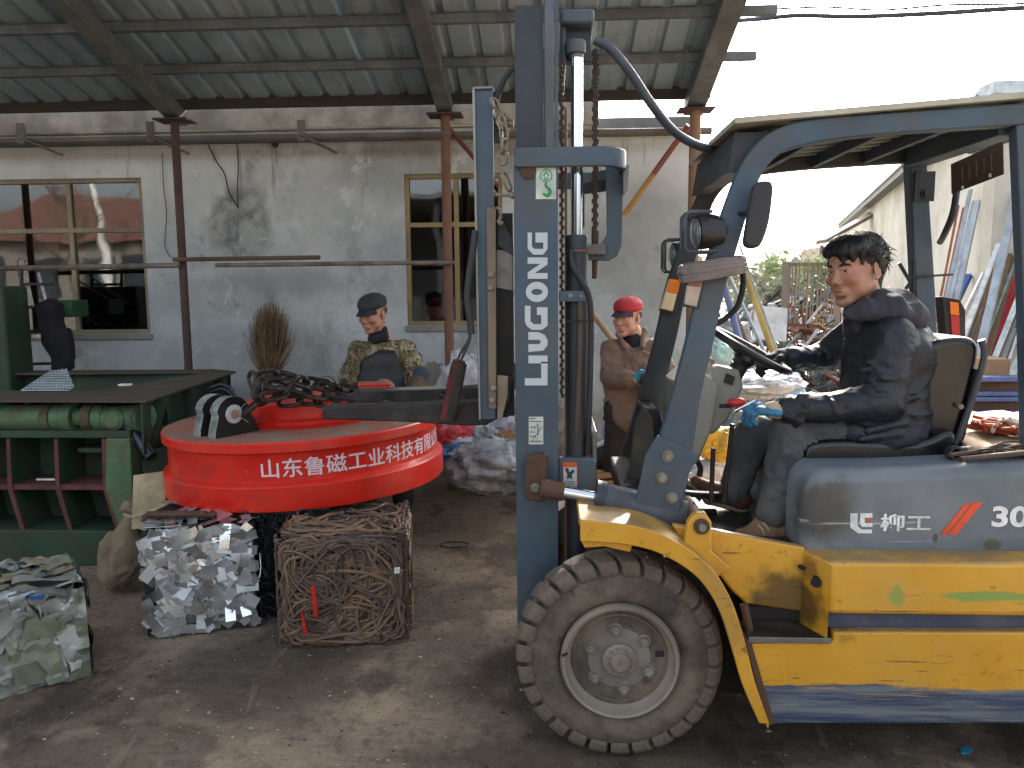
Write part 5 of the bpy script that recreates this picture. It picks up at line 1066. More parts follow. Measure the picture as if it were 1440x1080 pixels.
    me.loops.add(F.size); me.loops.foreach_set('vertex_index', F.astype(np.int32).ravel()); me.polygons.add(len(F))
    me.polygons.foreach_set('loop_start', np.arange(0, F.size, 4, dtype=np.int32)); me.update(calc_edges=True); me.validate()
    me.materials.append(mat); me.shade_smooth()
    o = link(name, me, parent, **kw)
    if smooth: m = o.modifiers.new('sm', 'SMOOTH'); m.iterations = smooth; m.factor = .5
    return o
def folds(amp, sc, seed=0, stretch=(1, 1, 1), fine=.3):      # ridged cloth creases
    def f(V, N):
        p = V*np.array(stretch)*sc; w1 = np.stack([vnoise(p*.6+7, seed), vnoise(p*.6+19, seed), vnoise(p*.6+31, seed)], -1)*1.6
        r1 = 1-np.abs(2*vnoise(p+w1, seed+1)-1)*1.6; r2 = 1-np.abs(2*vnoise(p*2.3+w1*2, seed+2)-1)*1.6
        return amp*(r1-.3) + amp*fine*r2
    return f

# ---------------- heads and hands
class Head:
    def __init__(s, O, F, S=1.0, up=(0, 0, 1)):
        s.O = Vector(O); s.F = Vector(F).normalized(); s.X = s.F.cross(Vector(up)).normalized(); s.U = s.X.cross(s.F); s.S = S; s.rot = np.array(Matrix((s.X, s.F, s.U)).transposed())
    def p(s, x, y, z): return s.O + (s.X*x + s.F*y + s.U*z)*s.S
    def e(s, c, r, k=.012, op='+', rx=0, rz=0): 
        rot = s.rot @ np.array(Euler((rx, 0, rz)).to_matrix()); return ell(s.p(*c), [q*s.S for q in r], rot, k, op)
    def c(s, a, b, ra, rb=None, k=.012, op='+', flat=None): return cap(s.p(*a), s.p(*b), ra*s.S, (rb or ra)*s.S, k, flat, op)
    def prims(s, jaw=1, lean_=1):
        L = [s.e((0,-.022,.035), (.077,.098,.082), .02), s.e((0,.028,-.012), (.066,.074,.088), .02), s.e((0,.03,.05), (.062,.066,.045), .02),
             s.c((-.045,-.005,-.055), (-.018,.068,-.105), .022, .018, .025), s.c((.045,-.005,-.055), (.018,.068,-.105), .022, .018, .025), s.e((0,.074,-.108), (.024,.02,.018), .016), s.e((0,.03,-.075), (.045,.05,.035), .02)]
        for q in (-1, 1):
            L += [s.e((q*.045,.066,-.028), (.024,.024,.020), .018), s.e((q*.050,.035,-.062), (.022,.03,.03), .02),
                  s.e((q*.033,.106,.006), (.020,.014,.010), .010, '-'), s.e((q*.032,.080,.003), (.0155,.012,.0115), .005), s.c((q*.014,.092,.022), (q*.050,.078,.022), .007, .006, .008),
                  s.c((q*.018,.097,.011), (q*.046,.089,.010), .0035, .003, .004), s.c((q*.019,.095,-.006), (q*.045,.088,-.006), .003, .0025, .004)]
            L += [s.e((q*.079,-.018,-.008), (.006,.018,.032), .004, rx=-.15), s.e((q*.084,-.010,-.006), (.005,.008,.017), .003, '-'), s.e((q*.080,-.008,-.036), (.006,.009,.010), .005)]
        L += [s.c((0,.090,.012), (0,.108,-.028), .0075, .0110, .010), s.e((0,.111,-.031), (.0125,.010,.0095), .006), s.e((-.013,.104,-.038), (.0085,.010,.008), .005), s.e((.013,.104,-.038), (.0085,.010,.008), .005),
              s.e((-.007,.112,-.046), (.0035,.005,.004), .003, '-'), s.e((.007,.112,-.046), (.0035,.005,.004), .003, '-'),
              s.e((0,.082,-.070), (.030,.020,.022), .012), s.e((0,.099,-.0655), (.023,.0075,.0055), .004), s.e((0,.098,-.0795), (.020,.0075,.0065), .004), s.e((0,.112,-.0722), (.019,.014,.0012), .002, '-'),
              s.e((0,.088,-.091), (.022,.010,.006), .006, '-')]
        return L
def hand(W, D, N, T, curl=(.5, .7, .5), S=1.0, pad=0, spread=.0, thumb=.8):
    """wrist, direction of the fingers, palm normal, thumb side"""
    W, D, N, T = Vector(W), Vector(D).normalized(), Vector(N).normalized(), Vector(T).normalized(); L = []
    f = lambda a, b, ra, rb, k, fl=None: cap(a, b, ra*S+pad, rb*S+pad, k, fl)
    L.append(f(W-D*.01*S, W+D*.03*S, .027, .03, .01, (N, .72)))
    L.append(f(W+D*.03*S-T*.014*S, W+D*.082*S-T*.018*S, .024, .022, .012, (N, .6))); L.append(f(W+D*.03*S+T*.012*S, W+D*.086*S+T*.018*S, .026, .022, .012, (N, .6)))
    lens = ((.040, .025, .020), (.045, .029, .022), (.042, .027, .021), (.033, .020, .018))
    for i, (off, ln) in enumerate(zip((.030, .010, -.010, -.029), lens)):
        p = W + D*(.088-.004*abs(i-1))*S + T*off*S; d = (D + T*spread*(1.5-i)*.3).normalized(); a = 0; r_ = (.0092, .0095, .009, .0078)[i]
        for j in range(3):
            a += curl[j]*(1+.06*i); dd = (d*math.cos(a) + N*math.sin(a)).normalized(); q = p + dd*ln[j]*S; L.append(f(p, q, r_-.0006*j, r_-.0006*(j+1), .0035)); p = q
    p = W + D*.022*S + T*.026*S + N*.006*S; dd = (D*.62 + T*thumb + N*.25).normalized()
    for ln, r_, dv in ((.042, .0125, 0), (.032, .0108, .5), (.025, .0098, .45)):
        dd = (dd + (D*.7 - T*.5 + N*.6)*dv).normalized(); q = p + dd*ln*S; L.append(f(p, q, r_, r_-.001, .006)); p = q
    return L
def skin_mat(name, H, base, red):
    q = NT(name); c = q.mix(q.ramp(q.noise(26, 6, .65), .3, .7), lin(base), tuple(min(1, v*1.18) for v in lin(base)))
    for x, z, r_ in ((-.048, -.03, .03), (.048, -.03, .03), (0, -.035, .016)): c = q.mix(q.math('MULTIPLY', q.blot(H.p(x, .085, z), r_*H.S, 1.2, 30, .1), .22), c, lin(red))
    for z, k in ((-.0655, .006), (-.0795, .007)): c = q.mix(q.math('MULTIPLY', q.blot(H.p(0, .10, z), .02*H.S, .5, 30, .05, (1, 1, 1)), .25), c, lin('#8a4a45'))
    c = q.mix(q.math('MULTIPLY', q.blot(H.p(0, .07, -.09), .045*H.S, .8, 60, .2), .08), c, lin('#5f4a40'))
    q.b.inputs['Subsurface Weight'].default_value = .12; q.b.inputs['Subsurface Radius'].default_value = (.012, .005, .003); q.b.inputs['Subsurface Scale'].default_value = .6
    return q.out(c, q.ramp(q.noise(40, 3), .3, .7, .42, .6), 0, q.bump(q.noise(160, 4, .7), .25, .0015))
HAIR = M('black_hair', '#101012', .42, 0, var=.3, sc=40, bump=.5, bsc=140, bd=.004)
EYEM = M('eye_dark', '#15100e', .15, bump=0); EYEW = M('eye_white', '#b3a8a0', .2, bump=0)
def face_bits(H, par, brow='#171414'):
    bm_ = M('brow_'+brow[1:], brow, .8, bump=0)
    for q in (-1, 1):
        e = MB().ball(H.p(q*.032, .0845, .003), tuple(v*H.S for v in (.0135, .0095, .0052)), 14, 8, Matrix((H.X, H.F, H.U)).transposed()).build('eye', EYEW, par)
        MB().ball(H.p(q*.032-.002, .0895, .003), tuple(v*H.S for v in (.0068, .005, .0052)), 12, 8, Matrix((H.X, H.F, H.U)).transposed()).build('iris', EYEM, e)
        m = MB(); pts = [H.p(q*.014, .0995, .0205), H.p(q*.028, .098, .026), H.p(q*.042, .090, .0255), H.p(q*.054, .077, .020)]; m.tube(catmull(pts, 4), [.002*H.S]*2+[.0042*H.S]*7+[.003*H.S]*3+[.001*H.S], 6); m.build('eyebrow', bm_, par)
def tufts(H, par, n, seed, test, l0=.02, l1=.05, r_=.0009, dirf=None):
    r2 = random.Random(seed); m = MB(); c = 0
    while c < n:
        v = Vector((r2.gauss(0, 1), r2.gauss(0, 1), r2.gauss(0, 1))).normalized()
        if not test(v): continue
        c += 1; p = Vector((v.x*.084, -.022+v.y*.106, .04+v.z*.088)); d = dirf(v) if dirf else Vector((v.x*.5, v.y*.5+.2, -.4)); l = r2.uniform(l0, l1)
        d = (d + Vector((r2.gauss(0,.25), r2.gauss(0,.25), r2.gauss(0,.25)))).normalized()
        pts = [p*.98, p+d*l*.5+v*.006, p+d*l+Vector((0,0,-.004))]; m.tube([H.p(*q) for q in pts], [r_*1.6, r_*1.3, r_*.3], 4, caps=False)
    m.build('hair_strands', HAIR, par)

# ================================================================== DRIVER
dr = thing('person', 'driver in dark padded jacket and grey trousers sitting on the forklift', 'person', (P(1235, 620, 3.0).x, 3.0, P(1235, 640, 3.0).z))
H = Head(P(1203, 379, 2.98), (-.87, -.50, -.12), 1.0, up=(-.1, .0, 1))
SK1 = skin_mat('driver_skin', H, '#ad7f69', '#a8584a')
def qv(px, py, Y): return P(px, py, Y)
J = dict(sn=qv(1256, 474, 2.84), sf=qv(1205, 468, 3.20), en=qv(1236, 566, 2.80), ef=qv(1158, 503, 3.30), wn=qv(1104, 578, 2.82), wf=qv(1112, 503, 3.22), ch=qv(1240, 500, 3.02), be=qv(1243, 570, 3.0), pe=qv(1250, 612, 3.0), nk=qv(1222, 440, 3.0),
         hn=qv(1240, 603, 2.92), hf=qv(1240, 600, 3.12), kn=qv(1112, 601, 2.88), kf=qv(1060, 612, 3.15), an=qv(1090, 712, 2.86), af=qv(1032, 690, 3.15))
Wn, Dn = J['wn'], Vector((-1, .12, .10)); Nn = Vector((0, .25, -1)); Tn = Vector((.1, .95, .2))
Wf, Df = J['wf'], Vector((-1, -.1, -.25)); Nf = Vector((-.2, -.05, -1)); Tf = Vector((-.1, -1, .1))
hn_p = lambda pad: hand(Wn, Dn, Nn, Tn, (.45, .8, .7), 1.0, pad); hf_p = lambda pad: hand(Wf+Vector((-.01,0,.02)), Df, Nf, Tf, (.5, .9, .8), .95, pad)
body = H.prims() + [cap(H.p(0,-.03,-.06), J['nk'], .052, .058, .03), cap(J['nk'], J['ch'], .06, .12, .05), cap(J['ch'], J['pe'], .115, .09, .05, ((0,1,0), 1.25)), cap(J['sn'], J['sf'], .05, .05, .05),
    cap(J['sn'], J['en'], .046, .036, .03), cap(J['en'], J['wn'], .038, .026, .02), cap(J['sf'], J['ef'], .046, .036, .03), cap(J['ef'], J['wf'], .036, .026, .02),
    cap(J['hn'], J['kn'], .06, .052, .03), cap(J['kn'], J['an'], .052, .036, .03), cap(J['hf'], J['kf'], .06, .05, .03), cap(J['kf'], J['af'], .05, .036, .03)] + hn_p(-.001) + hf_p(-.001)
sdf_mesh(body, .0031, 'body', SK1, dr, smooth=2)
face_bits(H, dr)
hair = [H.e((0,-.030,.050), (.087,.105,.088), .02), H.e((0,.022,.090), (.074,.066,.042), .02), H.c((-.075,-.03,.03), (-.078,-.04,-.015), .020, .012, .015), H.c((.075,-.03,.03), (.078,-.04,-.015), .020, .012, .015), H.c((0,-.10,.02), (0,-.09,-.065), .045, .028, .03),
        H.e((-.028,.052,.078), (.052,.052,.034), .02, rx=-.45), H.e((.034,.050,.080), (.050,.050,.030), .02, rx=-.4), H.c((-.05,.07,.062), (-.058,.073,.034), .014, .006, .015), H.c((-.02,.085,.066), (-.030,.094,.040), .013, .005, .015), H.c((-.07,.03,.07), (-.074,.050,.020), .014, .006, .01), H.c((.07,.03,.07), (.074,.050,.025), .014, .006, .01),
        H.e((0,.125,-.035), (.076,.080,.070), .010, '-'), H.e((-.085,-.002,-.035), (.02,.026,.034), .008, '-'), H.e((.085,-.002,-.035), (.02,.026,.034), .008, '-')]
def hd(V, N):
    R_ = np.array(H.rot); l = (V-np.array(H.O)) @ R_; ang = np.arctan2(l[:,0], l[:,1]+.02)
    return .0045*(vnoise(np.stack([ang*26, l[:,2]*14, l[:,1]*12], -1), 3)-.4) + .002*(vnoise(np.stack([ang*60, l[:,2]*20, l[:,1]*20], -1), 4)-.5) + .005*(vnoise(V*34, 5)-.5)
sdf_mesh(hair, .0035, 'hair', HAIR, dr, disp=hd)
tufts(H, dr, 420, 4, lambda v: v.z > -.35 and (v.y < .55 or v.z > .35) and not (abs(v.x) > .6 and v.z < 0 and v.y > -.3), .02, .045, .0011)
JM = NT('driver_jacket'); cj = JM.mix(JM.ramp(JM.noise(3, 5, .6), .35, .7), lin('#15181f'), lin('#242a35')); JKM = JM.out(cj, JM.ramp(JM.noise(9, 5), .3, .7, .40, .60), 0, JM.bump(JM.noise(11, 7, .6, dist=1.2), .5, .02, JM.bump(JM.noise(260, 2), .2, .001)))
jk = [cap(J['ch']+Vector((0,0,.05)), J['be'], .128, .138, .05, ((0,1,0), 1.35)), cap(J['be'], qv(1245, 596, 3.0), .140, .142, .05, ((0,1,0), 1.3)), ell(qv(1262, 500, 3.02), (.115,.19,.13), k=.05), cap(J['sn']+Vector((-.01,.05,.0)), J['sf']+Vector((.03,-.03,0)), .068, .06, .05),
      cap(J['sn'], J['en']+Vector((.015,0,.0)), .070, .064, .03), cap(J['en']+Vector((.012,0,0)), J['wn']+Vector((.02,0,.004)), .064, .046, .02), cap(J['sf'], J['ef'], .065, .056, .03), cap(J['ef'], J['wf']+Vector((.01,0,0)), .056, .044, .02),
      cap(qv(1202, 606, 2.86), qv(1272, 622, 2.86), .05, .055, .05), cap(qv(1200, 600, 3.08), qv(1270, 628, 3.1), .045, .05, .04),
      ell(J['nk']+Vector((-.012,-.005,.035)), (.050,.052,.08), k=.012, op='-')]
rj = random.Random(4)
for a, b, r0 in (('sn', 'en', .066), ('en', 'wn', .056), ('ef', 'wf', .05)):      # creases across the sleeves
    A, B = Vector(J[a]), Vector(J[b]); d = (B-A).normalized(); u = d.orthogonal().normalized()
    for i in range(9):
        t = (i+.6)/9.5; c = A.lerp(B, t); th = rj.uniform(0, 6.28); w_ = d.cross(u); rad = r0*(1-.1*t)
        p = [c + (u*math.cos(th+s)+w_*math.sin(th+s))*(rad+.001) + d*(s*.018*rj.choice((-1, 1))) for s in (0, .7, 1.4)]
        jk.append(cap(p[0], p[1], .0055, .0065, .012)); jk.append(cap(p[1], p[2], .0065, .003, .012))
for i in range(10):      # creases down the back and flank
    y = 500+i*12; x = rj.uniform(1235, 1262); jk.append(cap(qv(x-26, y+rj.uniform(8, 16), 2.80), qv(x+28, y+rj.uniform(-4, 6), 2.80), .005, .006, .016))
sdf_mesh(jk, .0055, 'jacket', JKM, dr, disp=folds(.008, 9, 3, (1, 1, 1.7), .35))
HD_ = M('hood_grey', '#3a3941', .9, 0, var=.15, sc=20, bump=.6, bsc=220, bd=.002)
sdf_mesh([cap(J['nk']+Vector((0,0,-.05)), J['nk']+Vector((-.012,0,.022)), .086, .074, .03), ell(J['nk']+Vector((-.02,0,.065)), (.062,.066,.06), k=.012, op='-')], .005, 'collar', JKM, dr, disp=folds(.006, 22, 6))
hood = [cap(qv(1196, 440, 2.885), qv(1222, 437, 2.87), .020, .030, .03), cap(qv(1222, 437, 2.87), qv(1256, 436, 2.86), .030, .036, .04), cap(qv(1256, 436, 2.86), qv(1280, 446, 2.94), .036, .036, .05), cap(qv(1280, 446, 2.94), qv(1280, 446, 3.08), .036, .036, .05), cap(qv(1280, 446, 3.08), qv(1225, 432, 3.15), .036, .028, .04),
        cap(qv(1238, 416, 2.93), qv(1262, 426, 2.98), .022, .034, .05), cap(qv(1262, 426, 2.98), qv(1240, 418, 3.1), .034, .022, .05), ell(qv(1262, 446, 3.0), (.065,.14,.055), k=.05), ell(qv(1244, 432, 2.96), (.05,.07,.045), k=.05), ell(J['nk']+Vector((-.012,0,.075)), (.060,.066,.085), k=.02, op='-')]
sdf_mesh(hood, .005, 'hood', HD_, dr, disp=folds(.010, 13, 8, (1, 1, 1.4), .3))
TRM = NT('driver_trousers'); ct = TRM.mix(TRM.ramp(TRM.noise(6, 6, .65), .3, .7), lin('#3b3f42'), lin('#565a5c')); ct = TRM.mix(TRM.math('MULTIPLY', TRM.ramp(TRM.noise(3, 7, .7), .5, .7), .4), ct, lin('#5d574d')); TRMM = TRM.out(ct, .85, 0, TRM.bump(TRM.noise(16, 6, .6, dist=.8), .5, .015, TRM.bump(TRM.noise(400, 2), .25, .001)))
tr = [cap(J['hn'], J['kn'], .072, .064, .03, ((0,1,0), 1.05)), cap(J['kn'], J['an'], .066, .054, .025), cap(J['an']+Vector((.004,0,.02)), J['an']+Vector((-.006,0,-.022)), .054, .060, .02), cap(J['hf'], J['kf'], .074, .066, .03), cap(J['kf'], J['af'], .068, .056, .025), cap(J['hn'], J['hf'], .08, .08, .04)]
for i in range(12):
    t = rj.uniform(.02, .98); c = Vector(J['kn']).lerp(J['an'], t); a_ = rj.uniform(-1.2, 1.2); w_ = .060
    tr.append(cap(c+Vector((w_*math.sin(a_), -w_*math.cos(a_), .012)), c+Vector((w_*math.sin(a_+.8), -w_*math.cos(a_+.8), -.018)), .006, .004, .014))
for i in range(6): a_ = -.2+i*.35; c = Vector(J['kn'])+Vector((.02,0,-.01)); tr.append(cap(c+Vector((-.01,-.066,.02)), c+Vector((.07*math.cos(a_), -.062, -.07*math.sin(a_)-.01)), .004, .006, .012))
sdf_mesh(tr, .0055, 'trousers', TRMM, dr, disp=folds(.006, 12, 12, (1.6, 1, .7), .4))
SH1 = M('shoe_tan', '#7c634d', .8, dirt='#4f4034', da=.6, dsc=14, bump=.3); SH2 = M('shoe_brown', '#5d3a2c', .7, dirt='#3b2a22', da=.5); SOLE = M('shoe_sole', '#3a352f', .85, dirt='#6f6455', da=.5)
sh1 = [cap(qv(1102, 740, 2.86), qv(1070, 742, 2.86), .040, .038, .03, ((0,1,0), .95)), cap(qv(1070, 748, 2.86), qv(1044, 751, 2.85), .032, .027, .03, ((0,0,1), .8)), cap(qv(1086, 728, 2.86), qv(1090, 742, 2.86), .042, .044, .03)]
s_ = sdf_mesh(sh1, .005, 'shoe', SH1, dr, disp=folds(.002, 40, 5)); 
sdf_mesh([cap(qv(1106, 759, 2.86), qv(1044, 761, 2.85), .038, .034, .02, ((0,0,1), .28))], .005, 'sole', SOLE, s_)
m = MB(); 
for i in range(3): m.tube([qv(1066+i*7, 738-i*3, 2.82), qv(1072+i*7, 745-i*3, 2.815), qv(1075+i*7, 752-i*2, 2.82)], .003, 5)
m.build('laces', M('lace', '#b8a890', .8), s_)
sh2 = [cap(qv(1040, 700, 3.15), qv(1005, 692, 3.15), .040, .036, .03), cap(qv(1005, 692, 3.15), qv(978, 678, 3.15), .034, .026, .03), cap(qv(1030, 690, 3.15), qv(1040, 702, 3.15), .04, .042, .03)]
s_ = sdf_mesh(sh2, .005, 'shoe', SH2, dr); sdf_mesh([cap(qv(1040, 716, 3.15), qv(1000, 706, 3.15), .036, .03, .02, ((0,0,1), .35)), cap(qv(990, 700, 3.15), qv(966, 676, 3.15), .03, .028, .02, ((-.7,0,-.7), .35))], .005, 'sole', M('sole_pale', '#8a8068', .85, dirt='#5f5543'), s_)
GLV = M('glove_blue', '#2a7197', .5, 0, var=.2, sc=25, dirt='#3b4a50', da=.7, dsc=18, bump=.3); GLK = M('glove_black', '#17181a', .8, bump=.4); CUF = M('glove_cuff', '#a59886', .9, dirt='#6f5f50', da=.6, dsc=20, bump=.5)
g_ = sdf_mesh(hn_p(.0028), .0032, 'glove', GLV, dr, label='blue rubber palmed glove on the lever'); sdf_mesh([cap(Wn+Vector((.012,0,0)), Wn+Dn.normalized()*.045, .036, .034, .01, (Nn, .85))], .004, 'cuff', CUF, g_, disp=folds(.002, 45, 2))
sdf_mesh(hf_p(.0035), .0036, 'glove', GLK, dr, label='black glove on the far rim of the wheel')

tufts(H, dr, 300, 6, lambda v: v.y > .35 and .25 < v.z < .75, .018, .034, .0012, lambda v: Vector((v.x*.25, .25, -1)))
# ================================================================== WORKER IN CAMOUFLAGE AND APRON
def creases(A, B, r0, n, seed, amp=.006):
    r2 = random.Random(seed); A, B = Vector(A), Vector(B); d = (B-A).normalized(); u = d.orthogonal().normalized(); w_ = d.cross(u); L = []
    for i in range(n):
        c = A.lerp(B, (i+.5)/n); th = r2.uniform(0, 6.28); p = [c + (u*math.cos(th+s)+w_*math.sin(th+s))*(r0+.001) + d*(s*.02*r2.choice((-1, 1))) for s in (0, .8, 1.6)]
        L += [cap(p[0], p[1], amp, amp*1.1, .014), cap(p[1], p[2], amp*1.1, amp*.5, .014)]
    return L
def trunk_creases(C, Y, n, seed, amp=.007):
    r2 = random.Random(seed); L = []
    for i in range(n):
        x = C.x+r2.uniform(-.16, .16); z = C.z+r2.uniform(-.22, .10); y = Y+.10*(abs(x-C.x)/.17)**2; dx, dz = r2.uniform(-.08, .08), r2.uniform(-.10, -.02); L.append(cap((x, y, z), (x+dx, y, z+dz), amp, amp*.5, .02))
    return L
w1 = thing('person', 'old worker in dark cap, camouflage jacket and black apron standing behind the red magnet', 'person', (P(535, 560, 5.5).x, 5.5, 0))
H = Head(P(524, 441, 5.45), (-.42, -.88, -.22), 1.0); Hw1 = H
SKa = skin_mat('worker_skin', H, '#a97c68', '#a0574a')
q = lambda a, b, Y: P(a, b, Y)
x0 = P(537, 560, 5.5).x
J = dict(sl=q(503, 494, 5.42), sr=q(573, 492, 5.50), el=q(489, 535, 5.38), er=q(590, 533, 5.44), wl=q(484, 562, 5.2), wr=q(581, 560, 5.22), ch=q(538, 512, 5.5), be=Vector((x0, 5.5, .92)), pe=Vector((x0, 5.5, .80)), nk=q(533, 472, 5.5))
def legs(x0, Y, yaw=0): return [Vector((x0-.09, Y, .78)), Vector((x0+.09, Y, .78)), Vector((x0-.11, Y-.02, .44)), Vector((x0+.11, Y-.02, .44)), Vector((x0-.13, Y+.02, .09)), Vector((x0+.13, Y+.02, .09))]
Lg = legs(x0, 5.5)
def body_of(H, J, Lg, hands): return H.prims() + [cap(H.p(0,-.03,-.06), J['nk'], .055, .06, .03), cap(J['nk'], J['ch'], .06, .11, .05), cap(J['ch'], J['pe'], .11, .12, .05, ((1,0,0), 1.35)), cap(J['sl'], J['sr'], .05, .05, .05)] + \
    [cap(J['sl'], J['el'], .045, .036), cap(J['el'], J['wl'], .036, .026), cap(J['sr'], J['er'], .045, .036), cap(J['er'], J['wr'], .036, .026), cap(Lg[0], Lg[2], .07, .052), cap(Lg[2], Lg[4], .05, .036), cap(Lg[1], Lg[3], .07, .052), cap(Lg[3], Lg[5], .05, .036)] + hands
hl = lambda p: hand(J['wl'], (.15, -.7, -.5), (.2, .3, -.9), (1, 0, 0), (.3, .5, .4), 1, p); hr = lambda p: hand(J['wr'], (-.25, -.7, -.5), (-.2, .3, -.9), (-1, 0, 0), (.3, .5, .4), 1, p)
sdf_mesh(body_of(H, J, Lg, hl(0)+hr(0)), .0048, 'body', SKa, w1); face_bits(H, w1, '#3a3432')
def capmesh(H, col, brimcol, par, brim=.07):
    c_ = [H.e((0,-.014,.076), (.089,.118,.062), .01), H.e((0,-.014,.056), (.088,.117,.032), .01), H.e((0,-.02,.004), (.13,.17,.036), .004, '-')]
    k_ = sdf_mesh(c_, .0045, 'cap', col, par, disp=folds(.002, 30, 3)); m = MB(); pts = []
    for r_, dz in ((0, 0), (1, -.026)):
        for a in range(-60, 61, 12): t = R(a); pts.append(H.p((.083+.004*r_)*math.sin(t), -.014+(.108+brim*r_*max(0, math.cos(t*1.4)))*math.cos(t), .050+dz*r_-.010*(abs(a)/60)**2))
    n = 11; m.v = [tuple(v) for v in pts] + [tuple(v-H.U*.008) for v in pts]; m.f = [(i, i+1, n+i+1, n+i) for i in range(n-1)] + [(2*n+i+1, 2*n+i, 3*n+i, 3*n+i+1) for i in range(n-1)] + [(n+i, n+i+1, 3*n+i+1, 3*n+i) for i in range(n-1)]
    m.build('brim', brimcol, k_); MB().ball(H.p(0, -.02, .138), .007, 10, 6).build('button', col, k_)
    return k_
capmesh(H, M('cap_darkgrey', '#2e3539', .85, dirt='#4b4c48', da=.4, bump=.5, bsc=150), M('brim_dark', '#242a2e', .8), w1, .062)
sdf_mesh([H.e((0,-.030,.012), (.081,.096,.060), .01), H.e((0,.10,-.01), (.12,.138,.09), .008, '-')], .005, 'hair', M('hair_grey', '#4a4744', .9, bump=.5, bsc=200), w1)
def camo():
    q_ = NT('camouflage_cloth'); v = q_.tc; n1 = q_.noise(17, 4, .7, q_.scaled((1.3, 1, .8)), .8); n2 = q_.noise(24, 4, .7, None, .8); n3 = q_.noise(33, 4, .75, None, 1)
    c = q_.mix(q_.ramp(n1, .48, .50), lin('#a0917a'), lin('#66603f')); c = q_.mix(q_.ramp(n2, .56, .58), c, lin('#3a2f22')); c = q_.mix(q_.ramp(n3, .60, .62), c, lin('#c8bba2'))
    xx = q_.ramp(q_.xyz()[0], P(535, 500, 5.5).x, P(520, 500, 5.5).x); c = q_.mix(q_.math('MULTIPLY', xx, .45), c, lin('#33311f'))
    c = q_.mix(q_.math('MULTIPLY', q_.ramp(q_.noise(3, 6, .7), .45, .7), .4), c, lin('#3a342a')); return q_.out(c, .9, 0, q_.bump(q_.noise(14, 5, .6, dist=.8), .5, .02))
CM_ = camo()
tor = lambda r, J: [cap(J['ch'], J['be'], .118+r, .128+r, .05, ((1,0,0), 1.42)), cap(J['be'], J['be']+Vector((0,0,-.22)), .128+r, .135+r, .05, ((1,0,0), 1.38)), cap(J['sl'], J['sr'], .062+r, .062+r, .06)]
jk = tor(0, J) + [cap(J['sl'], J['el'], .062, .056), cap(J['el'], J['wl'], .056, .046), cap(J['sr'], J['er'], .064, .058), cap(J['er'], J['er'].lerp(J['wr'], .1), .058, .058), ell(J['nk']+Vector((-.01,-.03,.03)), (.055,.06,.06), k=.02, op='-')]
jk += creases(J['sl'], J['el'], .058, 7, 1) + creases(J['sr'], J['er'], .060, 7, 2) + trunk_creases(J['ch'], J['ch'].y-.125, 10, 3)
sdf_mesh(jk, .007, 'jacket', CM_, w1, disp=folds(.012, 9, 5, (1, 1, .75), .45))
sdf_mesh([cap(J['er'].lerp(J['wr'], .05), J['er'].lerp(J['wr'], .85), .060, .046)], .007, 'sleeve_guard', M('sleeve_brown', '#55493a', .9, dirt='#2f2a24', da=.6, dsc=8, bump=.5), w1, disp=folds(.006, 22, 6)); sdf_mesh([cap(J['er']+Vector((0,0,.035)), J['er']+Vector((0,0,.0)), .064, .064)], .007, 'arm_band', M('band_blue', '#2a3748', .7), w1)
sdf_mesh([cap(J['el'].lerp(J['wl'], -.1), J['el'].lerp(J['wl'], .85), .059, .046)], .007, 'sleeve_guard', M('sleeve_green', '#34352a', .9, bump=.5), w1, disp=folds(.006, 22, 9))
ap = tor(.036, J)[:2] + [ell(Vector((J['ch'].x-.01, 5.30, .88)), (.21, .22, .46), k=.02, op='&')]
sdf_mesh(ap, .007, 'apron', M('apron_black', '#16191d', .5, dirt='#3d3f42', da=.7, dsc=5, chip='#55524c', ca=.2, csc=12, bump=.3), w1, disp=folds(.003, 14, 6))
sdf_mesh([cap(J['nk']+Vector((0,-.02,-.02)), J['nk']+Vector((0,-.01,.035)), .072, .062, .02)] + [cap(q(527, 478, 5.36), q(540, 474, 5.38), .03, .03, .03)], .006, 'collar', M('collar_navy', '#171a22', .9, bump=.4), w1, disp=folds(.004, 25, 2))
DT = M('dark_trousers', '#25272b', .85, dirt='#4d463c', da=.5, dsc=5, bump=.4); BT = M('work_boot', '#2a241f', .8, dirt='#5a4d3f', da=.6)
def trousers(Lg, par, mat): 
    sdf_mesh([cap(Lg[0], Lg[2], .086, .078), cap(Lg[2], Lg[4], .078, .072), cap(Lg[1], Lg[3], .086, .078), cap(Lg[3], Lg[5], .078, .072), cap(Lg[0], Lg[1], .09, .09, .04)], .010, 'trousers', mat, par, disp=folds(.008, 10, 2))
    for f in (Lg[4], Lg[5]): sdf_mesh([cap(f+Vector((0,.04,-.04)), f+Vector((0,-.12,-.048)), .048, .040, .03), cap(f, f+Vector((0,.02,-.03)), .05, .05, .03)], .008, 'boot', BT, par)
trousers(Lg, w1, DT)
gw = M('glove_grey', '#6d675e', .9, dirt='#3b3630', da=.6, bump=.4); sdf_mesh(hl(.003), .005, 'glove', gw, w1); sdf_mesh(hr(.003), .005, 'glove', gw, w1)

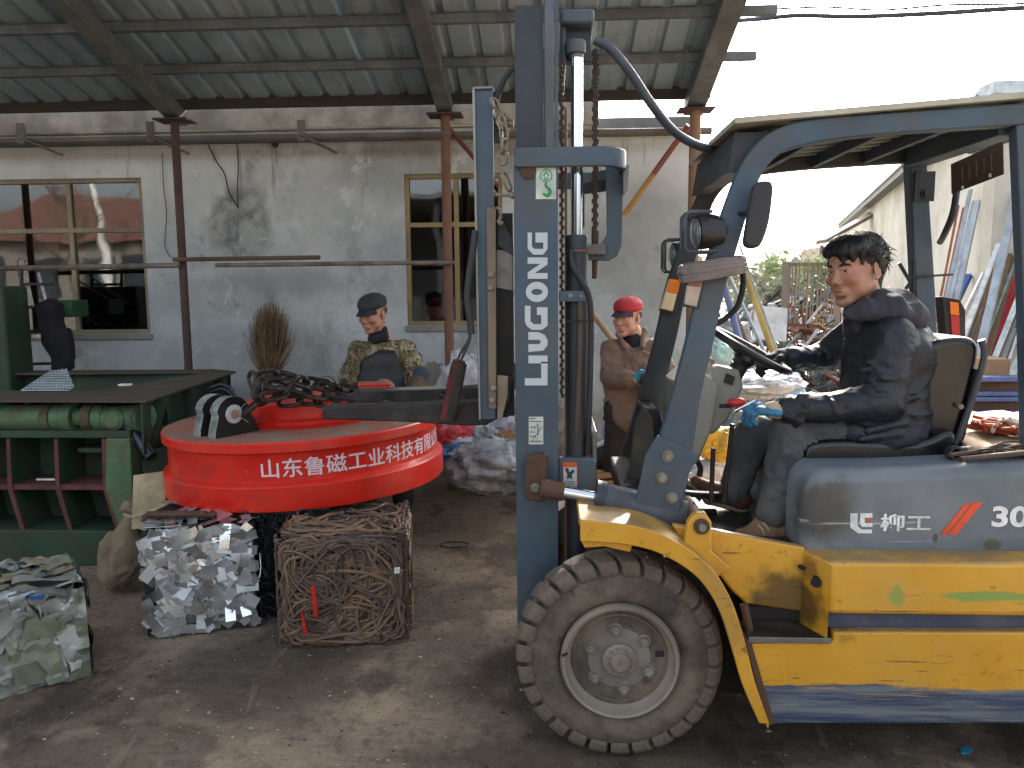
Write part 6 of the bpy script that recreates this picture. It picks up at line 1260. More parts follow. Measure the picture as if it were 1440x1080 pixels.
# ================================================================== WORKER IN BROWN JACKET
Y2 = 5.35; x0 = P(893, 560, Y2).x
w2 = thing('person', 'worker in red cap and brown jacket with blue gloves standing behind the mast', 'person', (x0, Y2, 0))
H = Head(P(882, 446, Y2-.06), (-.60, -.79, -.06), .98); SKb = skin_mat('worker_skin_b', H, '#b58672', '#ad6252')
J = dict(sl=q(862, 492, Y2-.06), sr=q(925, 492, Y2), el=q(858, 533, Y2-.12), er=q(940, 540, Y2-.05), wl=q(889, 532, Y2-.34), wr=q(928, 549, Y2-.3), ch=q(895, 514, Y2), be=Vector((x0, Y2, .96)), pe=Vector((x0, Y2, .80)), nk=q(890, 473, Y2))
Lg = legs(x0-.02, Y2)
hl = lambda p: hand(J['wl'], (.9, -.3, .05), (.2, -.5, -.6), (.1, -.3, .9), (.6, .9, .8), 1, p); hr = lambda p: hand(J['wr'], (-.4, -.8, .1), (-.3, .2, .9), (-.8, .3, 0), (.6, .8, .7), 1, p)
sdf_mesh(body_of(H, J, Lg, hl(0)+hr(0)), .0048, 'body', SKb, w2); face_bits(H, w2, '#241d1b')
capmesh(H, M('cap_red', '#a82a31', .75, dirt='#7a2a2c', da=.4, bump=.4, bsc=120), M('brim_charcoal', '#2b2a2e', .7), w2, .07)
sdf_mesh([H.e((0,-.030,.012), (.081,.096,.060), .01), H.e((0,.10,-.01), (.12,.138,.09), .008, '-')], .005, 'hair', M('hair_short_black', '#1d1b1b', .9, bump=.5, bsc=200), w2)
BJ = M('brown_jacket', '#7a6557', .9, 0, var=.16, sc=5, dirt='#4f4037', da=.45, dsc=3, bump=.6, bsc=16, bd=.015)
jk = [cap(J['ch'], J['be'], .130, .135, .05, ((1,0,0), 1.4)), cap(J['be'], J['be']+Vector((0,0,-.20)), .136, .142, .05, ((1,0,0), 1.35)), cap(J['sl'], J['sr'], .066, .066, .06),
      cap(J['sl'], J['el'], .070, .064), cap(J['el'], J['wl']+Vector((-.03,.01,0)), .064, .050), cap(J['sr'], J['er'], .068, .062), cap(J['er'], J['wr'], .062, .05), ell(J['nk']+Vector((-.02,-.05,.0)), (.055,.07,.085), k=.02, op='-')]
jk += creases(J['sl'], J['el'], .066, 8, 4, .008) + creases(J['el'], J['wl'], .058, 8, 5, .008) + creases(J['sr'], J['er'], .064, 7, 6, .008) + trunk_creases(J['ch']+Vector((0,0,-.06)), J['ch'].y-.135, 18, 7, .009)
sdf_mesh(jk, .0065, 'jacket', BJ, w2, disp=folds(.014, 8, 15, (1, 1, .75), .45))
sdf_mesh([cap(q(872, 474, Y2-.10), q(878, 490, Y2-.14), .012, .016, .02), cap(q(905, 466, Y2+.0), q(903, 488, Y2-.13), .022, .018, .02), cap(q(905, 466, Y2+.0), q(888, 460, Y2+.08), .022, .022, .03), cap(q(888, 460, Y2+.08), q(870, 470, Y2+.02), .022, .018, .03), cap(q(870, 470, Y2+.02), q(872, 476, Y2-.10), .018, .014, .02)], .006, 'collar', M('brown_jacket_collar', '#6a564a', .9, bump=.4), w2)
sdf_mesh([cap(J['nk']+Vector((0,-.02,-.06)), J['nk']+Vector((-.01,-.02,.03)), .075, .058, .02)], .006, 'sweater', M('sweater_navy', '#1b1f27', .95, bump=.5), w2)
m = MB(); m.tube(catmull([q(889, 490, Y2-.215), q(890, 520, Y2-.215), q(892, 560, Y2-.215), q(893, 578, Y2-.2)]), .004, 6); m.build('zip', M('zip_grey', '#5f5247', .6), w2)
pz([(906, 494), (922, 499), (920, 506), (905, 502)], Y2-.215, Y2-.19, 'pocket_flap', BJ, w2, bevel=.003); pz([(877, 508), (880, 508), (881, 520), (878, 520)], Y2-.215, Y2-.2, 'pocket_welt', M('brown_jacket_collar', '#6a564a'), w2)
trousers(Lg, w2, M('brown_dark_trousers', '#2b2622', .9, dirt='#3f372f', da=.5, bump=.4))
gb = M('glove_blue_b', '#2a7f9c', .6, dirt='#37505a', da=.5, dsc=15, bump=.3); gl_ = sdf_mesh(hl(.004), .0046, 'glove', gb, w2, label='blue glove holding the black handle'); sdf_mesh([cap(J['wl']+Vector((-.03,.01,0)), J['wl']+Vector((.015,-.005,0)), .034, .032)], .005, 'cuff', CUF, gl_); sdf_mesh(hr(.004), .0046, 'glove', gb, w2)
MB().tube(catmull([q(932, 514, Y2-.36), q(919, 517, Y2-.38), q(908, 523, Y2-.39), q(904, 535, Y2-.39), q(908, 547, Y2-.38), q(916, 553, Y2-.36)]), .016, 10).build('rubber_loop', M('handle_black', '#1a1a1c', .5), label='curved black rubber loop held in the blue glove of the red capped worker', cat='rubber loop')
# ================================================================== LIFTING MAGNET
MZ, MY, MR = .53, 4.43, .77; mcx = P(436, 680, MY).x; AX = Vector((-.032, 0, 1)).normalized(); MC0 = Vector((mcx, MY, MZ))
mg = thing('lifting_magnet', 'large round red lifting magnet with white Chinese lettering resting on two bales', 'lifting magnet', tuple(MC0))
def red_mat():
    q = NT('magnet_red'); c = q.mix(q.ramp(q.noise(4, 5), .3, .7), lin('#c9190b'), lin('#dc2a15'))
    c = q.mix(q.math('MULTIPLY', q.ramp(q.noise(5, 8, .7), .48, .72), .55), c, lin('#82382a')); c = q.mix(q.math('MULTIPLY', q.ramp(q.noise(18, 8, .8), .64, .66), .6), c, lin('#a08578'))
    return q.out(c, q.ramp(q.noise(6, 4), .3, .7, .32, .5), 0, q.bump(q.noise(20, 4), .08, .004), coat=.15)
def top_mat():
    q = NT('magnet_dusty_top'); c = q.mix(q.ramp(q.noise(4, 8, .7), .35, .62), lin('#9a5340'), lin('#857668')); c = q.mix(q.math('MULTIPLY', q.ramp(q.noise(9, 8, .75), .55, .7), .6), c, lin('#4f443c')); return q.out(c, .85, 0, q.bump(q.noise(40, 6), .25, .004))
RED, TOPM = red_mat(), top_mat()
bz = -0.0
prof = [(0, 0), (.755, 0), (.768, .006), (.770, .02), (.770, .122), (.764, .130), (.744, .140), (.738, .146), (.736, .280), (.740, .288), (.757, .289), (.762, .294), (.762, .336), (.756, .344)]
MB().lathe(MC0, AX, prof, 128).build('magnet_body', RED, mg, smooth=30)
MB().lathe(MC0, AX, [(.757, .3445), (.745, .3455), (0, .3455)], 96).build('top_plate', TOPM, mg)
dc = MC0 + Vector((pxm(8, 4.4), -.02, 0)); 
MB().lathe(dc, AX, [(.37, .346), (.37, .380), (.352, .388), (.345, .392), (.345, .455), (.335, .464), (0, .466)], 72).build('dome', RED, mg)
MB().lathe(dc, AX, [(.40, .3465), (.373, .362)], 64).build('weld_bead', RED, mg)
# lettering wrapped round the body
me, (x0, x1, y0, y1) = text('山东鲁磁工业科技有限公司', .1, WHT, mg, bold=0)
sc_l = .104*12/(x1-x0); A0L = math.asin((P(370, 665, 3.70).x-mcx)/.738); hL = .092; LETR = NT('stencil_white'); cl_ = LETR.mix(LETR.ramp(LETR.noise(30, 8, .8), .66, .72), lin('#d9cfd6'), lin('#b0413a')); LETR.out(cl_, .6)
me.materials.clear(); me.materials.append(LETR.m)
rt = Vector((0, 0, 1)).rotation_difference(AX).to_matrix()
import bmesh
bm = bmesh.new(); bm.from_mesh(me)
bmesh.ops.subdivide_edges(bm, edges=[e for e in bm.edges if abs(e.verts[0].co.x-e.verts[1].co.x) > .03], cuts=2); bmesh.ops.triangulate(bm, faces=bm.faces); bm.to_mesh(me); bm.free()
for v in me.vertices:
    s_ = (v.co.x-x0)*sc_l; a = A0L + s_/.738; h = .165 + (v.co.y-y0)/(y1-y0)*hL; rr_ = .7372 + (.0008 if v.co.z > 0 else 0) + .001*0
    v.co = MC0 + rt @ Vector((rr_*math.sin(a), -rr_*math.cos(a), h))
link('lettering', me, mg)
me2 = me.copy(); dlt = rt @ Vector((0, 0, .0032))
for v in me2.vertices:
    d_ = v.co-MC0; a_ = math.atan2(d_.x, -d_.y)+.0042; r_ = math.hypot(d_.x, d_.y)+.0006; v.co = MC0+Vector((r_*math.sin(a_), -r_*math.cos(a_), d_.z))+dlt*.7
link('lettering', me2, mg)
BLKP = M('lug_black', '#101113', .45, 0, dirt='#3b3733', da=.4, dsc=5, bump=.1); EDG = M('lug_edge_grey', '#8d938f', .6, dirt='#3f4240', da=.8, dsc=10); PINM = M('pin_grey', '#9aa0a3', .4, .5, dirt='#5b5b58')
def lug(base, u, w_, mats, n_plates=2, gap=.11, scale=1.0, disc=.045, pin='#b9847a'):
    """base on the top plate, u along the plate, w_ = plate normal (towards the viewer)"""
    u, w_ = Vector(u).normalized(), Vector(w_).normalized(); z = Vector((0, 0, 1)); S = scale
    root = None; ol = [(-.12, 0), (-.115, .05), (-.095, .12)] + [(.09*math.sin(a)-.015, .125+.085*math.cos(a)) for a in [R(d) for d in range(-75, 91, 15)]] + [(.105, .08), (.13, 0)]
    for k in range(n_plates):
        off = (k-(n_plates-1)/2)*gap; t = .032; m = MB(); n = len(ol)
        m.v = [tuple(base + u*a*S + z*b_*S + w_*(off+t)) for a, b_ in ol] + [tuple(base + u*a*S + z*b_*S + w_*(off-t)) for a, b_ in ol]
        m.f = [tuple(range(n-1, -1, -1)), tuple(range(n, 2*n))]; e = MB(); e.v = m.v[:]; e.f = [(i, (i+1) % n, n+(i+1) % n, n+i) for i in range(n)]
        o = m.build('lug', mats[0], mg, smooth=0); 
        o2 = e.build('lug_edge', mats[1], o, smooth=0)
        root = o
    c = base + u*(-.015)*S + z*.125*S
    MB().cyl(c-w_*(gap/2+.05), c+w_*(gap/2+.045), .022*S).build('pin', M('pin_pink', pin, .5), root)
    MB().lathe(c+w_*(gap/2+.031), w_, [(disc*S, 0), (disc*S, .008), (disc*.9*S, .011), (.024*S, .011)], 28).build('washer', M('washer_pale', '#c5c9ca', .5, dirt='#7b7b78', da=.4), root, smooth=20)
    m = MB(); m.tube([c+w_*(gap/2+.046)+u*.005, c+w_*(gap/2+.05)+u*.06+z*.05], .002, 5); m.tube([c+w_*(gap/2+.046)+u*.005, c+w_*(gap/2+.05)+u*.07-z*.05], .002, 5); m.build('split_pin', PINM, root)
    return c
zt_m = MZ+.3455
b1 = G(318, 607, zt_m-.0); lug(Vector((b1.x, b1.y, zt_m-.03)), (.55, .83, 0), (.83, -.55, 0), (BLKP, EDG), gap=.13, scale=1.06)
b2 = G(541, 584, zt_m+.0); b2 = Vector((P(541, 575, 4.8).x, 4.80, zt_m+.0)); lug(b2, (.95, .1, 0), (.1, -1, 0), (M('lug_tan', '#7b6a5b', .7), M('lug_tan_edge', '#8f7b6c', .7)), gap=.10, scale=.8, disc=.05, pin='#8d8a88')
b3 = Vector((mcx-.05, 5.02, zt_m)); lug(b3, (.95, .1, 0), (.1, -1, 0), (BLKP, EDG), gap=.1, scale=.8)
jb = P(527, 552, 4.72); MB().obox(jb, (.19, .12, .10), Euler((0, 0, R(12))).to_matrix()).build('junction_box', RED, mg, bevel=.008); MB().obox(jb+Vector((0,0,.056)), (.2, .13, .012), Euler((0, 0, R(12))).to_matrix()).build('box_lid', M('lid_red', '#c0584a', .5), mg, bevel=.003)
MB().box(jb.x-.03, jb.x+.03, 4.68, 4.76, zt_m+.1, jb.z-.05).build('box_stem', RED, mg)
MB().cyl(P(505, 558, 4.6), P(500, 545, 4.62), .01).build('gland', M('gland_green', '#9ab3a8', .5), mg)

# chains
CH = M('sling_black', '#2a2522', .42, .45, dirt='#5a4f45', da=.5, dsc=14, bump=.3)
def linkmesh(L, W_, r_, mat, name='chain_link'):
    pts = [(L/2*1.0 - W_/2 + W_/2*math.cos(a), W_/2*math.sin(a), 0) for a in [R(d) for d in range(-90, 91, 30)]] + [(-L/2 + W_/2 + W_/2*math.cos(a), W_/2*math.sin(a), 0) for a in [R(d) for d in range(90, 271, 30)]]
    return MB().tube(pts, r_, 7, closed=True).mesh(name, mat)
def chain(path, L, W_, r_, mat, root, seed=1, jit=.25):
    pts = catmull(path, 14); r2 = random.Random(seed); step = L-2*r_*1.15; me = linkmesh(L, W_, r_, mat); seg = [0]
    for i in range(1, len(pts)): seg.append(seg[-1]+(pts[i]-pts[i-1]).length)
    n = int(seg[-1]/step); k = 0
    for i in range(n):
        s = (i+.5)*step
        while k < len(seg)-2 and seg[k+1] < s: k += 1
        t = (s-seg[k])/max(1e-6, seg[k+1]-seg[k]); c = pts[k].lerp(pts[k+1], t); d = (pts[k+1]-pts[k]).normalized(); rot = Vector((1, 0, 0)).rotation_difference(d).to_matrix() @ Matrix.Rotation((i % 2)*math.pi/2+.6+r2.uniform(-jit, jit), 3, 'X')
        link('chain_link', me, root, mtx=Matrix.Translation(c) @ rot.to_4x4())
def sling(path, label, L=.125, W_=.062, r_=.0115, seed=1, mat=CH, group='chain slings on the magnet'):
    t = thing('chain', label, 'chain', tuple(path[0]), group); chain(path, L, W_, r_, mat, t, seed); return t
q3 = lambda a, b, Y: P(a, b, Y)
sling([q3(345, 580, 3.92), q3(362, 566, 3.9), q3(385, 552, 3.95), q3(415, 545, 4.05)], 'black chain rising from the left lug of the magnet', seed=3)
sling([q3(365, 548, 4.0), q3(358, 536, 4.02), q3(385, 528, 4.0), q3(412, 536, 3.95), q3(400, 552, 3.9), q3(372, 556, 3.88), q3(366, 544, 3.9), q3(395, 540, 3.92), q3(440, 552, 3.95), q3(480, 560, 4.0)], 'black chain coiled in a heap above the left lug', seed=4)
sling([q3(380, 529, 4.15), q3(420, 535, 4.15), q3(470, 545, 4.1), q3(520, 556, 4.0), q3(560, 563, 3.9), q3(600, 565, 3.6), q3(640, 562, 3.35)], 'black chain stretched from the heap over to the fork', seed=5)
sling([q3(395, 565, 4.0), q3(430, 563, 4.0), q3(470, 566, 4.0), q3(510, 560, 4.2), q3(540, 562, 4.5)], 'lowest black chain lying across the red dome', seed=6)
sling([q3(410, 546, 4.3), q3(450, 553, 4.3), q3(500, 560, 4.2), q3(560, 566, 4.1)], 'black chain lying behind the stretched one', seed=7)
# hoist chain on the backrest
LC = M('light_chain', '#8b7f6e', .5, .5, dirt='#5f4a3a', da=.7, dsc=30)
sling([q3(694, 140, 2.9), q3(702, 158, 2.88), q3(708, 180, 2.87), q3(709, 200, 2.87), q3(707, 225, 2.87), q3(707, 242, 2.87)], 'rusty grey link chain hanging from the top of the backrest', .052, .034, .0055, 8, LC, 'small chains on the backrest')
sling([q3(706, 160, 2.9), q3(716, 176, 2.9), q3(712, 192, 2.9)], 'short loop of link chain beside the longer hanging chain', .045, .03, .005, 10, LC, 'small chains on the backrest')
sling([q3(707, 245, 2.87), q3(713, 258, 2.87), q3(713, 272, 2.87)], 'last links of chain above the shackle pin', .07, .03, .005, 12, LC, 'small chains on the backrest')
MB().tube([q3(697, 274, 2.87), q3(722, 275, 2.87)], .006, 8).ball(q3(721, 275, 2.87), .012).build('shackle_pin', LC, label='small shackle pin at the end of the hanging chain', cat='shackle')
MB().tube(catmull([q3(697, 292, 2.9), q3(703, 296, 2.9), q3(704, 306, 2.9), q3(700, 313, 2.9)]), .006, 8).ball(q3(704, 314, 2.9), .010).build('rusty_hook', LC, label='small rusty hook below the shackle pin on the backrest', cat='hook')
# power cable of the magnet with its plug sleeve
pc = thing('magnet_cable', 'black power cable hanging from the backrest to a red and black plug', 'cable', tuple(q3(625, 588, 2.95)))
MB().tube(catmull([q3(668, 325, 2.9), q3(665, 352, 2.88), q3(660, 385, 2.88), q3(657, 420, 2.88), q3(661, 450, 2.88), q3(663, 470, 2.88)], 8), .0125, 10).build('cable', RB, pc)
for dx in (0, 5): MB().tube(catmull([q3(662, 466, 2.88), q3(658+dx*.4, 480, 2.88), q3(648+dx, 496, 2.88), q3(643+dx, 508, 2.88)]), .005, 7).build('wire', RB, pc)
PLG = M('plug_red', '#7a1c22', .6, dirt='#221f1c', da=.9, dsc=5); A, B = q3(646, 507, 2.90), q3(630, 590, 2.92)
MB().tube([A, A.lerp(B, .1), A.lerp(B, .45), A.lerp(B, .5), B], [.022, .028, .030, .026, .03], 16).build('plug_sleeve', PLG, pc); MB().tube([A.lerp(B, .05)+Vector((.012,-.012,0)), B+Vector((.010,-.014,0))], [.020, .023], 12).build('tape', BLK, pc)
MB().tube(catmull([q3(630, 575, 3.02), q3(600, 572, 3.04), q3(560, 570, 3.2), q3(520, 562, 3.6), q3(480, 560, 3.9), q3(455, 552, 4.0)], 6), .012, 8).build('cable', RB, pc)

# ================================================================== BALES
class Frame:
    def __init__(s, corner, yaw): s.c = Vector(corner); s.r = Matrix.Rotation(yaw, 3, 'Z')
    def p(s, x, y, z): return s.c + s.r @ Vector((x, y, z))
def face_frames(fr, W_, D_, H_):
    return {'front': (lambda u, v, o: fr.p(u*W_, -o, v*H_), fr.r @ Vector((1,0,0)), Vector((0,0,1)), fr.r @ Vector((0,-1,0)), W_, H_),
            'side': (lambda u, v, o: fr.p(W_+o, u*D_, v*H_), fr.r @ Vector((0,1,0)), Vector((0,0,1)), fr.r @ Vector((1,0,0)), D_, H_),
            'top': (lambda u, v, o: fr.p(u*W_, v*D_, H_+o), fr.r @ Vector((1,0,0)), fr.r @ Vector((0,1,0)), Vector((0,0,1)), W_, D_)}
r5 = random.Random(55)
# silver strip bale
c = G(200, 901); c2 = G(366, 884); yw = math.atan2(c2.y-c.y, c2.x-c.x); W_ = (c2-c).length*1.02; Hs = .525
fr = Frame((c.x, c.y, 0), yw); sb = thing('scrap_bale', 'pressed bale of shiny silver sheet metal strips under the left of the magnet', 'scrap bale', (c.x, c.y, 0))
CORE = M('bale_core', '#2b2b2c', .7, .3, bump=.6, bsc=30)
m = MB(); v = [fr.p(a, b, z) for z in (.01, Hs-.02) for a, b in ((.02, .02), (W_-.02, .02), (W_-.02, .48), (.02, .48))]; m.add(v, [(0,3,2,1),(4,5,6,7),(0,1,5,4),(1,2,6,5),(2,3,7,6),(3,0,4,7)]); m.build('core', CORE, sb, smooth=0)
SM = [M('strip_bright', '#dfe4e8', .20, .95, var=.1, bump=.25, bsc=14, bd=.01), M('strip_mid', '#bfc5c9', .32, .78, var=.15, dirt='#6f6a62', da=.5, bump=.25, bsc=12, bd=.01), M('strip_dull', '#9c9a94', .55, .4, dirt='#6b6358', da=.6), M('strip_dark', '#90969a', .3, .9, bump=.2)]
SMe = []
for i in range(16):
    L_, w2_ = r5.uniform(.09, .19), r5.uniform(.036, .056); m = MB(); n = 5; bend = r5.uniform(-.24, .24); tw = r5.uniform(-.18, .18); fold_ = r5.random() < .35
    for k in range(n+1):
        s = k/n-.5; zz = bend*L_*.22*(1-4*s*s) + (-abs(s)*L_*.2 if fold_ else 0); t = tw*s
        for y in (-.5, .5): m.v.append((s*L_, y*w2_*math.cos(t), zz + y*w2_*math.sin(t)))
    m.f = [(2*k, 2*k+2, 2*k+3, 2*k+1) for k in range(n)]; nv = len(m.v); m.v += [(a, b, c_-.0025) for a, b, c_ in m.v]; m.f += [(2*k+1+nv, 2*k+3+nv, 2*k+2+nv, 2*k+nv) for k in range(n)] + [(2*k, 2*k+nv, 2*k+2+nv, 2*k+2) for k in range(n)] + [(2*k+3, 2*k+3+nv, 2*k+1+nv, 2*k+1) for k in range(n)]
    SMe.append(m.mesh('metal_strip', SM[(1, 0, 1, 3, 2, 0, 1, 1)[i % 8]], 20))
def scatter(par, faces, meshes, spec, tilt=.28, mar=.02, ang=None, off=(.0, .018)):
    for fn, n in spec:
        f, U, V_, N_, a, b = faces[fn]
        for _ in range(n):
            me = r5.choice(meshes); an = r5.uniform(0, math.pi) if ang is None else ang(fn); u, v = r5.uniform(mar/a+.05, .95-mar/a), r5.uniform(.04, .97)
            hx = me['half'] if 'half' in me else .06
            hw = me['wid'] if 'wid' in me else 0; ca, sa = abs(math.cos(an))*hx+abs(math.sin(an))*hw, abs(math.sin(an))*hx+abs(math.cos(an))*hw; u = min(max(u, ca/a), 1-ca/a); v = min(max(v, sa/b+.01), 1-sa/b)
            x = U*math.cos(an)+V_*math.sin(an); z = (N_ + U*r5.gauss(0, tilt) + V_*r5.gauss(0, tilt)).normalized(); y = z.cross(x).normalized(); x = y.cross(z)
            rot = Matrix((x, y, z)).transposed().to_4x4(); link(me.name.split('.')[0], me, par, mtx=Matrix.Translation(f(u, v, r5.uniform(*off))) @ rot)
for me in SMe: me['half'] = max(v.co.x for v in me.vertices); me['wid'] = max(v.co.y for v in me.vertices)
scatter(sb, face_frames(fr, W_, .5, Hs), SMe, (('front', 190), ('side', 20), ('top', 45)), tilt=.13, off=(-.003, .007))
# rust coil rod bale
c = G(399, 914); c2 = G(570, 905); yw = math.atan2(c2.y-c.y, c2.x-c.x); W_ = (c2-c).length*1.06; Hr = .52; c = c + Vector((-.02, 0, 0))
fr = Frame((c.x, c.y, 0), yw); rbale = thing('scrap_bale', 'pressed bale of curled rusty steel rods under the right of the magnet', 'scrap bale', (c.x, c.y, 0))
m = MB(); v = [fr.p(a, b, z) for z in (.01, Hr-.03) for a, b in ((.03, .03), (W_-.03, .03), (W_-.03, .5), (.03, .5))]; m.add(v, [(0,3,2,1),(4,5,6,7),(0,1,5,4),(1,2,6,5),(2,3,7,6),(3,0,4,7)]); m.build('core', M('rod_core', '#1c1512', .95), rbale, smooth=0)
RMt = [M('rod_rust', '#735e4c', .55, .35, dirt='#9c7c60', da=.5, dsc=12), M('rod_brown', '#5f534d', .5, .45, dirt='#8c6c54', da=.4, dsc=10), M('rod_purple', '#685b51', .42, .5, dirt='#8f7462', da=.4, dsc=9), M('rod_ochre', '#87705a', .65, .3, dirt='#5b412f', da=.5, dsc=12)]
fs_ = face_frames(fr, W_, .53, Hr)
def rods(fn, n, steps, kmax, o0, o1, a0=None, sw=3.5):
    f, U, V_, N_, a, b = fs_[fn]
    for i in range(n):
        p = Vector((r5.uniform(.06, .94)*a, r5.uniform(.06, .94)*b)); h = r5.uniform(0, 6.28) if a0 is None else a0+r5.gauss(0, .1)+(math.pi if r5.random() < .5 else 0); kc = r5.uniform(-kmax, kmax); o = r5.uniform(o0, o1); pts = []; run = r5.randint(3, 7)
        for k in range(r5.randint(*steps)):
            pts.append(f(min(.995, max(.005, p.x/a)), min(.995, max(.012, p.y/b)), o)); o = min(.012, max(-.02, o+r5.uniform(-.006, .006)))
            q_ = p + Vector((math.cos(h), math.sin(h)))*.07; out_ = not (.02*a < q_.x < .98*a and .03*b < q_.y < .98*b)
            if out_: cx_ = Vector((a/2, b/2))-p; d_ = (math.atan2(cx_.y, cx_.x)-h+math.pi) % (2*math.pi)-math.pi; h += (1 if d_ > 0 else -1)*.75
            else: h += kc*.034
            run -= 1
            if run == 0: kc = r5.uniform(-kmax, kmax); run = r5.randint(3, 8)
            p = p + Vector((math.cos(h), math.sin(h)))*.034
        MB().tube(pts, r5.uniform(.0062, .0088), 6).build('steel_rod', RMt[r5.randrange(4)], rbale)
rods('front', 74, (16, 30), 12, -.016, .008); rods('top', 26, (12, 22), 9, -.012, .008); rods('side', 26, (10, 18), 2.5, -.01, .008, 1.57); rods('front', 10, (8, 14), 3, -.004, .01, 1.57); rods('front', 8, (10, 14), 3, -.004, .01, 0)
extra = MB()
for fn, n in (('front', 300), ('top', 150), ('side', 110)):
    f, U, V_, N_, a, b = fs_[fn]
    for _ in range(n):
        u, v = r5.uniform(.04, .96), r5.uniform(.03, .97); an = r5.uniform(0, 6.28) if fn != 'side' else 1.57+r5.gauss(0, .25); kc = r5.uniform(-9, 9)*(fn != 'side'); pts = []; p = Vector((u*a, v*b)); o = -r5.uniform(.008, .034)
        for k in range(6): pts.append(f(min(1, max(0, p.x/a)), min(1, max(.01, p.y/b)), o+r5.uniform(-.003, .003))); an += kc*.045; p += Vector((math.cos(an), math.sin(an)))*.045
        extra.tube(pts, .006, 5)
extra.build('inner_rods', RMt[1], rbale, kind='stuff')
for pl in ([(423, 862), (425, 858), (432, 892), (427, 893)], [(437, 825), (443, 824), (447, 868), (441, 868)]):
    Yq = c.y-.025; pz(pl, Yq, Yq+.008, 'red_strip', M('red_plastic', '#b5231c', .5), rbale, smooth=0)
pz([(554, 799), (562, 798), (562, 806), (555, 807)], c.y-.03, c.y-.024, 'paper_scrap', WHT, rbale, smooth=0)
# dark wire bale behind, between the two
c = G(350, 868); fr = Frame((c.x, c.y+.0, 0), R(3)); kb = thing('scrap_bale', 'dark bale of tangled black wire in the shade between the silver and rusty bales', 'scrap bale', (c.x, c.y, 0))
m = MB(); v = [fr.p(a, b, z) for z in (.01, .53) for a, b in ((.02, .02), (.40, .02), (.40, .45), (.02, .45))]; m.add(v, [(0,3,2,1),(4,5,6,7),(0,1,5,4),(1,2,6,5),(2,3,7,6),(3,0,4,7)]); m.build('core', M('black_core', '#0f1011', .9), kb, smooth=0)
wm_ = MB(); f, U, V_, N_, a, b = face_frames(fr, .42, .47, .545)['front']
for _ in range(260):
    u, v = r5.random(), r5.random(); pts = [f(min(1, max(0, u+r5.gauss(0, .06)*k)), min(1, max(.01, v+r5.gauss(0, .1)*k)), r5.uniform(0, .02)) for k in range(4)]; wm_.tube(pts, .004, 4)
wm_.build('wire_tangle', M('wire_black', '#2a2e30', .45, .5), kb, kind='stuff')
# crushed sheet bale at the left edge
c = G(128, 947); c2 = G(0, 981); d = (c2-c); yw = math.atan2(-d.y, -d.x); W_ = .66; Hc = .385; o_c = c + (c2-c).normalized()*W_
fr = Frame((o_c.x, o_c.y, 0), yw); cb_ = thing('scrap_bale', 'crushed bale of olive and grey crumpled panels at the left edge', 'scrap bale', (o_c.x, o_c.y, 0))
m = MB(); v = [fr.p(a, b, z) for z in (.01, Hc-.03) for a, b in ((.03, .03), (W_-.03, .03), (W_-.03, .47), (.03, .47))]; m.add(v, [(0,3,2,1),(4,5,6,7),(0,1,5,4),(1,2,6,5),(2,3,7,6),(3,0,4,7)]); m.build('core', CORE, cb_, smooth=0)
CMt = [M('panel_olive', '#7c7e68', .5, 0, dirt='#57584a', da=.6, dsc=8), M('panel_grey', '#8b8e86', .5, .1, dirt='#5f625c', da=.6, dsc=8), M('panel_metal', '#9ba1a4', .3, .8, dirt='#5e5f5e', da=.5, dsc=8), M('panel_dark', '#24272a', .6), M('panel_tan', '#8f8468', .7, dirt='#5f563f'), M('panel_white', '#b8bab2', .5, dirt='#77776c', da=.6), M('panel_blue', '#33589a', .5), M('panel_red', '#a5302c', .5)]
CMe = []
for i in range(26):
    L_, w2_ = r5.uniform(.12, .28), r5.uniform(.05, .13); n = 7; m = MB(); sd_ = r5.random()*50
    P_ = np.array([[(a/n-.5)*L_, (b/n-.5)*w2_, 0] for b in range(n+1) for a in range(n+1)]); nz = vnoise(P_*22+sd_, 3)-.5; nz2 = 1-np.abs(2*vnoise(P_*30+sd_+9, 4)-1); P_[:,2] = nz*.045+nz2*.012; P_[:,0] += (vnoise(P_*9+5+sd_)-.5)*.05; P_[:,1] += (vnoise(P_*9+15+sd_)-.5)*.05
    m.v = [tuple(x) for x in P_]; m.f = [(b*(n+1)+a, b*(n+1)+a+1, (b+1)*(n+1)+a+1, (b+1)*(n+1)+a) for b in range(n) for a in range(n)]
    me = m.mesh('crushed_panel', CMt[(0, 1, 0, 2, 1, 5, 3, 0, 4, 2, 1, 0, 0)[i % 13]], 25); me['half'] = L_/2; CMe.append(me)
fs_ = face_frames(fr, W_, .5, Hc)
CR1 = NT('crushed_sheet'); cc_ = CR1.mix(CR1.ramp(CR1.noise(5, 3, .5, None, 1.2), .42, .5), lin('#6f735f'), lin('#8c9088')); cc_ = CR1.mix(CR1.ramp(CR1.noise(8, 3, .5, None, 1.5), .56, .60), cc_, lin('#a9adaa')); cc_ = CR1.mix(CR1.ramp(CR1.noise(7, 4, .6, None, 1), .60, .64), cc_, lin('#1f2224')); CRM = CR1.out(cc_, .38, .35, CR1.bump(CR1.noise(30, 5), .3, .006))
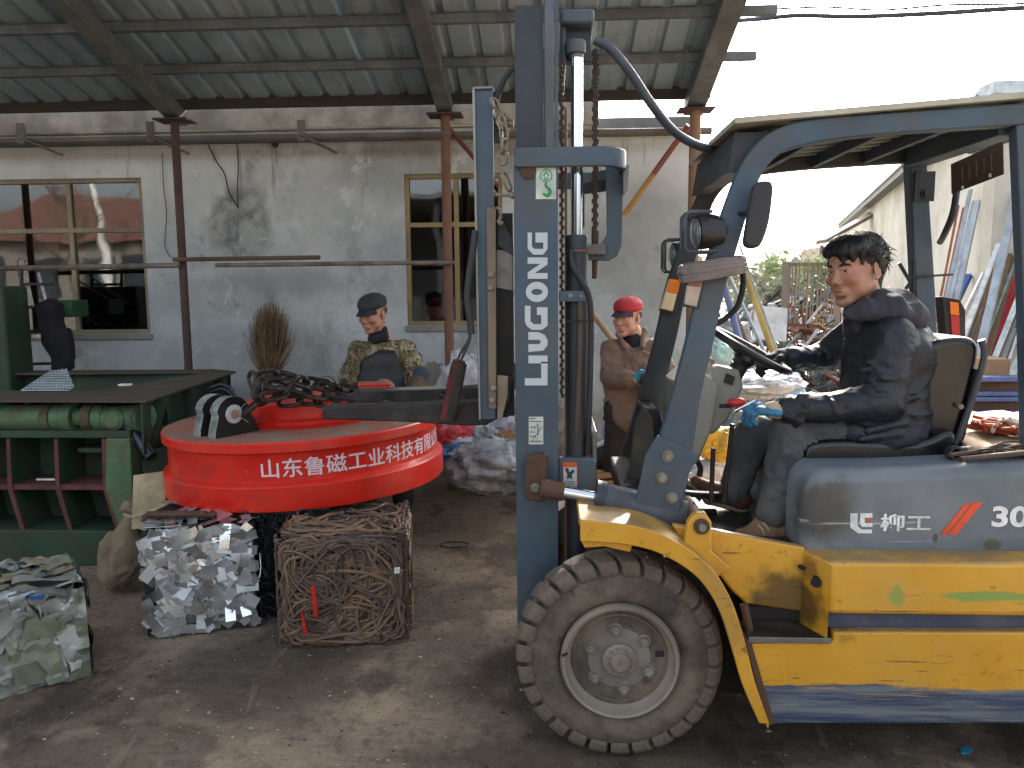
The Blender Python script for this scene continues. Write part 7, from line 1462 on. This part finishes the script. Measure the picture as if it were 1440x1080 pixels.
for fn in ('front', 'side', 'top'):
    f, U, V_, N_, a, b = fs_[fn]; nx, ny = 44, 30; uv = np.array([[i/nx, j/ny, 0] for j in range(ny+1) for i in range(nx+1)]); pp_ = uv*np.array([a, b, 0])*9+{'front': 3, 'side': 13, 'top': 23}[fn]; w1 = np.stack([vnoise(pp_*.5, 1), vnoise(pp_*.5+9, 2), vnoise(pp_*.5+17, 3)], -1)*3
    hgt = -.030 + .045*(1-np.abs(2*vnoise(pp_+w1, 4)-1)) + .016*(1-np.abs(2*vnoise(pp_*2.6+w1*2, 5)-1)); m = MB(); m.v = [tuple(f(u_, v_, h_)) for (u_, v_, _), h_ in zip(uv, hgt)]; m.f = [(j*(nx+1)+i, j*(nx+1)+i+1, (j+1)*(nx+1)+i+1, (j+1)*(nx+1)+i) for j in range(ny) for i in range(nx)]
    m.build('crumpled_sheet', CRM if fn != 'side' else CMt[2], cb_, smooth=28)
scatter(cb_, fs_, CMe, (('front', 26), ('side', 8), ('top', 26)), tilt=.12, off=(-.008, .014))

for px_, py_, mt_ in ((52, 838, CMt[6]), (36, 816, CMt[7])):
    c_ = G(px_, py_, Hc+.008); MB().obox(c_, (.05, .03, .012), Euler((.2, .1, .5)).to_matrix()).build('plastic_scrap', mt_, cb_, smooth=0)
# ================================================================== GREEN BALING PRESS
GRN_ = M('press_green', '#2a4434', .6, .1, var=.25, sc=3, dirt='#3d382c', da=.75, dsc=2.5, chip='#4c3026', ca=.22, csc=9, bump=.2); GRL = M('press_green_light', '#4f7050', .55, .1, var=.15, dirt='#5a4434', da=.75, dsc=5, chip='#3f2a22', ca=.22, csc=9); RDE = M('press_red_edge', '#5f3332', .75, dirt='#35302a', da=.8, dsc=8); HOP = M('hopper_brown', '#54493f', .75, .1, dirt='#3a322b', da=.6, chip='#6d7f66', ca=.2, csc=5)
YP = G(60, 795).y
pr = thing('baling_press', 'dark green scrap baling press with red edged ribs and a flared hopper', 'baling press', (P(60, 700, YP).x, YP, 0))
xl = P(-260, 700, YP).x
def fx_(px, Y=YP): return P(px, 700, Y).x
zz = lambda py, Y=YP: P(60, py, Y).z
MB().box(xl, fx_(168), YP, YP+.9, 0, zz(746)).build('base_beam', GRN_, pr, bevel=.008)
MB().box(xl, fx_(150), YP+.28, YP+.31, zz(745), zz(612)).build('back_plate', GRN_, pr, smooth=0)
MB().box(xl, fx_(150), YP+.02, YP+.28, zz(690), zz(683)).build('shelf', RDE, pr, smooth=0); MB().box(xl, fx_(186), YP+.02, YP+.5, zz(617), zz(607)).build('top_rail', GRN_, pr, bevel=.004)
for i, px_ in enumerate((-180, -115, -52, 12, 79, 146)):
    m = MB(); a = XZ([(px_-2, 617), (px_+3, 617), (px_+6, 684), (px_+24, 745), (px_+18, 745), (px_, 688)], YP+.02); m.prism(a, YP+.02, YP+.28); o = m.build('rib', GRN_, pr, smooth=0)
    m = MB(); m.prism(a, YP+.012, YP+.0195); m.build('rib_edge', RDE, o, smooth=0)
for px_ in (50, 118, -20): MB().box(fx_(px_, YP+.3), fx_(px_+3, YP+.3), YP+.26, YP+.279, zz(745), zz(617)).build('thin_rib', GRN_, pr, smooth=0)
MB().prism(XZ([(148, 617), (182, 617), (190, 745), (168, 745), (148, 690)], YP), YP+.0, YP+.5).build('column', GRL, pr, bevel=.008)
MB().box(fx_(100), fx_(147), YP+.1, YP+.27, zz(641), zz(635)).build('bracket_shelf', GRN_, pr, smooth=0)
MB().beam(P(52, 674, YP+.1), P(78, 674, YP+.1), .015, .01).build('bright_strip', WHT, pr)
# hydraulic cylinder on top
yc = YP+.12; czz = P(60, 587, yc).z
def cy(px0, px1, r_, mat=GRL, nm='cylinder'): return MB().cyl((P(px0, 587, yc).x, yc, czz), (P(px1, 587, yc).x, yc, czz), r_, n=28).build(nm, mat, pr, bevel=.004)
RSTG = M('rust_green', '#4b3a2e', .75, dirt='#58704f', da=.6, dsc=6)
cy(-120, 68, .080); cy(2, 10, .09, GRL, 'flange'); cy(66, 78, .087, RSTG, 'flange'); cy(78, 94, .078, GRL, 'gland'); cy(94, 108, .088, GRL, 'flange'); cy(108, 124, .055, GRL, 'sleeve'); cy(122, 136, .085, RSTG, 'flange'); cy(136, 150, .078, GRL, 'sleeve')
cc = P(172, 587, yc)
MB().cyl(P(148, 588, yc), P(200, 587, yc), .072, .078, n=28).build('valve_body', GRL, pr, bevel=.004)
MB().lathe(P(202, 587, yc-.02), (.85, -.5, 0), [(.082, -.05), (.085, 0), (.06, .004), (.055, .008), (0, .008)], 32).build('end_cap', GRL, pr)
MB().lathe(P(160, 590, yc-.07), (-.2, -1, .1), [(.06, -.04), (.065, 0), (.045, .02), (0, .02)], 24).build('port_flange', GRL, pr)
for px_ in (172, 198): MB().cyl(P(px_, 566, yc), P(px_, 558, yc), .014).build('bleed_screw', BOLT, pr)
for px_ in (84, 135, -30): MB().box(P(px_-16, 587, yc).x, P(px_+16, 587, yc).x, yc-.07, yc+.07, zz(607)+.002, czz-.06).build('saddle', RSTG, pr, bevel=.005)
# hopper flange
zh = P(60, 560, YP+.05).z; fpts = [G(-200, 562, zh), G(205, 563, zh), G(332, 522, zh), G(300, 522.5, zh), G(128, 550, zh), G(-200, 547, zh)]
MB().slab([(p.x, p.y) for p in fpts], zh-.014, zh).build('hopper_flange', HOP, pr, smooth=0)
bk = [G(-200, 527, zh), G(332, 522, zh), G(300, 519.5, zh), G(-200, 523, zh)]; MB().slab([(p.x, p.y) for p in bk], zh-.015, zh+.002).build('hopper_flange', HOP, pr, smooth=0)
f1, f2 = G(205, 563, zh), G(332, 522, zh); g1 = P(192, 612, YP+.1); g2 = P(300, 600, f2.y-.1)
def quad3(a, b, c_, d_, name, mat, th=.012): 
    m = MB(); m.add([a, b, c_, d_], [(0, 1, 2, 3)]); o = m.build(name, mat, pr, smooth=0); o.modifiers.new('s', 'SOLIDIFY').thickness = th; return o
dn = Vector((0, 0, -.32)); off = Vector((-.05, .03, 0))
quad3(f1+off-Vector((0,0,.02)), f2+off*4-Vector((0,0,.02)), f2+off*5+dn, f1+off*1.2+dn, 'hopper_side', GRN_)
quad3(Vector((xl, YP+.25, zh-.02)), Vector((f1.x-.03, YP+.25, zh-.02)), Vector((f1.x-.05, YP+.32, zz(610))), Vector((xl, YP+.32, zz(610))), 'hopper_front', GRN_)
quad3(Vector((xl, YP+.5, zh-.4)), Vector((f1.x, YP+.5, zh-.4)), Vector((f2.x, f2.y, zh-.4)), Vector((xl, f2.y, zh-.4)), 'hopper_floor', HOP)
quad3(Vector((xl, f2.y+.02, zh-.02)), Vector((f2.x-.05, f2.y+.02, zh-.02)), Vector((f2.x-.1, f2.y+.02, 0)), Vector((xl, f2.y+.02, 0)), 'hopper_back', GRN_)
for t in (.12, .42, .8):
    p = f1.lerp(f2, t)+off*1.5; m = MB(); w_ = (f2-f1).normalized(); n_ = Vector((w_.y, -w_.x, 0)); m.add([p-Vector((0,0,.02)), p+n_*.10-Vector((0,0,.02)), p+n_*.01-Vector((0,0,.30)), p-Vector((0,0,.30))], [(0,1,2,3)]); o = m.build('gusset', GRN_, pr, smooth=0); o.modifiers.new('s', 'SOLIDIFY').thickness = .012
for px_ in (30, 84, -30): MB().box(fx_(px_), fx_(px_+5), YP+.1, YP+.24, zz(600), zh-.02).build('gusset', GRN_, pr, smooth=0)
# lower right: ram, drum and pedestal
MB().cyl(P(180, 600, YP+.1), P(213, 642, YP+.05), .034).build('ram_rod', M('ram_black', '#3a3d4a', .3, .5), pr)
MB().cyl(P(196, 664, YP+.55), P(228, 655, YP+.15), .11, n=28).build('ram_cylinder', GRN_, pr, bevel=.006)
MB().box(fx_(186), fx_(246), YP+.3, YP+.9, 0, zz(625)).build('pedestal', GRN_, pr, smooth=0); MB().beam(P(192, 690, YP+.06), P(228, 676, YP+.3), .02, .02).build('red_edge', RDE, pr)
MB().box(P(188,620,YP+.5).x, P(262,620,YP+.5).x, YP+.3, YP+1.1, zz(632), zz(626)).build('side_ledge', HOP, pr, smooth=0)
for k in range(2): MB().tube(catmull([P(296, 546+k*6, 5.2), P(312, 541+k*6, 5.2), P(325, 548+k*6, 5.2), P(331, 562+k*5, 5.2)]), .014, 8).build('hydraulic_hose', RB, pr)
MB().box(P(-80, 460, 5.9).x, P(26, 460, 5.9).x, 5.75, 6.05, 0, P(10, 402, 5.8).z).build('press_cabinet', GRN_, None, bevel=.02, label='green cabinet standing at the left edge behind the press', cat='cabinet')
# wire mesh piece on the flange
ms_ = MB(); A, B, C_ = G(30, 549, zh+.01), G(96, 549, zh+.01), P(48, 528, YP+.5)
u = (B-A); v = Vector((0, .34, .10))
for i in range(15): t = i/14; lim = 1-abs(t-.28)*(.4 if t < .28 else 1.15); ms_.tube([A+u*t, A+u*t+v*max(.1, lim)], .0042, 5)
for j in range(10): s = j/9; t1 = .28+ (1-s)/1.15 if s > .17 else 1; ms_.tube([A+v*s+u*max(0, .28-(1-s)/.4 if s > .9 else 0), A+v*s+u*min(1, t1)], .0042, 5)
ms_.build('wire_mesh', M('mesh_pale', '#a7b3b8', .5, .3), label='piece of pale wire mesh lying on the hopper edge of the press', cat='wire mesh')
MB().obox(P(176, 541, YP+.35), (.07, .04, .01)).build('paper_scrap', WHT, label='small pale scrap lying on the hopper flange', cat='scrap')

# ================================================================== SACK, CARDBOARD, COAT, BROOM
JUT = M('woven_sack', '#857860', .9, 0, var=.15, sc=12, dirt='#5b5140', da=.55, dsc=6, bump=.7, bsc=180, bd=.003)
def Q(px, py, Y): return P(px, py, Y)
ys = 3.98
sdf_mesh([ell(Q(165, 798, ys), (.085, .10, .12), k=.04), ell(Q(158, 770, ys), (.05, .08, .08), k=.04), ell(Q(184, 780, ys), (.07, .09, .13), k=.05), cap(Q(178, 750, ys), Q(186, 722, ys), .05, .018, .03), cap(Q(186, 722, ys), Q(180, 712, ys), .02, .034, .02)], .008, 'woven_sack', JUT, None, disp=folds(.012, 16, 4), label='tied tan woven sack slumped on the floor beside the silver bale', cat='sack')
MB().tube(catmull([Q(174, 723, 3.9), Q(186, 727, 3.88), Q(205, 722, 3.7), Q(228, 712, 3.7), Q(240, 706, 3.8)], 6), .007, 6).build('twine', M('twine', '#a69a80', .9), label='pale twine running from the sack over the silver bale', cat='twine')
MB().obox(Q(210, 703, 4.0), (.17, .30, .012), Euler((R(58), R(-6), R(10))).to_matrix()).build('cardboard_sheet', M('cardboard_pale', '#a39878', .9, dirt='#7a705a', da=.5, dsc=8), bevel=.004, label='folded pale cardboard sheet wedged behind the silver bale', cat='cardboard')
m = MB()
for i in range(7): m.beam(Q(205+r5.uniform(-5, 5), 722+i*1.8, 3.55+i*.02), Q(300+r5.uniform(-15, 5), 721+i*1.6, 3.6+i*.01), .035, .012)
m.build('rusty_strips', M('strips_brown', '#5e463a', .8, dirt='#3f3029'), kind='stuff', label='layer of brown rusty strips on top of the silver bale', cat='scrap')
ct = thing('coat', 'dark work coat hanging from the steel rack by the window', 'coat', tuple(Q(80, 525, 6.0)))
sdf_mesh([cap(Q(60, 432, 6.0), Q(76, 436, 6.02), .045, .06, .04, ((0,1,0), .7)), cap(Q(72, 440, 6.02), Q(78, 480, 6.0), .085, .085, .05, ((0,1,0), .6)), cap(Q(78, 480, 6.0), Q(86, 518, 6.0), .085, .055, .05, ((0,1,0), .7)), cap(Q(94, 470, 6.0), Q(99, 515, 6.0), .04, .025, .04), cap(Q(58, 435, 5.98), Q(62, 462, 5.98), .03, .02, .04)], .009, 'coat_cloth', M('coat_black', '#15141d', .9, var=.3, sc=5, bump=.4), ct, disp=folds(.018, 10, 7, (1.5, 1, .6)))
MB().box(Q(56, 471, 6.0).x, Q(68, 471, 6.0).x, 5.9, 5.91, Q(60, 475, 5.9).z, Q(60, 470, 5.9).z).build('pale_tag', M('tag', '#b5ac94', .7), ct)
br = thing('twig_broom', 'bushy twig broom standing bristles up against the grey wall', 'broom', (Q(378, 560, 6.3).x, 6.3, 0))
tw = [MB(), MB()]; base = Q(379, 530, 6.35)
for i in range(620):
    t = r5.gauss(0, .42); t = max(-1, min(1, t)); tip = Q(380+t*33+r5.gauss(0, 3), 424+abs(t)**2*34+abs(r5.gauss(0, 22)), 6.35+r5.uniform(-.2, .14)); b0 = base+Vector((t*.045+r5.uniform(-.02, .02), r5.uniform(-.03, .03), r5.uniform(-.02, .05))); mid = b0.lerp(tip, .55)+Vector((t*.035+r5.uniform(-.015, .015), 0, .02))
    tw[i % 2].tube([b0, mid, tip], [.0028, .0022, .0009], 4, caps=False)
    if i % 3 == 0:
        e = mid.lerp(tip, r5.random())+Vector((r5.gauss(0, .05), r5.gauss(0, .03), r5.uniform(.02, .09))); tw[i % 2].tube([mid, e], [.0015, .0007], 3, caps=False)
tw[0].build('twigs', M('twig_tan', '#8f7456', .9), br, kind='stuff'); tw[1].build('twigs', M('twig_brown', '#5f4c3a', .9), br, kind='stuff')
MB().cyl(base+Vector((0, 0, .03)), base-Vector((.03, .02, 1.02)), .022).build('handle', RUST, br); MB().tube([base+Vector((.035*math.cos(a), .035*math.sin(a), .01)) for a in [R(d) for d in range(0, 360, 30)]], .006, 6, closed=True).build('binding', RUST, br)
MB().cyl(Q(364, 560, 6.4), Q(364, 522, 6.4), .022).build('red_pipe', M('pipe_darkred', '#43211f', .7), label='short dark red pipe standing beside the broom handle', cat='pipe')
# ================================================================== RUBBISH BAGS BY THE POST
def bag(px, py, Y, r_, mat, label, seed, amp=.35, nm='rubbish_bag', cat='bag', rot=0, group='rubbish bags by the wall'):
    c = P(px, py, Y); n, m_ = 64, 42; m = MB().ball((0, 0, 0), (1, 1, 1), n, m_); V = np.array(m.v); w1 = np.stack([vnoise(V*1.6+seed*3.1, 1), vnoise(V*1.6+seed*5.7, 2), vnoise(V*1.6+seed*7.9, 3)], -1)*1.3
    rg = lambda q_, s_: 1-np.abs(2*vnoise(q_, s_)-1)**.75; d = .95+amp*1.2*(rg(V*1.7+w1+seed, seed)-.35) + amp*.55*(rg(V*3.6+w1*2+seed, seed+5)-.35) + amp*.22*(rg(V*8+w1*3, seed+8)-.35)
    V = V*d[:, None]*np.array(r_); ca, sa = math.cos(rot), math.sin(rot); V = np.stack([V[:,0]*ca-V[:,2]*sa, V[:,1], V[:,0]*sa+V[:,2]*ca], -1); V[:,2] = np.maximum(V[:,2], -c.z+.004+.004*V[:,1]); m.v = [tuple(np.array(c)+v) for v in V]
    return m.build(nm, mat, smooth=40, label=label, cat=cat, group=group)
FW = M('film_white', '#c8ccd0', .3, 0, var=.1, sc=9, dirt='#8b8d92', da=.5, dsc=6, bump=.5, bsc=30, bd=.01); FG = M('film_grey', '#8f979d', .25, .1, var=.25, sc=7, dirt='#c5cacf', da=.6, dsc=7, bump=.6, bsc=26, bd=.012); FT = M('sack_grey_tan', '#8d857c', .8, dirt='#5f574f', da=.6, dsc=6, bump=.5); FB = M('bag_blue', '#1f6fae', .4, dirt='#c9d3d8', da=.25, dsc=12, bump=.4); FBR = M('paper_brown', '#a07e5c', .8, dirt='#6b5442'); FR_ = M('bag_red', '#c0202a', .4, dirt='#d8cfd0', da=.35, dsc=14, bump=.4); FK = M('bag_dark', '#3c3b40', .5, bump=.5, bsc=20)
bag(622, 575, 6.35, (.16, .15, .30), FT, 'tall grey sack leaning on the wall behind the plug', 1, .25); bag(612, 548, 6.5, (.12, .12, .20), FT, 'small grey sack at the left end of the bag heap', 2, .3)
bag(652, 552, 6.2, (.17, .16, .26), FW, 'white plastic bag slumped behind the rusty post', 3, .4); bag(668, 530, 6.4, (.13, .12, .13), FW, 'white film bag on top of the bag heap', 4, .45); bag(668, 537, 6.25, (.045, .05, .05), M('print_mix', '#2463ad', .4, dirt='#d8702a', da=.9, dsc=30), 'small blue and orange printed packet on the heap', 5, .4, 'packet', 'packet')
bag(628, 612, 5.75, (.17, .12, .13), FR_, 'red and white printed plastic bag beside the magnet', 6, .3, rot=-.1); bag(645, 622, 5.7, (.12, .08, .05), FW, 'white folded film beneath the red printed bag', 7, .3)
bag(668, 600, 5.95, (.11, .1, .16), FW, 'white crumpled bag right of the red printed bag', 8, .5); bag(661, 607, 5.8, (.04, .05, .11), FR_, 'narrow red wrapper standing in the bag heap', 9, .3, 'wrapper', 'wrapper')
bag(695, 595, 6.0, (.13, .12, .17), M('film_lilac', '#b9b6c8', .35, dirt='#8d8b98', bump=.5), 'lilac grey crumpled film sheet in the heap', 10, .5); bag(716, 592, 6.1, (.12, .1, .14), FK, 'dark grey bag close to the mast', 11, .35); bag(690, 560, 6.4, (.2, .15, .2), FW, 'white bag at the back of the heap under the fork', 12, .4)
bag(650, 640, 5.6, (.20, .14, .065), FB, 'bright blue plastic bag lying flat on the floor', 13, .35); bag(708, 622, 5.75, (.09, .08, .07), FBR, 'brown crumpled paper in the heap', 14, .45, 'paper', 'paper'); bag(682, 622, 5.75, (.10, .08, .09), FG, 'grey shiny film crumpled below the lilac sheet', 15, .5)
bag(700, 655, 5.35, (.30, .18, .15), FG, 'large grey translucent plastic bag on the floor in front of the heap', 16, .4); bag(672, 655, 5.4, (.15, .14, .14), FG, 'grey film folded at the left end of the large grey bag', 17, .45); bag(735, 600, 6.2, (.3, .2, .3), FT, 'grey sack hidden mostly behind the mast', 18, .3)
bag(590, 600, 6.3, (.2, .2, .2), FT, 'low grey sack behind the magnet near the worker', 19, .3)
for pts, lb in (([(615, 658), (640, 657), (660, 668), (674, 684), (678, 695)], 'black hose end reaching over the floor from the magnet'), ([(677, 695), (690, 680), (712, 668), (740, 664), (780, 668)], 'black hose running from the middle of the floor under the mast')):
    MB().tube(catmull([G(a, b, .015)+Vector((0,0,.05*math.sin(i*.8))) for i, (a, b) in enumerate(pts)], 8), .013, 8).build('black_hose', RB, label=lb, cat='hose')
MB().tube([G(639, 766, .004)+Vector((.09*math.cos(a), .055*math.sin(a), 0)) for a in [R(d) for d in range(0, 360, 15)]], .003, 5, closed=True).build('wire_ring', RB, label='thin wire ring lying on the floor right of the rusty bale', cat='wire ring')
MB().slab([(p.x, p.y) for p in (G(1350, 1056), G(1358, 1052), G(1368, 1056), G(1362, 1062), G(1352, 1061))], .002, .008).build('blue_scrap', M('scrap_blue', '#2f86a8', .5), smooth=0, label='tiny blue plastic scrap on the floor at lower right', cat='scrap')
# ================================================================== CLUTTER BEHIND THE MAST
jg = thing('washing_jug', 'white plastic jug with a dark blue handle on the floor behind the mast', 'jug', tuple(Q(853, 608, 5.7)))
j0 = Q(856, 610, 5.7); MB().lathe(j0-Vector((0,0,.03)), (0,0,1), [(0,0), (.045, 0), (.05, .02), (.05, .09), (.03, .11), (0, .11)], 24).build('jug_body', M('jug_lilac', '#b8bddd', .4), jg); MB().tube(catmull([j0+Vector((-.04,0,.1)), j0+Vector((-.02,0,.13)), j0+Vector((.05,0,.10)), j0+Vector((.06,0,0)), j0+Vector((.05,0,-.03))]), .009, 8).build('handle', M('handle_navy', '#22305c', .5), jg)
MB().tube(catmull([Q(838, 628, 5.6), Q(850, 622, 5.6), Q(868, 620, 5.6)]), .02, 8).build('white_pipe', WHT, label='short white pipe lying under the jug', cat='pipe')
dm = Q(862, 645, 5.6); MB().cyl(Q(835, 648, 5.6), Q(893, 645, 5.6), .10, n=28).build('black_drum', M('drum_black', '#161617', .5, dirt='#3a342e', da=.4), bevel=.01, label='black drum lying on its side behind the mast', cat='drum')
for i, (a, b, c_) in enumerate((((832, 668), (898, 662), 'upper'), ((832, 678), (905, 674), 'middle'), ((835, 690), (900, 688), 'lowest'))): MB().beam(Q(*a, 5.3), Q(*b, 5.35), .12, .035).build('wooden_plank', M('plank_tan', '#a8865c', .85, dirt='#5f4a36', da=.6, dsc=6), smooth=0, bevel=.004, label=c_+' of the rough wooden planks lying before the black drum', cat='plank')
for i, a in enumerate((0, 1, 2, 3)): MB().beam(Q(834, 634+i*2, 5.75+i*.05), Q(885, 626+i*3, 5.8+i*.04), .05, .012).build('wood_lath', M('lath_brown', '#7a6248', .85), smooth=0, label=('top', 'second', 'third', 'bottom')[i]+' of four thin laths lying on the drum', cat='lath')
MB().box(Q(836, 660, 5.5).x, Q(900, 660, 5.5).x, 5.25, 5.65, 0, Q(860, 694, 5.25).z).build('timber_block', M('block_dark', '#4f4337', .85), bevel=.01, label='dark timber block under the planks', cat='timber')
MB().cyl(Q(826, 432, 5.7), Q(870, 490, 5.62), .020).build('wooden_stick', M('stick_tan', '#a07f5c', .7), label='tan wooden stick slung behind the worker in the red cap', cat='stick')
# things seen through the open cab
bag(1012, 622, 4.6, (.14, .1, .09), M('bag_yellow', '#c9a53c', .5, dirt='#8c7a3c', bump=.4), 'yellow plastic bag seen below the steering column', 21, .3, group='bags beyond the cab'); bag(1002, 680, 4.6, (.16, .1, .12), FW, 'white paper sheets seen between the levers', 22, .4, 'paper', 'paper', group='bags beyond the cab'); bag(1040, 650, 4.7, (.14, .1, .14), FW, 'white bag seen between lever and driver leg', 23, .4, group='bags beyond the cab')
bag(1028, 590, 4.9, (.10, .08, .10), M('bag_bluegrey', '#5f7180', .5, bump=.4), 'blue grey cloth bundle behind the column', 24, .35, 'bundle', 'bundle', group='bags beyond the cab'); bag(1000, 500, 6.2, (.14, .12, .13), M('bag_pale_green', '#9db8ae', .5, bump=.4), 'pale green bag seen past the guard pillar', 25, .35, group='bags beyond the cab'); bag(1060, 540, 5.6, (.26, .2, .08), FW, 'pale crumpled sheeting beyond the steering wheel', 26, .45, 'sheeting', 'sheeting', group='bags beyond the cab'); bag(985, 540, 6.0, (.16, .14, .2), M('cloth_brown', '#7a6a58', .8, bump=.4), 'brown bundle beyond the far guard pillar', 27, .35, 'bundle', 'bundle', group='bags beyond the cab')
bag(1018, 474, 7.2, (.2, .2, .13), FG, 'grey blue film bundle high in the yard heap', 28, .5, 'film_bundle', 'film', group='bags beyond the cab'); MB().obox(P(1082, 455, 8.1), (.35, .04, .34), Euler((R(-12), R(6), R(10))).to_matrix()).build('broken_board', FW, label='white broken board standing in the scrap left of the barred gate', cat='board')
MB().box(P(960,700,4.9).x, P(1130,700,4.9).x, 4.7, 5.5, 0, P(1000, 708, 4.7).z).build('low_pallet', M('block_dark', '#4f4337'), bevel=.01, label='low dark pallet under the bags beyond the cab', cat='pallet')
print('objects', len(bpy.data.objects), 'tris', sum(len(o.data.polygons) for o in bpy.data.objects if o.type == 'MESH'))
